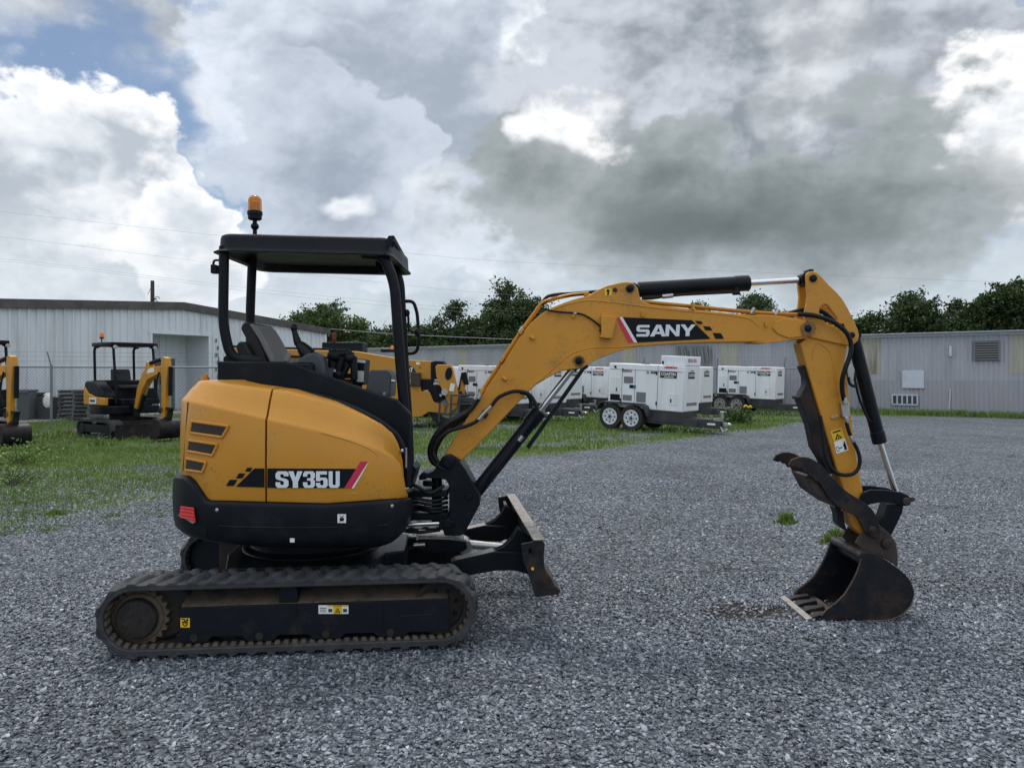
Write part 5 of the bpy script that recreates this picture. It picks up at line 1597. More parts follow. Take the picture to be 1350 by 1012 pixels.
def cover_at(x, y):
    px = PX0 + x / np.maximum(y, .5) * F
    yb = CAMH * F / (edge_y(TB, px) - HY)
    n = fbm2(x, y, .9)
    return np.clip(np.clip((y - yb) / 1.6 + .45, 0, 1) * 1.15 * np.clip((n - .33) * 4.5, 0, 1.0), 0, 1)
xs = [-400, -60, -25, -12, 0, 12, 25, 60, 400]; xs = np.array([-400, -120, -60, -40] + list(np.arange(-28, 28.01, .22)) + [40, 60, 120, 400])
ys = np.array([-60, -20, -8, 0, 4] + list(np.arange(8, 42.01, .22)) + [60, 120, 400])
gx, gy = np.meshgrid(xs, ys)
nx_, ny_ = len(xs), len(ys)
ii, jj = np.meshgrid(np.arange(nx_ - 1), np.arange(ny_ - 1))
q0 = (jj * nx_ + ii).ravel()
def make_ground():
    o = np_mesh('ground', np.stack([gx.ravel(), gy.ravel(), 0 * gx.ravel()], 1), np.stack([q0, q0 + 1, q0 + nx_ + 1, q0 + nx_], 1), gm)
    cv = cover_at(gx.ravel(), gy.ravel())
    at_ = o.data.attributes.new('turf', 'FLOAT', 'POINT'); at_.data.foreach_set('value', cv.astype(np.float32))
    tag(o, 'grey gravel yard', 'ground', kind='structure')

# loose stones, thick near the viewer
sm = bpy.data.materials.new('crushed stone'); sm.use_nodes = True
nt = sm.node_tree; L = nt.links.new
b = nt.nodes['Principled BSDF']; b.inputs['Roughness'].default_value = .52; b.inputs['Specular IOR Level'].default_value = .55
ge = nd(nt, 'ShaderNodeNewGeometry')
cr = nd(nt, 'ShaderNodeValToRGB'); e = cr.color_ramp.elements
e[0].position = 0; e[0].color = (*G_DARK, 1); e[1].position = 1; e[1].color = (*G_PALE, 1)
x = e.new(.45); x.color = (*G_MID, 1); x = e.new(.85); x.color = (*G_LIGHT, 1)
x = e.new(.965); x.color = (*G_LIGHT, 1)
L(ge.outputs['Random Per Island'], cr.inputs[0])
tc = nd(nt, 'ShaderNodeTexCoord')
nz = nd(nt, 'ShaderNodeTexNoise', i_Scale=.62, i_Detail=7, i_Roughness=.62, i_Distortion=.8); L(tc.outputs['Object'], nz.inputs['Vector'])
nzr = nd(nt, 'ShaderNodeMapRange'); nzr.inputs['From Min'].default_value = .3; nzr.inputs['From Max'].default_value = .7; nzr.inputs['To Min'].default_value = .74; nzr.inputs['To Max'].default_value = 1.26; L(nz.outputs['Fac'], nzr.inputs['Value'])
m1 = nd(nt, 'ShaderNodeMix', data_type='RGBA', blend_type='MULTIPLY'); m1.inputs['Factor'].default_value = 1; L(cr.outputs[0], m1.inputs[6]); L(nzr.outputs[0], m1.inputs[7])
L(m1.outputs[2], b.inputs['Base Color'])

def np_mesh(name, v, f, mat, smooth=False):
    me = bpy.data.meshes.new(name)
    nv, (nf, k) = len(v), f.shape
    me.vertices.add(nv); me.vertices.foreach_set('co', v.astype(np.float32).ravel())
    me.loops.add(nf * k); me.loops.foreach_set('vertex_index', f.astype(np.int32).ravel())
    me.polygons.add(nf); me.polygons.foreach_set('loop_start', np.arange(0, nf * k, k, dtype=np.int32))
    me.update(calc_edges=True)
    if not smooth: me.polygons.foreach_set('use_smooth', np.zeros(nf, dtype=bool))
    me.materials.append(mat)
    o = bpy.data.objects.new(name, me); COL.objects.link(o)
    return o

bm = bmesh.new(); bmesh.ops.create_icosphere(bm, subdivisions=1, radius=1)
ICO_V = np.array([v.co for v in bm.verts]); ICO_F = np.array([[v.index for v in f.verts] for f in bm.faces]); bm.free()
OCT_V = np.array([(1, 0, 0), (0, 1, 0), (-1, 0, 0), (0, -1, 0), (0, 0, 1), (.5, .5, -.6)], float)
OCT_F = np.array([(0, 1, 4), (1, 2, 4), (2, 3, 4), (3, 0, 4)])
def stones(n, y0, y1, V0, F0, smin, smax, power=2.0):
    # sample the strip in view (with a margin for a side step)
    y = (y0 ** power + (y1 ** power - y0 ** power) * RNG.random(n)) ** (1 / power)
    x = (RNG.random(n) * 2 - 1) * (y * .72 + .8)
    s = smin + (smax - smin) * RNG.random(n) ** 2.2
    # skip most stones on the bare soil patch
    d = np.hypot((x - pc.x) / .42, (y - pc.y) / .22) + (RNG.random(n) - .5) * .7
    keep = (d > .9) | (RNG.random(n) < .45)
    x, y, s = x[keep], y[keep], s[keep]; n = len(x)
    ang = RNG.random(n) * 6.283; ca, sa = np.cos(ang), np.sin(ang)
    m = len(V0)
    v = V0[None] * (1 + (RNG.random((n, m, 1)) - .5) * .75)
    v = v * (np.stack([.75 + .6 * RNG.random(n), .6 + .4 * RNG.random(n), .35 + .4 * RNG.random(n)], 1) * s[:, None])[:, None]
    # tilt
    t = (RNG.random((n, 1)) - .5) * 1.3
    vz = v[..., 2] + v[..., 0] * np.sin(t); v[..., 0] = v[..., 0] * np.cos(t); v[..., 2] = vz
    X = v[..., 0] * ca[:, None] - v[..., 1] * sa[:, None]; Yv = v[..., 0] * sa[:, None] + v[..., 1] * ca[:, None]
    out = np.stack([X + x[:, None], Yv + y[:, None], v[..., 2] + (s * (.12 + .35 * RNG.random(n)))[:, None]], 2)
    f = (F0[None] + (np.arange(n) * m)[:, None, None]).reshape(-1, 3)
    return out.reshape(-1, 3), f
parts = [stones(N_ST1, 2.6, 6.0, ICO_V, ICO_F, .0065, .0160), stones(N_ST2, 5.9, 11.5, OCT_V, OCT_F, .008, .019)]
vs, fs, k = [], [], 0
for v, f in parts:
    vs.append(v); fs.append(f + k); k += len(v)
tag(np_mesh('gravel', np.concatenate(vs), np.concatenate(fs), sm), 'loose grey crushed stone covering the yard', 'gravel', kind='stuff')

# ---------------------------------------------------------------- grass
gr = bpy.data.materials.new('grass blades'); gr.use_nodes = True
nt = gr.node_tree; L = nt.links.new
b = nt.nodes['Principled BSDF']; b.inputs['Roughness'].default_value = .6; b.inputs['Specular IOR Level'].default_value = .25
ge = nd(nt, 'ShaderNodeNewGeometry'); tc = nd(nt, 'ShaderNodeTexCoord')
nz = nd(nt, 'ShaderNodeTexNoise', i_Scale=.9, i_Detail=5, i_Roughness=.6); L(tc.outputs['Object'], nz.inputs['Vector'])
ad = nd(nt, 'ShaderNodeMath', operation='MULTIPLY_ADD'); L(ge.outputs['Random Per Island'], ad.inputs[0]); ad.inputs[1].default_value = .5
sb = nd(nt, 'ShaderNodeMapRange'); sb.inputs['From Min'].default_value = .3; sb.inputs['From Max'].default_value = .7; sb.inputs['To Min'].default_value = 0; sb.inputs['To Max'].default_value = .5; L(nz.outputs['Fac'], sb.inputs['Value'])
L(sb.outputs[0], ad.inputs[2])
cr = nd(nt, 'ShaderNodeValToRGB'); e = cr.color_ramp.elements
e[0].position = 0; e[0].color = (.072, .125, .024, 1); e[1].position = 1; e[1].color = (.24, .225, .10, 1)
x = e.new(.4); x.color = (.122, .20, .040, 1); x = e.new(.75); x.color = (.165, .25, .06, 1)
L(ad.outputs[0], cr.inputs[0]); L(cr.outputs[0], b.inputs['Base Color'])
try: b.inputs['Transmission Weight'].default_value = 0
except Exception: pass

def blades(x, y, h, wid):
    n = len(x)
    a = RNG.random(n) * 6.283; lean = (RNG.random(n) - .2) * .8 * h
    la = RNG.random(n) * 6.283
    hw = wid * (.6 + .8 * RNG.random(n))
    dx, dy = np.cos(a) * hw, np.sin(a) * hw
    lx, ly = np.cos(la) * lean, np.sin(la) * lean
    z0 = np.zeros(n)
    v = np.stack([np.stack([x - dx, y - dy, z0], 1), np.stack([x + dx, y + dy, z0], 1), np.stack([x + lx * .35 + dx * .7, y + ly * .35 + dy * .7, h * .6], 1), np.stack([x + lx, y + ly, h], 1)], 1).reshape(-1, 3)
    k = np.arange(n)[:, None] * 4
    f = np.concatenate([k + np.array([[0, 1, 2]]), k + np.array([[0, 2, 3]])])
    return v, f

def fbm2(x, y, s, o=4):
    r = np.zeros(len(x)); a = 1; t = 0
    for k in range(o):
        r += a * vnoise(x * s, y * s, k); t += a; a *= .55; s *= 2.05
    return r / t
_tab = RNG.random((256, 256))
def vnoise(x, y, k):
    x = x + k * 17.3 + 1000; y = y + k * 9.1 + 1000
    xi, yi = np.floor(x).astype(int), np.floor(y).astype(int)
    fx, fy = x - xi, y - yi
    fx = fx * fx * (3 - 2 * fx); fy = fy * fy * (3 - 2 * fy)
    g = lambda i, j: _tab[(xi + i) % 256, (yi + j) % 256]
    return (g(0, 0) * (1 - fx) + g(1, 0) * fx) * (1 - fy) + (g(0, 1) * (1 - fx) + g(1, 1) * fx) * fy

def edge_y(tab, px): return np.interp(px, [t[0] for t in tab], [t[1] for t in tab])
GV, GF, GK = [], [], 0
def add_blades(x, y, h, w):
    global GK
    v, f = blades(x, y, h, w); GV.append(v); GF.append(f + GK); GK += len(v)
# strip behind the machines: in front edge (photo row of the gravel border) by column
def grass_zone(n, x0, x1, y0, y1, tab, dens=.5, soft=1.4, hmin=.04, hmax=.13, wid=.006, nscale=.8, back=None):
    x = x0 + (x1 - x0) * RNG.random(n); y = y0 + (y1 - y0) * RNG.random(n)
    px = PX0 + x / y * F
    yb = CAMH * F / (edge_y(tab, px) - HY)          # distance of the border
    nn = fbm2(x, y, nscale)
    fr = np.clip((y - yb) / soft + .35, 0, 1)
    p = fr * np.clip((nn - (1 - dens)) * 5 + .5, 0, 1)
    k = RNG.random(n) < p
    x, y, nn = x[k], y[k], nn[k]
    h = (hmin + (hmax - hmin) * RNG.random(len(x)) ** 1.6) * (.6 + nn)
    add_blades(x, y, h, wid)
make_ground()
grass_zone(N_GR * 3, -16, 16, 8.0, 16, TB, .80, 1.6, .02, .06, .0065, .9)
grass_zone(int(N_GR * 1.6), -22, 22, 15, 25, TB, .68, 1.6, .03, .11, .010, .9)
grass_zone(int(N_GR * .6), -24, 22, 24, 40, TB, .80, 1.6, .05, .16, .016, .7)
# scattered weeds creeping into the gravel on the left and among the yard
def tuft(px, py, r, n, h, w=.004):
    p = ground_at(px, py)
    a = RNG.random(n) * 6.283; q = r * np.sqrt(RNG.random(n))
    add_blades(p.x + np.cos(a) * q * 1.6, p.y + np.sin(a) * q, h * (.35 + .65 * RNG.random(n)) * (1 - .5 * q / r), w)
rl_ = random.Random(4)
for k in range(150):
    x, y = rl_.uniform(-10, 236), rl_.uniform(625, 705)
    if y > 700 - .12 * x + 8: continue
    tuft(x, y, rl_.uniform(.03, .16), int(rl_.uniform(15, 90)), rl_.uniform(.02, .05))
for k in range(170):
    x, y = rl_.uniform(640, 1340), rl_.choice([rl_.uniform(588, 612), rl_.uniform(600, 700), rl_.uniform(590, 740)])
    if abs(fbm2(np.array([x / 90.]), np.array([y / 30.]), 1.0)[0] - .62) > .12: continue
    tuft(x, y, rl_.uniform(.04, .25), int(rl_.uniform(8, 45)), rl_.uniform(.012, .03), .004)
for x, y in ((945, 630), (960, 620), (985, 640), (1005, 650), (930, 640), (880, 655), (1210, 587), (1235, 590), (1260, 592), (1290, 590), (1180, 585), (1230, 655), (1270, 670), (808, 680), (865, 690), (1000, 690), (1062, 712), (960, 745), (1075, 765)):
    tuft(x, y, rl_.uniform(.08, .22), int(rl_.uniform(30, 90)), rl_.uniform(.012, .03), .0045)
# rank edge along the right hand building and round the trailers
for k in range(420):
    t = rl_.random()
    a = Vector((19.5, 25.4, 0)).lerp(Vector((9.5, 32.6, 0)), t)
    n = 26
    q = RNG.random(n)
    add_blades(a.x + (RNG.random(n) - .5) * .5 - .2 * q, a.y - RNG.random(n) * .9, .06 + .22 * RNG.random(n) ** 2, .012)
tag(np_mesh('grass', np.concatenate(GV), np.concatenate(GF), gr), 'patchy green grass and weeds between the gravel and the buildings', 'grass', kind='stuff')

def weed(name, px, py, r, n, h, label, w=.006):
    p = ground_at(px, py)
    a = RNG.random(n) * 6.283; q = r * np.minimum(1.15, np.abs(RNG.normal(size=n)) * .62) * (.75 + .35 * np.sin(a * 3 + px))
    v, f = blades(np.cos(a) * q * 1.4, np.sin(a) * q, h * (.25 + .75 * RNG.random(n)) * np.clip(1.05 - .6 * q / r, .12, 1), w)
    o = np_mesh(name, v, f, gr); o.location = p
    tag(o, label, 'weed', 'weed clumps in the gravel')
weed('weed_clump', 1037, 690, .085, 620, .14, 'small bright green weed clump alone in the gravel in front of the thumb claws')
weed('weed_clump', 1103, 715, .115, 760, .155, 'wider green weed clump in the gravel behind the bucket rim')
weed('weed_clump', 75, 678, .16, 420, .07, 'low flat green weed patch where the gravel meets the grass')
# straggly bush at the left and by the trailers
# ================================================================ materials of the far things
M['cladding'] = pmat('white ribbed cladding', (.66, .70, .74), .45, var=.08, scale=1.2, dirt=(.30, .30, .29), dirt_amt=.35, dirt_scale=1.6, streak=True)
M['galv'] = pmat('weathered corrugated steel', (.40, .415, .45), .5, metal=.1, var=.16, scale=1.6, dirt=(.29, .285, .285), dirt_amt=.5, dirt_scale=1.4, dirt_lo=.48, dirt_hi=.75, streak=True)
M['galvlow'] = pmat('darker corrugated steel', (.37, .38, .415), .55, metal=.1, var=.16, scale=1.6, dirt=(.27, .24, .225), dirt_amt=.5, dirt_scale=1.6, dirt_lo=.45, dirt_hi=.72, streak=True)
M['fibre'] = pmat('yellowed fibreglass sheet', (.42, .41, .34), .55, var=.15, scale=2, dirt=(.09, .075, .05), dirt_amt=.75, dirt_scale=1.5, dirt_lo=.5, dirt_hi=.7, streak=True)
M['fascia'] = pmat('dark roof fascia', (.075, .072, .070), .7, var=.3, scale=3, dirt=(.16, .15, .14), dirt_amt=.4, dirt_scale=3)
M['concrete'] = pmat('concrete', (.34, .32, .29), .9, var=.2, scale=3, bump=.2)
M['fence'] = pmat('galvanised fence steel', (.20, .22, .24), .5, metal=.5, var=.15)
M['binGrey'] = pmat('grey bin plastic', (.060, .070, .078), .55, var=.12)
M['binBlack'] = pmat('black bin plastic', (.018, .022, .026), .5, var=.15)
M['pallet'] = pmat('grey weathered pallet', (.13, .13, .13), .8, var=.25, scale=8)
M['gen'] = pmat('white enclosure paint', (.80, .83, .87), .35, var=.05, scale=2, dirt=(.40, .38, .33), dirt_amt=.25, dirt_scale=2.5, streak=True)
M['genend'] = pmat('white enclosure panel', (.74, .76, .76), .4, var=.06, scale=2, dirt=(.42, .40, .34), dirt_amt=.3, dirt_scale=2.5, streak=True)
M['trailer'] = pmat('charcoal trailer paint', (.030, .034, .040), .5, var=.2, scale=5, dirt=(.09, .085, .08), dirt_amt=.4)
M['tyre'] = pmat('tyre rubber', (.016, .016, .017), .8, var=.25, scale=12, dirt=(.06, .055, .05), dirt_amt=.4, dirt_scale=5)
M['rimwhite'] = pmat('white steel rim', (.62, .66, .70), .35, var=.05)
M['rimgrey'] = pmat('dusty grey rim', (.25, .25, .24), .5, var=.15)
M['ventgrey'] = pmat('grey louvre', (.17, .18, .185), .6, var=.2, scale=60)
M['redletter'] = pmat('red lettering', (.55, .02, .02), .45)
M['blackletter'] = pmat('black lettering', (.012, .012, .014), .45)
M['amberlamp'] = pmat('orange beacon plastic', (.80, .17, .02), .3, var=.1)
M['pole'] = pmat('weathered pole wood', (.06, .05, .042), .9, var=.3, scale=6, streak=True)
M['wire'] = pmat('power cable', (.26, .27, .285), .6)
M['wirepale'] = pmat('pale aluminium cable', (.30, .31, .32), .5, metal=.5)
M['bark'] = pmat('tree bark', (.075, .062, .05), .9, var=.3, scale=5, bump=.3)
M['loader'] = pmat('machine yellow paint', (.50, .225, .018), .45, var=.08, scale=3, dirt=(.25, .17, .08), dirt_amt=.4, dirt_scale=3)
M['door'] = pmat('grey door paint', (.11, .125, .14), .5, var=.1)
M['board'] = pmat('white board', (.56, .61, .68), .5, var=.05, dirt=(.4, .42, .45), dirt_amt=.4, dirt_scale=2)
M['paper'] = pmat('paper scrap', (.75, .75, .74), .8)
M['fillight'] = pmat('lamp lens grey', (.45, .47, .48), .3)

def ribbed(mb, p, dr, n, s0, s1, z0, z1, pitch, depth, kind='trap', mi=0):
    """ribbed sheet standing along dr from s0 to s1, ribs out along n; z0, z1 numbers or functions of s"""
    f0 = z0 if callable(z0) else (lambda s: z0)
    f1 = z1 if callable(z1) else (lambda s: z1)
    ss = []
    k0 = math.floor(s0 / pitch); k1 = math.ceil(s1 / pitch)
    for k in range(k0, k1 + 1):
        b = k * pitch
        prof = ((0, 0), (.72, 0), (.79, 1), (.93, 1)) if kind == 'trap' else tuple((j / 6, .5 - .5 * math.cos(j / 6 * 2 * math.pi)) for j in range(6))
        ss += [(b + t * pitch, d * depth) for t, d in prof]
    ss = [(s, d) for s, d in ss if s0 < s < s1]
    ss = [(s0, 0)] + ss + [(s1, 0)]
    vs = []
    for s, d in ss:
        q = p + dr * s + n * d
        vs += [Vector((q.x, q.y, f0(s))), Vector((q.x, q.y, f1(s)))]
    mb.add(vs, [(2 * i, 2 * i + 2, 2 * i + 3, 2 * i + 1) for i in range(len(ss) - 1)], mi)

# ---------------------------------------------------------------- left building: gable end of white ribbed sheet
P0 = Vector((-16.2, 24, 0)); DR = Vector((.438, .9, 0)).normalized(); NR = Vector((DR.y, -DR.x, 0))
SR, SE, SL = 6.95, 15.6, -1.7
def gz(s): return 4.37 - .066 * abs(s - SR)
LB = empty('metal_building', P0, 'white ribbed metal building with dark fascia and a recessed doorway behind the chain link fence', 'building')
mb = MB()
o0, o1, oz = 5.48, 8.27, 3.08
gw = lambda s: gz(s) - .06
ribbed(mb, P0, DR, NR, SL, o0, 0, gw, .305, .055); ribbed(mb, P0, DR, NR, o1, SE, 0, gw, .305, .055); ribbed(mb, P0, DR, NR, o0, o1, oz, gw, .305, .055)
mb.build('wall', M['cladding'], LB, smooth=False, fix=False)
mb = MB()
back = -NR * 14
for s in (SL, SE):
    q = P0 + DR * s
    mb.quad(q, q + back, q + back + Vector((0, 0, gw(s))), q + Vector((0, 0, gw(s))))
q0, q1 = P0 + DR * SL + back, P0 + DR * SE + back
mb.quad(q0, q1, q1 + Vector((0, 0, 3.6)), q0 + Vector((0, 0, 3.6)))
# inside of the recess
rec = -NR * 1.3
a, c = P0 + DR * o0, P0 + DR * o1
mb.quad(a, a + rec, a + rec + Vector((0, 0, oz)), a + Vector((0, 0, oz))); mb.quad(c, c + rec, c + rec + Vector((0, 0, oz)), c + Vector((0, 0, oz)))
mb.quad(a + Vector((0, 0, oz)), c + Vector((0, 0, oz)), c + rec + Vector((0, 0, oz)), a + rec + Vector((0, 0, oz)))
ribbed(mb, P0 + rec, DR, NR, o0, o1, 0, oz, .305, .03)
mb.build('side_wall', M['cladding'], LB, smooth=False, fix=False)
mb = MB()
up = Vector((0, 0, 1))
for s0, s1 in ((SL - .2, SR), (SR, SE + .25)):
    A, B = P0 + DR * s0, P0 + DR * s1
    for out_, th in ((.14, .30),):
        A1, B1 = A + NR * out_ + up * (gz(s0) - .30), B + NR * out_ + up * (gz(s1) - .30)
        mb.add([A1, B1, B1 + up * th, A1 + up * th, A1 - NR * .16, B1 - NR * .16, B1 + up * th - NR * .16, A1 + up * th - NR * .16], [(0, 1, 2, 3), (4, 7, 6, 5), (0, 4, 5, 1), (3, 2, 6, 7), (0, 3, 7, 4), (1, 5, 6, 2)])
mb.build('fascia', M['fascia'], LB, smooth=False)
mb = MB()
for s0, s1 in ((SL - .2, SR), (SR, SE + .25)):
    A, B = P0 + DR * s0 + up * (gz(s0) - .012), P0 + DR * s1 + up * (gz(s1) - .012)
    mb.quad(A, B, B + back, A + back)
mb.build('roof', M['fascia'], LB, smooth=False)
mb = MB()
for s in (o0, o1):
    q = P0 + DR * s + NR * .065
    mb.box(q + up * (oz / 2), (.10, .02, oz), rz=math.atan2(DR.y, DR.x))
mb.box(P0 + DR * (o0 + o1) / 2 + NR * .07 + up * (oz + .05), (o1 - o0 + .2, .025, .12), rz=math.atan2(DR.y, DR.x))
mb.box(P0 + DR * (SE - .02) + NR * .06 + up * 1.9, (.12, .03, 3.75), rz=math.atan2(DR.y, DR.x))
mb.build('trim', M['cladding'], LB, smooth=False, split=True)
ang = math.atan2(DR.y, DR.x)
dq_ = P0 + rec + DR * 7.15 + NR * .05
mb = MB(); mb.box(dq_ + up * 1.06, (.95, .06, 2.1), rz=ang); dr_ = mb.build('door', M['door'], LB, .01)
mb = MB(); mb.box(dq_ + NR * .035 + up * 1.5, (.5, .02, .8), rz=ang); mb.build('door_pane', M['black'], dr_)
mb = MB(); mb.box(dq_ + NR * .05 + DR * -.36 + up * 1.0, (.05, .08, .14), rz=ang); mb.build('handle', M['zinc'], dr_)
mb = MB()
for t in (-.53, .53): mb.box(dq_ + DR * t + up * 1.08, (.09, .1, 2.2), rz=ang)
mb.box(dq_ + up * 2.19, (1.15, .1, .09), rz=ang); mb.build('door_frame', M['cladding'], LB)
mb = MB(); lp = P0 + rec + DR * 6.55 + NR * .12 + up * 2.62
mb.box(lp, (.34, .18, .22), rz=ang); mb.box(lp + NR * .1 - up * .06, (.26, .1, .14), rz=ang, rx=.4); mb.build('wall_lamp', M['greyplastic'], LB, .02)
mb = MB()
for k in range(7):      # weathered paint flakes down the corner by the opening
    q = P0 + DR * (o1 + .35 + .1 * (k % 2)) + NR * .062 + up * (2.9 - .3 * k)
    mb.box(q, (.07, .004, .16), rz=ang)
mb.build('corner_stain', M['fascia'], LB)
mb = MB(); mb.prism([P0 + DR * (SL - 1) + NR * .02, P0 + DR * SE + NR * .02, P0 + DR * SE + NR * 1.3, P0 + DR * (SL - 1) + NR * 1.5], (0, 0, .07)); tag(mb.build('path', M['concrete'], None), 'concrete apron along the white building', 'apron', kind='structure')

# ---------------------------------------------------------------- right building: long corrugated shed
Q0 = Vector((18, 26.7, 0)); QD = Vector((-.789, .614, 0)).normalized(); QN = Vector((-QD.y, QD.x, 0))
if QN.y > 0: QN = -QN
HB = 3.02
def qt(px):
    k = (px - PX0) / F
    return (18 - 26.7 * k) / (-QD.x + QD.y * k)
def qz(px, py):
    Y = (Q0 + QD * qt(px)).y
    return CAMH - (py - HY) / F * Y
RB = empty('corrugated_shed', Q0, 'long low shed of weathered grey corrugated sheet with yellowed panels and louvres behind the yard', 'building')
mb = MB()
PIT = .15
tA, tB = -7.0, 37.0
mid = 1.28
fib = [(1133, 1162, 493), (950, 976, 492), (820, 839, 490), (664, 684, 488), (604, 616, 486), (1330, 1372, 493)]
ribbed(mb, Q0, QD, QN, tA, tB, mid, HB, PIT, .045, 'sine')
mb.build('wall', M['galv'], RB, fix=False, angle=70)
mb = MB(); ribbed(mb, Q0 + QN * .006, QD, QN, tA, tB, 0, mid, PIT, .045, 'sine'); mb.build('lower_wall', M['galvlow'], RB, fix=False, angle=70)
for a, b_, y in fib:
    t0, t1 = sorted((qt(a), qt(b_)))
    mb = MB(); ribbed(mb, Q0 + QN * .012, QD, QN, t0, t1, qz((a + b_) / 2, y), HB - .06, PIT, .045, 'sine'); mb.build('fibreglass_panel', M['fibre'], RB, fix=False, angle=70)
mb = MB()
A, B = Q0 + QD * tA, Q0 + QD * tB
qang = math.atan2(QD.y, QD.x)
for s0, s1 in ((tA, tB),):
    ribbed(mb, Q0 + QN * .30 + up * 0, QD, up * 0 + QN * 0, tA, tB, HB + .02, HB + .05, .2, 0)
back = -QN * 11
E0, E1 = A + QN * .28 + up * (HB + .02), B + QN * .28 + up * (HB + .02)
N = 240
vs = []
for i in range(N + 1):
    t = tA + (tB - tA) * i / N
    z = .028 * (i % 2)
    q = Q0 + QD * t
    vs += [q + QN * .28 + up * (HB + .03 + z), q + back * .5 + up * (HB + .22 + z), q + back + up * (HB + .03 + z)]
mb.add(vs, [(3 * i + k, 3 * i + 3 + k, 3 * i + 4 + k, 3 * i + 1 + k) for i in range(N) for k in (0, 1)])
vs2 = []
for i in range(N + 1):
    t = tA + (tB - tA) * i / N
    q = Q0 + QD * t + QN * .28
    vs2 += [q + up * (HB + .03 + .028 * (i % 2)), q + up * (HB + .0)]
mb.add(vs2, [(2 * i, 2 * i + 2, 2 * i + 3, 2 * i + 1) for i in range(N)])
mb.build('roof', M['galv'], RB, smooth=False, fix=False)
mb = MB(); mb.box((A + B) / 2 + QN * .07 + up * (HB - .04), ((B - A).length, .05, .10), rz=qang); mb.build('eave_trim', M['board'], RB)
mb = MB(); mb.quad(A + back, B + back, B + back + up * HB, A + back + up * HB); mb.quad(A, A + back, A + back + up * HB, A + up * HB); mb.quad(B, B + back, B + back + up * HB, B + up * HB); mb.build('rear_wall', M['galv'], RB, smooth=False)
def qbox(px0, py0, px1, py1, th, off):
    t0, t1 = qt(px0), qt(px1); pm = (px0 + px1) / 2
    z1, z0 = qz(pm, py0), qz(pm, py1)
    return Q0 + QD * (t0 + t1) / 2 + QN * off + up * (z0 + z1) / 2, (abs(t1 - t0), th, z1 - z0)
c, s = qbox(1285, 449.5, 1318, 475, .06, .07)
mb = MB(); mb.box(c, s, rz=qang); lv = mb.build('louvre', M['black'], RB)
mb = MB()
for k in range(8): mb.box(c + QN * .06 + up * (s[2] * (k + .5) / 8 - s[2] / 2), (s[0] * .96, .02, s[2] / 13), rz=qang, rx=0)
mb.box(c + QN * .05 + QD * s[0] / 2, (.05, .06, s[2] + .04), rz=qang); mb.box(c + QN * .05 - QD * s[0] / 2, (.05, .06, s[2] + .04), rz=qang)
mb.build('slat', M['ventgrey'], lv)
c, s = qbox(1190, 488, 1219, 511.5, .03, .075)
mb = MB(); mb.box(c, s, rz=qang); mb.build('white_board', M['board'], RB, .004)
c, s = qbox(1177, 520.5, 1210, 533, .05, .075)
mb = MB()
for k in range(6): mb.box(c + QD * (s[0] * (k / 5 - .5)), (.05, .06, s[2]), rz=qang)
for k in (-1, 1): mb.box(c + up * (k * s[2] / 2), (s[0] + .05, .06, .05), rz=qang)
gf = mb.build('grille_frame', M['board'], RB)
mb = MB(); mb.box(c - QN * .01, s, rz=qang); mb.build('grille_panel', M['greyplastic'], gf)
c, s = qbox(1251.5, 456, 1255.5, 470, .08, .09)
mb = MB(); mb.box(c, s, rz=qang); mb.build('wall_lamp', M['board'], RB, .02)
c, s = qbox(1252.5, 512, 1254.5, 549, .03, .08)
mb = MB(); mb.tube([c + up * s[2] / 2, c - up * s[2] / 2 + QD * .06], .024, 8); mb.build('drain_pipe', M['board'], RB)
# loose tattered strips hanging on the wall above the trailers
mb = MB(); rs = random.Random(5)
for k in range(24):
    px = 893 + k * 1.9
    t = qt(px); q = Q0 + QD * t + QN * (.10 + .05 * rs.random())
    zt_, zb_ = qz(px, 456), qz(px, rs.uniform(470, 486))
    mb.bar(q + up * zt_, q + up * zb_ + QD * rs.uniform(-.25, -.05) + QN * .12, .07, .012, up=QN)
mb.build('hanging_strip', M['ventgrey'], RB, smooth=False, split=True)
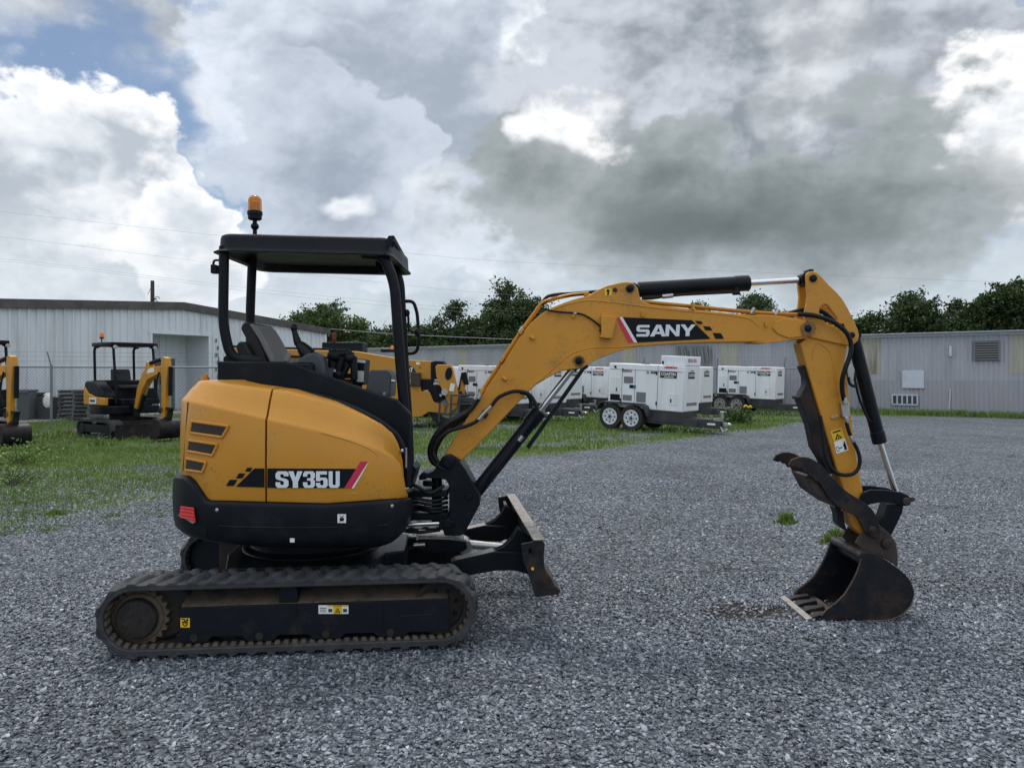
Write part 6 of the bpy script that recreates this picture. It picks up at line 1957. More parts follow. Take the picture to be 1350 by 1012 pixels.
# stains of growth at the foot
# ---------------------------------------------------------------- fence
FN = empty('chain_link_fence', ground_at(68, 563), 'chain link fence with barbed wire on leaning arms along the white building', 'fence')
fpts = [Vector((-17.5, 20.8, 0)), Vector((-13.3, 21.9, 0)), Vector((-9.0, 23.4, 0)), Vector((-5.0, 26.5, 0)), Vector((0, 29.6, 0)), Vector((5.5, 31.6, 0)), Vector((8.6, 31.8, 0)), Vector((13.2, 28.9, 0))]
FH = 1.74
mbm, mbr, mbw, mbb = MB(), MB(), MB(), MB()
posts = []
for a, b_ in zip(fpts, fpts[1:]):
    Ls = (b_ - a).length; n = max(1, round(Ls / 3.2))
    for k in range(n): posts.append(a.lerp(b_, k / n))
    d = (b_ - a).normalized(); nn = Vector((d.y, -d.x, 0))
    mbr.cyl(a + up * FH, b_ + up * FH, .024, 8)
    for zz in (.16, .30, .42): mbb.bar(a + up * (FH + zz) + nn * zz * .4, b_ + up * (FH + zz) + nn * zz * .4, .006, .006)
    cell = .095
    t = -FH
    while t < Ls:
        for sg in (1, -1):
            s0, s1 = (t, t + FH) if sg > 0 else (t + FH, t)
            z0, z1 = 0.03, FH
            # clip to the panel
            def clip(sA, zA, sB, zB):
                if sA > sB: sA, zA, sB, zB = sB, zB, sA, zA
                if sB <= 0 or sA >= Ls: return None
                if sA < 0: zA += (zB - zA) * (0 - sA) / (sB - sA); sA = 0
                if sB > Ls: zB = zA + (zB - zA) * (Ls - sA) / (sB - sA); sB = Ls
                return sA, zA, sB, zB
            c_ = clip(s0, z0, s1, z1)
            if c_:
                A = a + d * c_[0] + up * c_[1]; B = a + d * c_[2] + up * c_[3]
                o = nn * .003 * sg
                w = up * .0035
                mbm.add([A + o - w, B + o - w, B + o + w, A + o + w], [(0, 1, 2, 3)])
        t += cell
posts.append(fpts[-1])
mbr.build('top_rail', M['fence'], FN); mbm.build('wire_mesh', M['fence'], FN, smooth=False, fix=False); mbb.build('barbed_wire', M['fence'], FN, smooth=False)
for p in posts:
    mb = MB(); mb.cyl(p, p + up * (FH + .06), .034, 10)
    mb.tube([p + up * (FH + .02), p + up * (FH + .44) + Vector((-.02, -.17, 0))], .016, 8)
    mb.build('post', M['fence'], FN)

# ---------------------------------------------------------------- bins and pallets
def bin_thing(name, px, py, mat, label, w=.58, h=1.02, rz=.3, lid=True, Y=None):
    p = ground_at(px, py) if Y is None else Vector(((px - PX0) / F * Y, Y, 0))
    t = empty(name, p, label, 'bin', None, 0)
    mb = MB()
    m3 = Matrix.Rotation(rz, 3, 'Z')
    b0, b1 = .40 * w, .5 * w
    vs = [p + m3 @ Vector((sx * b0, sy * b0, .03)) for sx, sy in ((-1, -1), (1, -1), (1, 1), (-1, 1))] + [p + m3 @ Vector((sx * b1, sy * b1 * 1.15, h * .93)) for sx, sy in ((-1, -1), (1, -1), (1, 1), (-1, 1))]
    mb.add(vs, [(3, 2, 1, 0), (4, 5, 6, 7), (0, 1, 5, 4), (1, 2, 6, 5), (2, 3, 7, 6), (3, 0, 4, 7)])
    mb.build('bin_body', mat, t, .03, 3)
    if lid:
        mb = MB(); mb.box(p + up * (h * .965), (w * 1.08, w * 1.25, .07), rz=rz); mb.box(p + m3 @ Vector((0, -.60 * w, h * .93)), (w * .9, .05, .06), rz=rz); mb.build('lid', mat, t, .02, 3)
    mb = MB()
    for sx in (-1, 1):
        c = p + m3 @ Vector((sx * w * .42, w * .5, .12)); mb.cyl(c - m3 @ Vector((.03, 0, 0)), c + m3 @ Vector((.03, 0, 0)), .12, 14)
    mb.build('wheel', M['tyre'], t, split=True)
    return t
bin_thing('wheelie_bin', 30, 556, M['binGrey'], 'tall grey wheelie bin nearest the cropped machine by the fence', .62, 1.03, .25)
bin_thing('trash_can', 50, 554, M['binBlack'], 'black open bin between the grey wheelie bin and the fence post', .56, .92, .1)
bt = bin_thing('trash_can', 66, 555, M['binBlack'], 'low black bin with a white bag over its edge behind the fence post', .55, .84, -.1, lid=False)
bg = MB(); pb = ground_at(69, 555); bg.ball(pb + Vector((.02, -.28, .66)), .16, 12, 8, (1, .5, 1.35)); bg.ball(pb + Vector((0, -.2, .86)), .14, 10, 6, (1.1, .7, .5))
tag(bg.build('plastic_bag', M['paper'], None), 'white plastic bag hanging over the rim of the low black bin', 'bag')
pp = ground_at(109, 554)
rp = random.Random(3)
for k in range(8):
    t = empty('pallet', pp + up * (.127 * k), f'{["lowest grey pallet resting on the concrete under the others", "grey pallet lying second from the bottom of the stack", "grey pallet lying third from the bottom of the stack", "grey pallet lying just below the middle of the stack", "grey pallet lying just above the middle of the stack", "grey pallet lying third from the top of the stack", "grey pallet lying second from the top of the stack", "topmost grey pallet of the stack behind the parked machine"][k]}', 'pallet', 'stacked pallets')
    rz = ang + rp.uniform(-.06, .06) - 1.2
    m3 = Matrix.Rotation(rz, 3, 'Z'); o = pp + up * (.127 * k) + Vector((rp.uniform(-.05, .05), rp.uniform(-.04, .04), 0))
    mb = MB()
    for j in range(6): mb.box(o + m3 @ Vector((0, -.45 + .18 * j, .112)), (1.1, .13, .02), rz=rz)
    mb.build('deck_board', M['pallet'], t, smooth=False, split=True)
    mb = MB()
    for j in (-.5, 0, .5): mb.box(o + m3 @ Vector((j, 0, .055)), (.06, 1.0, .088), rz=rz)
    mb.build('runner', M['pallet'], t, smooth=False, split=True)

# ---------------------------------------------------------------- the smaller machines parked behind
def make_mini():
    t = empty('compact_excavator', (0, 0, 0))
    for sg in (-1, 1):
        mb = MB()
        n = 40; path = []
        for i in range(n):
            l = i / n * (2 * 1.3 + 2 * math.pi * .2)
            if l < 1.3: q = (-.65 + l, .43)
            elif l < 1.3 + math.pi * .2: a = math.pi / 2 - (l - 1.3) / .2; q = (.65 + .2 * math.cos(a), .23 + .2 * math.sin(a))
            elif l < 2.6 + math.pi * .2: q = (.65 - (l - 1.3 - math.pi * .2), .03)
            else: a = -math.pi / 2 - (l - 2.6 - math.pi * .2) / .2; q = (-.65 + .2 * math.cos(a), .23 + .2 * math.sin(a))
            path.append(q)
        vs = []; fs = []
        for i, (x, z) in enumerate(path):
            dx, dz = x - max(-.65, min(.65, x)), z - .23
            ln = math.hypot(dx, dz) or 1
            h = .03 if i % 2 else .012
            for w in (.45, .75):
                vs.append(Vector((x + dx / ln * h, sg * w, z + dz / ln * h)))
            for w in (.75, .45):
                vs.append(Vector((x - dx / ln * .04, sg * w, z - dz / ln * .04)))
        for i in range(n):
            j = (i + 1) % n
            for k in range(4): fs.append((4 * i + k, 4 * i + (k + 1) % 4, 4 * j + (k + 1) % 4, 4 * j + k))
        mb.add(vs, fs); mb.build('rubber_track', M['rubber'], t)
        mb = MB(); mb.box((0, sg * .62, .23), (1.2, .2, .2)); mb.cyl((-.65, sg * .5, .23), (-.65, sg * .73, .23), .15, 18); mb.cyl((.65, sg * .5, .23), (.65, sg * .73, .23), .15, 18)
        mb.build('track_frame', M['framepaint'], t, .01)
    mb = MB(); mb.box((.1, 0, .33), (1.0, 1.0, .16)); mb.cyl((0, 0, .38), (0, 0, .56), .34, 24)
    mb.build('undercarriage_frame', M['muddark'], t, .01)
    mb = MB(); mb.prism([(1.02, -.75, .02), (1.12, -.75, .02), (1.08, -.75, .2), (1.09, -.75, .36), (1.05, -.75, .36), (1.03, -.75, .2)], (0, 1.5, 0)); bl = mb.build('dozer_blade', M['rust'], t, .005)
    mb = MB()
    for y in (-.3, .3): mb.bar((.3, y, .3), (1.05, y, .18), .09, .1)
    mb.build('push_arm', M['black'], bl, .005, split=True)
    # upper body
    pts = []
    for x, y in ((.62, -.55), (.3, -.70), (-.15, -.71), (-.5, -.60), (-.72, -.38), (-.80, 0), (-.72, .38), (-.5, .60), (-.15, .71), (.3, .70), (.62, .55)): pts.append((x, y))
    sp = spline([(x, y, 0) for x, y in pts], 4)
    mb = MB(); mb.prism([Vector((p.x, p.y, .58)) for p in sp], (0, 0, .20)); mb.build('counterweight', M['plastic'], t, .03, 3)
    mb = MB(); mb.prism([Vector((p.x * .97, p.y * .97, .79)) for p in sp if p.x < -.12], (0, 0, .34)); mb.prism([(-.60, -.71, .79), (.42, -.71, .79), (.42, -.71, .98), (.0, -.71, 1.0), (-.35, -.71, 1.08), (-.52, -.71, 1.24), (-.60, -.71, 1.24)], (0, .12, 0)); mb.build('engine_cover', M['yellow'], t, .03, 3)
    mb = MB()
    mb.prism([Vector((p.x * .95, p.y * .95, 1.135)) for p in sp if p.x < -.1], (0, 0, .26))
    mb.prism([(-.58, -.705, 1.25), (-.35, -.705, 1.085), (0, -.705, 1.005), (.42, -.705, .985), (.34, -.705, 1.12), (-.05, -.705, 1.36), (-.5, -.705, 1.38)], (0, .30, 0))
    mb.build('hood', M['roofblack'], t, .04, 3)
    mb = MB(); mb.box((-.1, -.716, .90), (.34, .012, .15)); s_ = mb.build('dealer_sticker', M['white'], t)
    mb = MB(); mb.box((-.1, -.724, .90), (.24, .006, .05)); mb.build('sticker_mark', M['blueink'], s_)
    mb = MB(); mb.box((.15, .12, .86), (.85, .95, .16)); mb.box((-.2, .1, 1.05), (.45, .6, .3)); mb.box((.62, 0, .72), (.3, .34, .26)); mb.cyl((.78, -.1, .5), (.78, -.1, .92), .08, 16); mb.box((.5, .38, 1.05), (.12, .3, .3))
    mb.build('deck', M['black'], t, .02)
    mb = MB(); mb.box((.45, .35, .9), (.02, .26, .12)); mb.box((.56, .5, .78), (.02, .2, .08)); mb.build('white_plate', M['white'], t, split=True)
    mb = MB(); mb.prism([(-.30, -.16, 1.2), (-.18, -.16, 1.2), (-.28, -.16, 1.62), (-.33, -.16, 1.68), (-.40, -.16, 1.66), (-.38, -.16, 1.4)], (0, .46, 0)); mb.box((-.06, .07, 1.22), (.42, .46, .1)); mb.build('operator_seat', M['seat'], t, .04, 3)
    for nm, y in (('r', -.48), ('l', .50)):
        mb = MB(); mb.tube(fillet([(-.48, y, 1.2), (-.52, y, 2.2), (-.3, y, 2.22)], .1), .032, 8); mb.build('canopy_post', M['roofblack'], t)
        mb = MB(); mb.tube(fillet([(.55, y, .85), (.52, y, 1.4), (.42, y, 2.2), (.3, y, 2.22)], .1), .032, 8); mb.build('canopy_post', M['roofblack'], t)
    mb = MB(); mb.prism([(p[0], p[1], 2.22) for p in rrect(-.58, .52, -.55, .57, .09, 3)], (0, 0, .10)); rf = mb.build('canopy_roof', M['roofblack'], t, .03, 3)
    mb = MB()
    for y in (-.48, .50): mb.cyl((.50, y, 2.20), (.56, y, 2.19), .045, 12)
    mb.build('work_lamp', M['fillight'], rf, split=True)
    mb = MB(); mb.cyl((-.40, -.36, 2.3), (-.40, -.36, 2.44), .014, 8); mb.cyl((-.40, -.36, 2.42), (-.40, -.36, 2.46), .05, 12); bc = mb.build('beacon', M['plastic'], t)
    mb = MB(); mb.lathe((-.40, -.36, 2.46), (0, 0, 1), [(0, .048), (.08, .046), (.115, .03), (.12, .01)], 14); mb.build('beacon_lens', M['amberlamp'], bc)
    # boom folded up in front, arm hanging
    y0 = -.10
    def P(l): return [Vector((x, y0 - .08, z)) for x, z in l]
    mb = MB(); mb.prism(P([(.80, .74), (.92, .70), (1.18, 1.18), (1.42, 1.42), (2.05, 1.60), (2.06, 1.72), (1.95, 1.74), (1.45, 1.70), (1.20, 1.60), (.95, 1.22)]), (0, .16, 0)); mb.prism(P([(1.28, 1.62), (1.5, 1.68), (1.42, 1.84), (1.36, 1.84)]), (0, .16, 0)); BOo = mb.build('boom', M['yellow'], t, .01)
    mb = MB(); mb.prism([Vector((x, y0 - .085, z)) for x, z in ((1.40, 1.56), (1.74, 1.60), (1.70, 1.70), (1.46, 1.67))], (0, .003, 0)); mb.build('name_decal', M['white'], BOo)
    mb = MB(); mb.cyl((.95, y0, .66), (1.16, y0, 1.05), .05, 12); mb.cyl((1.16, y0, 1.05), (1.28, y0, 1.28), .022, 10, 1); mb.build('boom_cylinder', [M['black'], M['chrome']], t)
    mb = MB(); mb.cyl((1.40, y0, 1.80), (1.85, y0, 1.88), .05, 12); mb.cyl((1.85, y0, 1.88), (2.12, y0, 1.93), .022, 10, 1); mb.build('arm_cylinder', [M['black'], M['chrome']], t)
    mb = MB(); mb.prism(P([(2.10, 1.95), (2.2, 1.92), (2.26, 1.62), (2.22, 1.30), (2.16, .56), (2.08, .50), (2.02, .58), (2.03, 1.3), (1.98, 1.66), (2.04, 1.92)]), (0, .14, 0)); mb.build('arm', M['yellow'], t, .01)
    mb = MB(); mb.cyl((2.30, y0, 1.72), (2.28, y0, 1.05), .048, 12); mb.cyl((2.28, y0, 1.05), (2.27, y0, .78), .02, 10, 1); mb.tube(spline([(2.0, y0 - .12, 1.6), (1.92, y0 - .14, 1.2), (2.02, y0 - .12, .9)], 6), .018, 8); mb.build('bucket_cylinder', [M['black'], M['chrome']], t)
    mb = MB(); mb.bar((2.08, y0, .76), (2.34, y0, .76), .12, .05); mb.bar((2.3, y0, .76), (2.22, y0, .5), .12, .06); mb.prism(P([(1.9, .74), (2.1, .80), (2.16, .68), (2.0, .62), (1.85, .66)]), (0, .18, 0)); mb.build('bucket_link', M['rust'], t, .01)
    mb = MB()
    arc = [(2.02, .52), (2.24, .50), (2.36, .36), (2.32, .16), (2.14, .06), (1.88, .06)]
    for y in (y0 - .28, y0 + .25): mb.prism([Vector((x, y, z)) for x, z in arc + [(1.95, .22), (2.0, .4)]], (0, .03, 0))
    o_ = spline([(x, 0, z) for x, z in arc], 3); i_ = [p + (Vector((2.12, 0, .3)) - p).normalized() * .025 for p in o_]
    mb.prism([Vector((p.x, y0 - .27, p.z)) for p in o_ + i_[::-1]], (0, .54, 0))
    mb.build('bucket', M['rust'], t, .004)
    return t
M['blueink'] = pmat('blue sticker ink', (.02, .05, .16), .5)
mini = make_mini()
mini.location = ((164 - PX0) / F * 18.9, 18.9, 0); mini.rotation_euler = (0, 0, R(-36))
tag(mini, 'small excavator with open canopy and orange beacon before the white building doorway', 'excavator', 'smaller excavators parked by the fence')
m2 = copy_tree(mini); m2.location = (-12.2, 17.15, 0); m2.rotation_euler = (0, 0, R(-33))
tag(m2, 'excavator cropped by the picture edge, its yellow arm hanging beside the grey wheelie bin', 'excavator')

# ---------------------------------------------------------------- generator trailers
def make_gen(tilt=R(2.6)):
    t = empty('generator_trailer', (0, 0, 0))
    x0, x1, hw, z0, z1 = -1.12, 1.12, .475, .60, 1.80
    mb = MB(); mb.box((0, 0, (z0 + z1) / 2), (x1 - x0, hw * 2, z1 - z0)); en = mb.build('enclosure', M['gen'], t, .02, 3)
    y = -hw - .003
    def face(xa, za, xb, zb, th=.006, d=0): return (((xa + xb) / 2, y - d, (za + zb) / 2), (xb - xa, th, zb - za))
    mb = MB()
    mb.box((x1 + .012, 0, (z0 + z1) / 2), (.024, hw * 1.92, z1 - z0 - .04)); mb.build('end_panel', M['genend'], en, .01)
    mb = MB()
    for x in (-.70, -.30, .38): mb.box(*face(x - .006, z0 + .03, x + .006, z1 - .16))
    mb.box(*face(x0 + .03, z1 - .165, x1 - .03, z1 - .155)); mb.box(*face(.37, z1 - .16, .38, z1 - .01))
    mb.build('panel_seam', M['ventgrey'], en)
    mb = MB()
    for a in ((-.64, 1.27, -.36, 1.45), (-.66, .80, -.38, .95), (-.24, .78, .04, 1.05)): mb.box(*face(*a, .012))
    mb.box((x1 + .026, 0, .80), (.01, .62, .08)); mb.build('louvre', M['ventgrey'], en, split=True)
    mb = MB()
    mb.box(*face(-1.05, 1.0, -.75, 1.42, .012)); mb.box(*face(.72, .76, .96, 1.06, .012)); mb.build('access_hatch', M['genend'], en, .004, split=True)
    mb = MB()
    mb.box(*face(-1.05, .78, -.75, .95, .014)); mb.box(*face(-.46, 1.14, -.33, 1.23, .014)); mb.cyl((-.92, y, z1 - .10), (-.92, y - .02, z1 - .10), .035, 10)
    for x, z in ((-.68, 1.62), (-.72, .80), (-.29, 1.18), (.36, .78), (.34, 1.58), (-.86, 1.08), (.78, .88)): mb.box((x, y - .008, z), (.03, .02, .09))
    mb.build('control_panel', M['black'], en, split=True)
    mb = MB()
    def tx(s, xa, za, xb, zb, mi, bold=.03): put_text(mb, s, (xa, y - .008, za), (xb - xa, 0, 0), (0, 0, zb - za), bold, 1, mi)
    tx('SDG', -.64, 1.57, -.50, 1.64, 1); tx('65', -.49, 1.57, -.40, 1.64, 0); tx('ANA', .16, 1.56, .33, 1.63, 1, .05); tx('AIRMAN', .55, 1.72, .92, 1.78, 0, .05)
    mb.add([Vector((a, y - .008, b)) for a, b in ((.03, 1.56), (.12, 1.56), (.075, 1.64))], [(0, 1, 2)], 1); mb.add([Vector((a, y - .010, b)) for a, b in ((.055, 1.575), (.095, 1.575), (.075, 1.612))], [(0, 1, 2)], 2)
    mb.build('lettering', [M['redletter'], M['blackletter'], M['white']], en, fix=False, smooth=False)
    mb = MB()
    mb.add([Vector((a, y - .006, b)) for a, b in ((.44, 1.47), (.92, 1.47), (.92, 1.64), (.44, 1.64))], [(0, 1, 2, 3)], 0)
    put_text(mb, 'COASTIN', (.47, y - .010, 1.53), (.42, 0, 0), (0, 0, .085), .03, 1, 1); mb.add([Vector((a, y - .009, b)) for a, b in ((.56, 1.49), (.84, 1.49), (.84, 1.505), (.56, 1.505))], [(0, 1, 2, 3)], 1)
    mb.build('dealer_sticker', [M['blackletter'], M['white'], M['ventgrey']], en, fix=False, smooth=False); mb = MB()
    xe = x1 + .028
    mb.add([Vector((xe, a, b)) for a, b in ((-.28, 1.47), (.12, 1.47), (.12, 1.64), (-.28, 1.64))], [(0, 1, 2, 3)], 0)
    put_text(mb, 'COASTIN', (xe + .004, -.26, 1.52), (0, .36, 0), (0, 0, .085), .03, 1, 1); mb.add([Vector((xe, a, b)) for a, b in ((-.14, 1.66), (.06, 1.66), (.06, 1.69), (-.14, 1.69))], [(0, 1, 2, 3)], 2)
    mb.build('dealer_sticker', [M['blackletter'], M['white'], M['ventgrey']], en, fix=False, smooth=False)
    mb = MB(); mb.cyl((-.35, .1, z1), (-.35, .1, z1 + .03), .09, 16); mb.box((-.1, -.2, z1 + .015), (.12, .06, .03)); mb.build('exhaust_cap', M['greyplastic'], en, split=True)
    # trailer
    mb = MB(); mb.box((.56, 0, .47), (1.1, .90, .36)); mb.box((-.5, 0, .56), (1.3, .5, .16)); mb.build('fuel_tank', M['trailer'], t, .02)
    mb = MB()
    for sy in (-1, 1):
        mb.box((.2, sy * .40, .34), (2.6, .08, .20)); mb.bar((1.1, sy * .40, .33), (2.0, sy * .10, .33), .07, .20)
    mb.bar((1.1, 0, .36), (2.05, 0, .34), .1, .12); mb.box((1.45, 0, .44), (.6, .5, .02)); mb.box((-1.3, 0, .5), (.08, .9, .1)); mb.box((-1.22, -.42, .6), (.1, .08, .08))
    fr = mb.build('trailer_frame', M['trailer'], t, .006)
    mb = MB(); mb.box((1.80, -.208, .34), (.20, .004, .05), rz=.32); mb.build('frame_sticker', M['white'], fr)
    mb = MB(); mb.cyl((1.98, .04, .06), (1.98, .04, .62), .035, 10); mb.cyl((1.98, .04, .06), (1.98, .04, .03), .08, 12); mb.bar((1.98, .04, .60), (1.98, -.12, .60), .02, .02); mb.box((1.9, -.05, .46), (.2, .1, .08)); mb.build('jack_stand', M['zinc'], fr)
    mb = MB(); mb.box((2.10, 0, .34), (.20, .09, .09)); mb.ball((2.2, 0, .34), .06, 10, 6); mb.tube([(2.0, -.1, .28), (2.1, -.13, .16), (2.2, -.08, .24)], .02, 6); mb.build('coupling', M['zinc'], fr, .01)
    mb = MB(); mb.box((.98, -.445, .36), (.03, .006, .03)); mb.build('side_marker', M['amberlamp'], fr)
    for sy in (-1, 1):
        mb = MB()
        a, c = sy * .46, sy * .72
        prof = [(-1.36, .56), (-1.26, .76), (-1.1, .80), (.02, .80), (.14, .74), (.24, .46), (.20, .46), (.10, .70), (.0, .765), (-1.1, .765), (-1.23, .73), (-1.32, .55)]
        mb.prism([Vector((x, a, z * .94)) for x, z in prof], (0, c - a, 0)); mb.build('mudguard', M['trailer'], t, .004)
        for x in (-.92, -.26):
            mb = MB(); cc = Vector((x, sy * .50, .345)); ax = Vector((0, sy, 0))
            mb.lathe(cc, ax, [(0, .22), (.005, .33), (.03, .345), (.17, .345), (.195, .33), (.20, .25), (.18, .215), (.15, .215)], 28)
            w = mb.build('wheel', M['tyre'], t)
            mb = MB(); mb.lathe(cc, ax, [(.10, .225), (.198, .225), (.202, .205), (.180, .195), (.176, .12), (.186, .09), (.186, .05), (.195, .045), (.195, .01)], 28)
            rm = mb.build('rim', M['rimwhite'], w)
            mb = MB()
            for k in range(8):
                an = 2 * math.pi * k / 8; q = cc + Vector((math.cos(an) * .150, sy * .172, math.sin(an) * .150)); mb.cyl(q, q + ax * .012, .024, 8)
            for k in range(5):
                an = 2 * math.pi * k / 5; q = cc + Vector((math.cos(an) * .065, sy * .178, math.sin(an) * .065)); mb.cyl(q, q + ax * .022, .016, 6)
            mb.cyl(cc + ax * .17, cc + ax * .197, .04, 10)
            mb.build('rim_hole', M['blackletter'], rm)
    return t
gen = make_gen()
GZ = math.atan2(QD.y, QD.x) - math.pi
GP = [((3.81, 20.75), 'white generator trailer with tall box on its end and bright white wheels', 2.6),
      ((5.6, 26.05), 'white generator trailer directly behind the one with the tall box', 1.5),
      ((9.1, 29.05), 'white generator trailer with dusty grey wheels standing apart nearest the shed', 1.5),
      ((3.1, 30.5), 'white generator trailer deepest in the row just behind the bright wheeled one', 1.2),
      ((1.45, 29.0), 'white generator trailer showing only its blank end between two others in the row', 1.2),
      ((.61, 25.55), 'white generator trailer seen beneath the boom beside the boom cylinder', 1.5),
      ((-.27 - .35, 24.6), 'white generator trailer half hidden by the lower boom beside the telehandler', 1.0),
      ((-2.6, 27.05), 'white generator trailer behind the oval window of the telehandler', 1.0)]
for i, (p, lab, pit) in enumerate(GP):
    g = gen if i == 0 else copy_tree(gen)
    g.location = (p[0], p[1], .0); g.rotation_euler = (0, R(pit), GZ)
    tag(g, lab, 'generator trailer', 'generator trailers parked in a row')
    if i == 0: g0 = g
    if i == 2:
        for w in children(g):
            if w.name.startswith('wheel'):
                for r_ in children(w):
                    r_.data = r_.data.copy(); r_.data.materials[0] = M['rimgrey']
# the tall box and its sign only on the first one
en0 = [c for c in children(gen) if c.name.startswith('enclosure')][0]
def sub(name, mb_, mats, parent, **k):
    """mesh in the thing's own axes"""
    me = bpy.data.meshes.new(name); me.from_pydata([tuple(p) for p in mb_.v], [], mb_.f)
    if any(mb_.mi): me.polygons.foreach_set('material_index', mb_.mi)
    if k.pop('fix', True):
        bm = bmesh.new(); bm.from_mesh(me); bmesh.ops.recalc_face_normals(bm, faces=bm.faces); bm.to_mesh(me); bm.free()
    return link_mesh(name, me, mats, parent, **k)
mb = MB(); mb.box((.78, .03, 1.93), (.72, .90, .25)); tb = sub('top_box', mb, M['gen'], gen, bevel=.015)
mb = MB(); put_text(mb, 'SDG', (1.145, -.32, 1.90), (0, .26, 0), (0, 0, .09), .03, 1, 0); put_text(mb, '125', (1.145, -.04, 1.90), (0, .24, 0), (0, 0, .09), .03, 1, 1); sub('lettering', mb, [M['ventgrey'], M['redletter']], tb, fix=False, smooth=False)
mb = MB(); mb.box((.48, -.428, 1.87), (.05, .01, .08)); sub('latch', mb, M['black'], tb)

# yellow chain hanging on the wheel of the far trailer is a rag: small and bright
rg = MB(); pr = at(984, 536.5, 28.0)
rg.tube(spline([pr + Vector(v) for v in ((-.14, -.1, .0), (-.05, -.12, .06), (.03, -.12, .0), (.12, -.1, .04), (.16, -.1, -.02))], 5), .035, 8)
tag(rg.build('strap', M['stickeryellow'], None), 'yellow strap tied across the wheel of the far generator trailer', 'strap')

# ---------------------------------------------------------------- telehandler
TY = 21.6
TL = empty('telehandler', (at(480, 500, TY).x, TY + .9, 0), 'yellow telehandler with a long lowered boom parked behind the big excavator', 'telehandler')
def tp(l, Y): return [at(x, y, Y) for x, y in l]
mb = MB(); mb.prism(tp([(300, 458), (470, 463), (536, 474), (569, 476), (569, 500), (536, 500), (470, 493), (300, 484)], TY), (0, .7, 0)); tb_ = mb.build('boom', M['loader'], TL, .02)
mb = MB(); mb.prism(tp([(305, 455), (436, 459), (436, 463.5), (305, 460)], TY + .1), (0, .2, 0)); mb.bar(at(310, 467, TY - .1), at(450, 472, TY - .1), .07, .07); mb.bar(at(310, 475, TY - .1), at(450, 480, TY - .1), .07, .07); mb.build('boom_pipe', [M['black']], tb_, .01)
mb = MB(); mb.box(at(551, 479, TY - .01), (.10, .02, .07)); mb.build('boom_sticker', M['white'], tb_)
mb = MB(); mb.cyl(at(553.5, 484.5, TY + .02), at(553.5, 484.5, TY - .02), .02, 10); mb.build('boom_bolt', M['black'], tb_)
mb = MB(); mb.add(tp([(534, 482), (541, 482), (546, 485), (548.5, 491), (534, 491)], TY - .012), [(0, 1, 2, 3, 4)], 0); put_text(mb, 'CAT', at(533.5, 490.2, TY - .02), Vector((.235, 0, 0)), Vector((0, 0, .125)), .04, 1, 1); mb.build('maker_mark', [M['blackletter'], M['white']], tb_, fix=False, smooth=False)
mb = MB(); mb.prism(tp([(568, 477), (574, 475.5), (584, 476), (586, 480), (580, 480), (577, 486), (576, 500), (568, 500)], TY - .05), (0, .9, 0)); mb.build('boom_hinge', M['black'], TL, .01)
tw = [(574, 483), (577, 480.5), (593, 480.5), (596.5, 484), (604, 520), (602, 538), (590, 546), (588.5, 545), (592, 534), (584, 517), (575, 496)]
mb = MB(); mb.prism(tp(tw, TY - .25), (0, .32, 0)); mb.prism(tp(tw, TY + .75), (0, .32, 0)); mb.build('rear_tower', M['loader'], TL, .015, split=True); twr = [c for c in children(TL) if c.name.startswith('rear_tower')][0]
mb = MB(); mb.prism([at(591.5 + 4.6 * math.cos(a) + (.9 * math.sin(a)), 492.5 - 8.4 * math.sin(a), TY - .27) for a in [k * .3927 for k in range(16)]], (0, .02, 0)); mb.build('oval_window', M['black'], twr)
mb = MB(); mb.box(at(596, 510.5, TY - .26), (.13, .012, .22), ry=R(12)); mb.build('load_chart', M['decalwhite'], twr)
mb = MB(); mb.cyl(at(586, 517, TY - .4), at(586, 517, TY + .2), .09, 14); mb.cyl(at(581, 521, TY - .35), at(581, 521, TY + .2), .04, 10); mb.build('pivot_pin', M['zinc'], TL, .004)
mb = MB()
mb.prism(tp([(400, 503), (542, 507), (554, 508), (555, 516), (566, 516), (572, 530), (588, 534), (586, 545), (565, 543), (556, 549), (542, 550.5), (400, 546)], TY - .1), (0, 1.6, 0)); mb.build('chassis', M['loader'], TL, .02)
mb = MB(); mb.prism(tp([(541, 491), (554, 491), (554, 509), (541, 509)], TY - .2), (0, .4, 0)); mb.build('battery_box', M['rusty'], TL, .01)
mb = MB(); mb.box(at(563, 507, TY + .2), (.40, .5, .30)); mb.box(at(557, 502, TY + .1), (.12, .1, .06)); mb.build('engine_bay', M['black'], TL, .02)
mb = MB(); mb.lathe(at(575, 518, TY - .05), (0, 1, 0), [(0, .1), (.004, .24), (.2, .26), (.3, .26)], 24); mb.build('cooling_fan', M['black'], TL)
mb = MB(); mb.ball(at(575, 512, TY + .12), .24, 16, 8, (1, .6, 1)); mb.build('coolant_tank', M['white'], TL)
mb = MB(); mb.prism(tp([(603.5, 516), (608, 496), (614, 500), (612, 520)], TY + .1), (0, .2, 0)); ma = mb.build('rear_arm', M['loader'], TL, .01)
mb = MB(); mb.prism(tp([(604, 512), (608, 491), (614.5, 490), (618, 507), (612, 507), (608, 498), (606, 514)], TY + .05), (0, .3, 0)); mb.build('arm_guard', M['black'], ma, .01)
mb = MB()
for y_ in (521, 532.5): mb.bar(at(594, y_, TY - .4), at(632, y_ - .5, TY - .4), .04, .04)
for x_ in (595, 606, 580): mb.bar(at(x_, 520 if x_ > 590 else 532, TY - .4), at(x_ - 1.5, 556, TY - .4), .05, .05)
mb.bar(at(577, 546, TY - .4), at(632, 545.5, TY - .4), .04, .04); mb.prism(tp([(594, 524), (632, 524), (632, 530), (594, 530)], TY - .2), (0, .6, 0))
mb.build('rear_rack', M['trailer'], TL, .005)
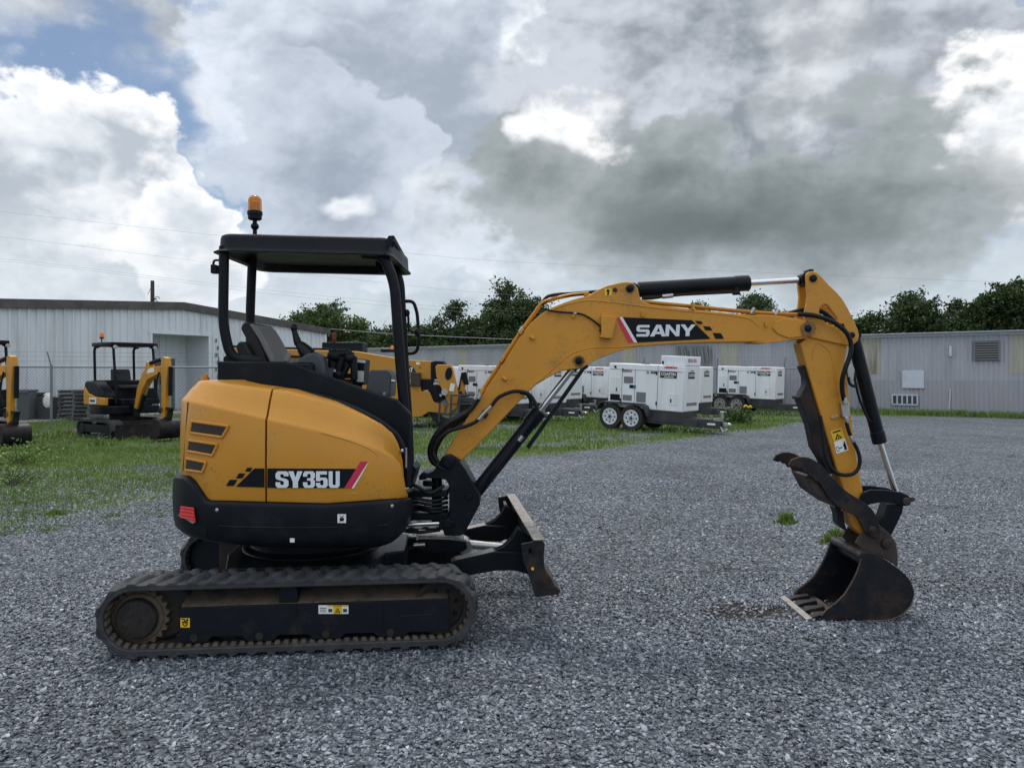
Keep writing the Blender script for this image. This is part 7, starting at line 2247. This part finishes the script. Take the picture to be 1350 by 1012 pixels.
mb = MB(); mb.prism(tp([(298, 482), (312, 480), (318, 500), (312, 546), (304, 546), (300, 510)], TY + .15), (0, .4, 0)); hd = mb.build('fork_carriage', M['black'], TL, .02)
for dy in (-.1, .7):
    MB().prism(tp([(300, 520), (304, 520), (304, 548), (256, 551), (256, 549), (300, 546)], TY + dy), (0, .12, 0)).build('fork', M['black'], hd, .005)
for x_ in (592, 420):
    for dy in (-.05, 1.5):
        c = at(x_, 541, TY); c.z = .56; c.y = TY + dy
        mb = MB(); mb.lathe(c, (0, 1, 0), [(0, .30), (.02, .50), (.06, .56), (.30, .56), (.36, .50), (.38, .30)], 32)
        for k in range(20):
            an = 2 * math.pi * k / 20; q = c + Vector((math.cos(an) * .56, .2, math.sin(an) * .56)); mb.box(q, (.07, .34, .06), ry=-an)
        w = mb.build('wheel', M['tyre'], TL)
        mb = MB(); mb.lathe(c + Vector((0, -.005, 0)), (0, 1, 0), [(0, .28), (.06, .26), (.06, .1), (.03, .1)], 24); mb.build('rim', M['rimgrey'], w)
mb = MB(); mb.box(at(455, 478, TY + 1.1), (1.2, .8, 1.2)); mb.box(at(512, 462, TY + .8), (.42, .3, .10)); mb.build('cab', M['black'], TL, .03)
mb = MB(); mb.lathe(at(517, 462, TY + .7), (0, 0, 1), [(0, .05), (.10, .05), (.14, .03), (.15, .01)], 14); mb.build('beacon', M['amberlamp'], TL)

# ---------------------------------------------------------------- trees
def leaf_mat(name, a, b_, c):
    m = bpy.data.materials.new(name); m.use_nodes = True
    nt = m.node_tree; L = nt.links.new; b = nt.nodes['Principled BSDF']
    b.inputs['Roughness'].default_value = .55; b.inputs['Specular IOR Level'].default_value = .3
    ge = nd(nt, 'ShaderNodeNewGeometry'); tc = nd(nt, 'ShaderNodeTexCoord')
    nz = nd(nt, 'ShaderNodeTexNoise', i_Scale=.7, i_Detail=4); L(tc.outputs['Object'], nz.inputs['Vector'])
    ad = nd(nt, 'ShaderNodeMath', operation='MULTIPLY_ADD'); L(ge.outputs['Random Per Island'], ad.inputs[0]); ad.inputs[1].default_value = .55
    mr = nd(nt, 'ShaderNodeMapRange'); mr.inputs['From Min'].default_value = .3; mr.inputs['From Max'].default_value = .7; mr.inputs['To Max'].default_value = .45; L(nz.outputs['Fac'], mr.inputs['Value']); L(mr.outputs[0], ad.inputs[2])
    cr = nd(nt, 'ShaderNodeValToRGB'); e = cr.color_ramp.elements
    e[0].color = (*a, 1); e[1].color = (*c, 1); x = e.new(.5); x.color = (*b_, 1)
    L(ad.outputs[0], cr.inputs[0]); L(cr.outputs[0], b.inputs['Base Color'])
    tr = nd(nt, 'ShaderNodeBsdfTranslucent'); L(cr.outputs[0], tr.inputs['Color'])
    mx = nd(nt, 'ShaderNodeMixShader'); mx.inputs[0].default_value = .22
    L(b.outputs[0], mx.inputs[1]); L(tr.outputs[0], mx.inputs[2]); L(mx.outputs[0], nt.nodes['Material Output'].inputs['Surface'])
    return m
LEAF = [leaf_mat('dark oak leaves', (.024, .044, .015), (.040, .070, .021), (.068, .102, .031)), leaf_mat('green leaves', (.034, .062, .018), (.056, .096, .025), (.088, .132, .037))]

def tree(px, ptop, Y, wpx, label, kind=0, lobes=None, dens=1.0, seed=0, leaf=.115, low=.22):
    g = np.random.default_rng(seed + 100); rs = random.Random(seed)
    X = (px - PX0) / F * Y; H = CAMH + (HY - ptop) / F * Y; Wd = 1.25 * wpx / F * Y
    t = empty('tree', (X, Y, 0), label, 'tree', 'trees behind the buildings')
    # lobes: (dx, z, rx, rz) as fractions
    if lobes is None:
        lobes = []
        n = rs.randint(7, 10)
        for k in range(n):
            zz = rs.uniform(low + .1, .88)
            sp_ = math.sin(min(1, (1 - zz) / .62 + .10) * math.pi * .5) * .34
            a = rs.uniform(0, 6.28)
            lobes.append((math.cos(a) * sp_ * rs.uniform(.5, 1), math.sin(a) * sp_ * rs.uniform(.5, 1), zz, rs.uniform(.15, .25), rs.uniform(.08, .14)))
        lobes.append((rs.uniform(-.05, .05), 0, .90, .14, .10)); lobes.append((0, 0, .62, .30, .2)); lobes.append((rs.uniform(-.1, .1), 0, .42, .34, .2))
    mbt = MB()
    tips = []
    base = Vector((X, Y, 0))
    th = H * .45
    r0 = .022 * H + .05
    trunk = spline([base, base + Vector((rs.uniform(-.02, .02) * H, rs.uniform(-.02, .02) * H, th * .5)), base + Vector((rs.uniform(-.04, .04) * H, 0, th)), base + Vector((rs.uniform(-.05, .05) * H, 0, H * .75))], 5)
    mbt.tube(trunk, [r0 * (1 - .85 * i / (len(trunk) - 1)) for i in range(len(trunk))], 8)
    for (dx, dy, z, rx, rz) in lobes:
        c = base + Vector((dx * Wd, dy * Wd, z * H)); s = trunk[rs.randint(4, len(trunk) - 4)]
        if s.z > c.z - .1 * H: s = trunk[4]
        m = s.lerp(c, .5) + Vector((0, 0, -.03 * H)); l = spline([s, m, c], 5)
        mbt.tube(l, [r0 * .42 * (1 - .8 * i / (len(l) - 1)) for i in range(len(l))], 6)
        for q in range(4):
            e = c + Vector((rs.uniform(-1, 1) * rx * Wd, rs.uniform(-1, 1) * rx * Wd, rs.uniform(-.6, 1) * rz * H)); mbt.tube([c.lerp(s, .15), c.lerp(e, .5) + Vector((0, 0, .02 * H)), e], [r0 * .10, r0 * .07, r0 * .03], 4)
    mbt.build('trunk', M['bark'], t)
    V_, F_ = [], []; k = 0
    for (dx, dy, z, rx, rz) in lobes:
        vol = rx * Wd * rx * Wd * rz * H
        nc = int(max(18, 36 * dens * vol ** .62))
        for _ in range(nc):
            v = g.normal(size=3); v /= np.linalg.norm(v); rad = g.random() ** .45 * (1 + .18 * g.normal())
            c = np.array([X + dx * Wd + v[0] * rad * rx * Wd, Y + dy * Wd + v[1] * rad * rx * Wd, z * H + v[2] * rad * rz * H])
            n = int(g.integers(16, 44)); cr_ = g.uniform(.22, .55)
            d = g.normal(size=(n, 3)) * np.array([cr_, cr_, cr_ * .6]) * .62
            P_ = c + d
            a = g.normal(size=(n, 3)); a /= np.linalg.norm(a, axis=1)[:, None]
            b_ = np.cross(a, g.normal(size=(n, 3))); b_ /= np.linalg.norm(b_, axis=1)[:, None]
            sz = leaf * g.uniform(.55, 1.3, size=(n, 1))
            q = np.stack([P_ - a * sz, P_ + b_ * sz * .55, P_ + a * sz, P_ - b_ * sz * .55], 1).reshape(-1, 3)
            V_.append(q); F_.append(np.arange(n * 4).reshape(n, 4) + k); k += n * 4
    v = np.concatenate(V_) - np.array([X, Y, 0]); f = np.concatenate(F_)
    o = np_mesh('crown', v, f, LEAF[kind]); o.parent = t
    return t

sd_ = 0
TREES = [
 (438, 393, 62, 95, 'feathery open crowned tree above the low corner of the white building', 1, .62),
 (478, 421, 60, 60, 'low round green tree right of the feathery tree', 1, 1.0),
 (405, 409, 66, 60, 'thin sparse tree at the edge of the white building roof', 1, .45),
 (528, 424, 60, 66, 'low dark tree behind the front canopy posts', 0, 1.0),
 (572, 417, 58, 62, 'round dark tree between the mirror rail and the open topped tree', 0, 1.0),
 (606, 393, 58, 66, 'tree with gaps in its crown beside the tallest dark tree', 0, .72),
 (668, 371, 56, 104, 'tallest dark tree rising just before the bend of the boom', 0, 1.15),
 (716, 402, 60, 70, 'dark tree partly hidden by the bend of the boom', 0, 1.0),
 (778, 418, 62, 90, 'tree wholly behind the boom left of the name decal', 0, .8),
 (858, 414, 64, 90, 'low tree behind the boom under the arm cylinder', 0, .8),
 (925, 396, 62, 60, 'thin topped tree whose tips show over the boom', 1, .4),
 (1003, 387, 56, 92, 'wide dark tree showing over the boom beside the arm', 0, 1.0),
 (1062, 402, 56, 70, 'dark tree behind the arm elbow', 0, .9),
 (1100, 408, 52, 70, 'dark tree hidden in part by the yellow arm ear', 0, .9),
 (1150, 409, 52, 52, 'low dark tree immediately beside the arm ear above the shed roof', 0, 1.0),
 (1206, 384, 50, 92, 'broad spiky topped tree over the shed above the white board', 0, 1.1),
 (1262, 396, 52, 60, 'shorter tree between the broad spiky one and the tall edge one', 0, 1.0),
 (1300, 386, 48, 66, 'leaning dark tree over the wall louvre', 0, 1.0),
 (1345, 368, 47, 80, 'tall dark tree cut off by the picture edge above the shed', 0, 1.1),
 (455, 437, 66, 90, 'low leafy tree along the hedge line behind the blade lever', 1, 1.1),
 (505, 434, 66, 80, 'low dark tree in the hedge line behind the front canopy posts', 0, 1.1),
 (550, 431, 66, 80, 'low dark tree in the hedge line behind the round mirrors', 0, 1.1),
 (632, 418, 64, 80, 'dark tree filling the gap below the tallest tree', 0, 1.1),
 (585, 434, 66, 90, 'low dark tree in the hedge line over the telehandler boom end', 0, 1.1),
 (690, 425, 64, 80, 'low dark tree at the foot of the tallest tree', 0, 1.1),
 (960, 412, 62, 70, 'low tree in the hedge beneath the arm cylinder rod', 0, 1.0),
 (1030, 408, 62, 70, 'low tree in the hedge left of the boom elbow pin', 0, 1.0),
 (1178, 416, 56, 70, 'low filler tree under the broad spiky topped tree', 0, 1.1),
 (1240, 412, 56, 80, 'low filler tree between the broad spiky tree and the shorter one', 0, 1.1),
 (1322, 402, 52, 70, 'low filler tree under the tall edge tree', 0, 1.1),
 (1410, 372, 47, 90, 'tree past the picture edge beyond the shed', 0, .9)]
for i, (px, pt, Y, w, lab, kind, dens) in enumerate(TREES):
    tree(px, pt, Y, w, lab, kind, None, dens, seed=i * 7 + 3)

# low leafy bush by the tongue of the near trailer and straggly weeds at the picture edge
def bush(px, py, w, h, n, label, leaf=.05, kind=1):
    p = ground_at(px, py)
    t = empty('bush', p, label, 'bush')
    g = np.random.default_rng(int(px))
    V_, F_ = [], []
    stems = MB()
    for k in range(14):
        e = p + Vector((g.normal() * w * .35, g.normal() * w * .3, h * g.uniform(.5, 1))); stems.tube([p + Vector((g.normal() * w * .12, g.normal() * w * .12, 0)), p.lerp(e, .6), e], [.008, .006, .003], 5)
    stems.build('stem', M['bark'], t)
    u = g.normal(size=(n, 3)) * np.array([w * .34, w * .30, h * .25]); u[:, 2] = np.abs(u[:, 2] + h * .42); u[:, 2] = np.minimum(u[:, 2], h * 1.05)
    a = g.normal(size=(n, 3)); a /= np.linalg.norm(a, axis=1)[:, None]; b_ = np.cross(a, g.normal(size=(n, 3))); b_ /= np.linalg.norm(b_, axis=1)[:, None]
    sz = leaf * g.uniform(.5, 1.2, size=(n, 1))
    q = np.stack([u - a * sz, u + b_ * sz * .5, u + a * sz, u - b_ * sz * .5], 1).reshape(-1, 3)
    o = np_mesh('leaves', q, np.arange(n * 4).reshape(n, 4), gr if kind == 2 else LEAF[1]); o.parent = t
bush(972, 559, .65, .52, 1200, 'leafy green bush growing at the tongue of the generator trailers')
bush(24, 612, .8, .42, 420, 'straggly pale weed bush in front of the cropped machine blade', .035, 2)
bush(14, 640, .7, .30, 300, 'low loose weed bush in the grass nearest the picture edge', .03, 2)
bush(132, 588, .3, .22, 240, 'small round weed in the grass before the parked excavator', .03, 2)

# ---------------------------------------------------------------- pole and wires
pq = at(201, 370, 46); pq.z = 0
t = empty('utility_pole', pq, 'wooden utility pole standing up behind the white building roof', 'pole')
mb = MB(); mb.tube([pq, pq + up * (CAMH + .120 * 46)], [.15, .11], 10); mb.build('shaft', M['pole'], t)
mb = MB(); mb.bar(pq + up * 6.0, pq + up * 6.0 + Vector((.38, -.2, 0)), .04, .05); mb.tube([pq + up * 6.0 + Vector((.38 + .14 * math.cos(a), -.2, .14 * math.sin(a))) for a in [k * .5 for k in range(11)]], .02, 6); mb.bar(pq + up * 6.9, pq + up * 6.3 + Vector((-.28, 0, 0)), .02, .02); mb.build('bracket', M['pole'], t)
def wire(pts, Y, r, label, mat='wire'):
    P = [at(x, y, Y) for x, y in pts]
    mb = MB(); mb.tube(spline(P, 8), r, 5)
    o = mb.build('overhead_wire', M[mat], None)
    tag(o, label, 'wire', 'overhead wires')
wire([(-260, 254), (0, 279), (275, 309), (530, 333), (675, 345), (1000, 359), (1350, 373), (1600, 378)], 52, .006, 'uppermost thin overhead wire crossing the whole sky above the boom')
wire([(-260, 292), (0, 312), (275, 346), (500, 372), (640, 386), (900, 404), (1300, 418)], 52, .006, 'second overhead wire from the top passing under the canopy roof')
wire([(-260, 322), (0, 341), (200, 364), (330, 380), (500, 397), (640, 408), (900, 422)], 54, .006, 'upper one of the two close low overhead wires')
wire([(-260, 326), (0, 344), (200, 367), (330, 384), (500, 402), (640, 413), (900, 428)], 54, .006, 'lower one of the two close low overhead wires')
wire([(380, 428), (455, 435), (520, 440), (600, 444), (690, 447.5), (800, 451)], 50, .016, 'pale sagging cable running low in front of the dark trees', 'wirepale')
# scrap of paper on the gravel
mb = MB(); p = ground_at(1333, 602); mb.add([p + Vector(v) for v in ((-.10, 0, .015), (.02, -.04, .05), (.12, .03, .02), (.0, .08, .012))], [(0, 1, 2), (0, 2, 3)]); tag(mb.build('paper_scrap', M['paper'], None, smooth=False, fix=False), 'crumpled white paper scrap lying alone on the gravel', 'litter')
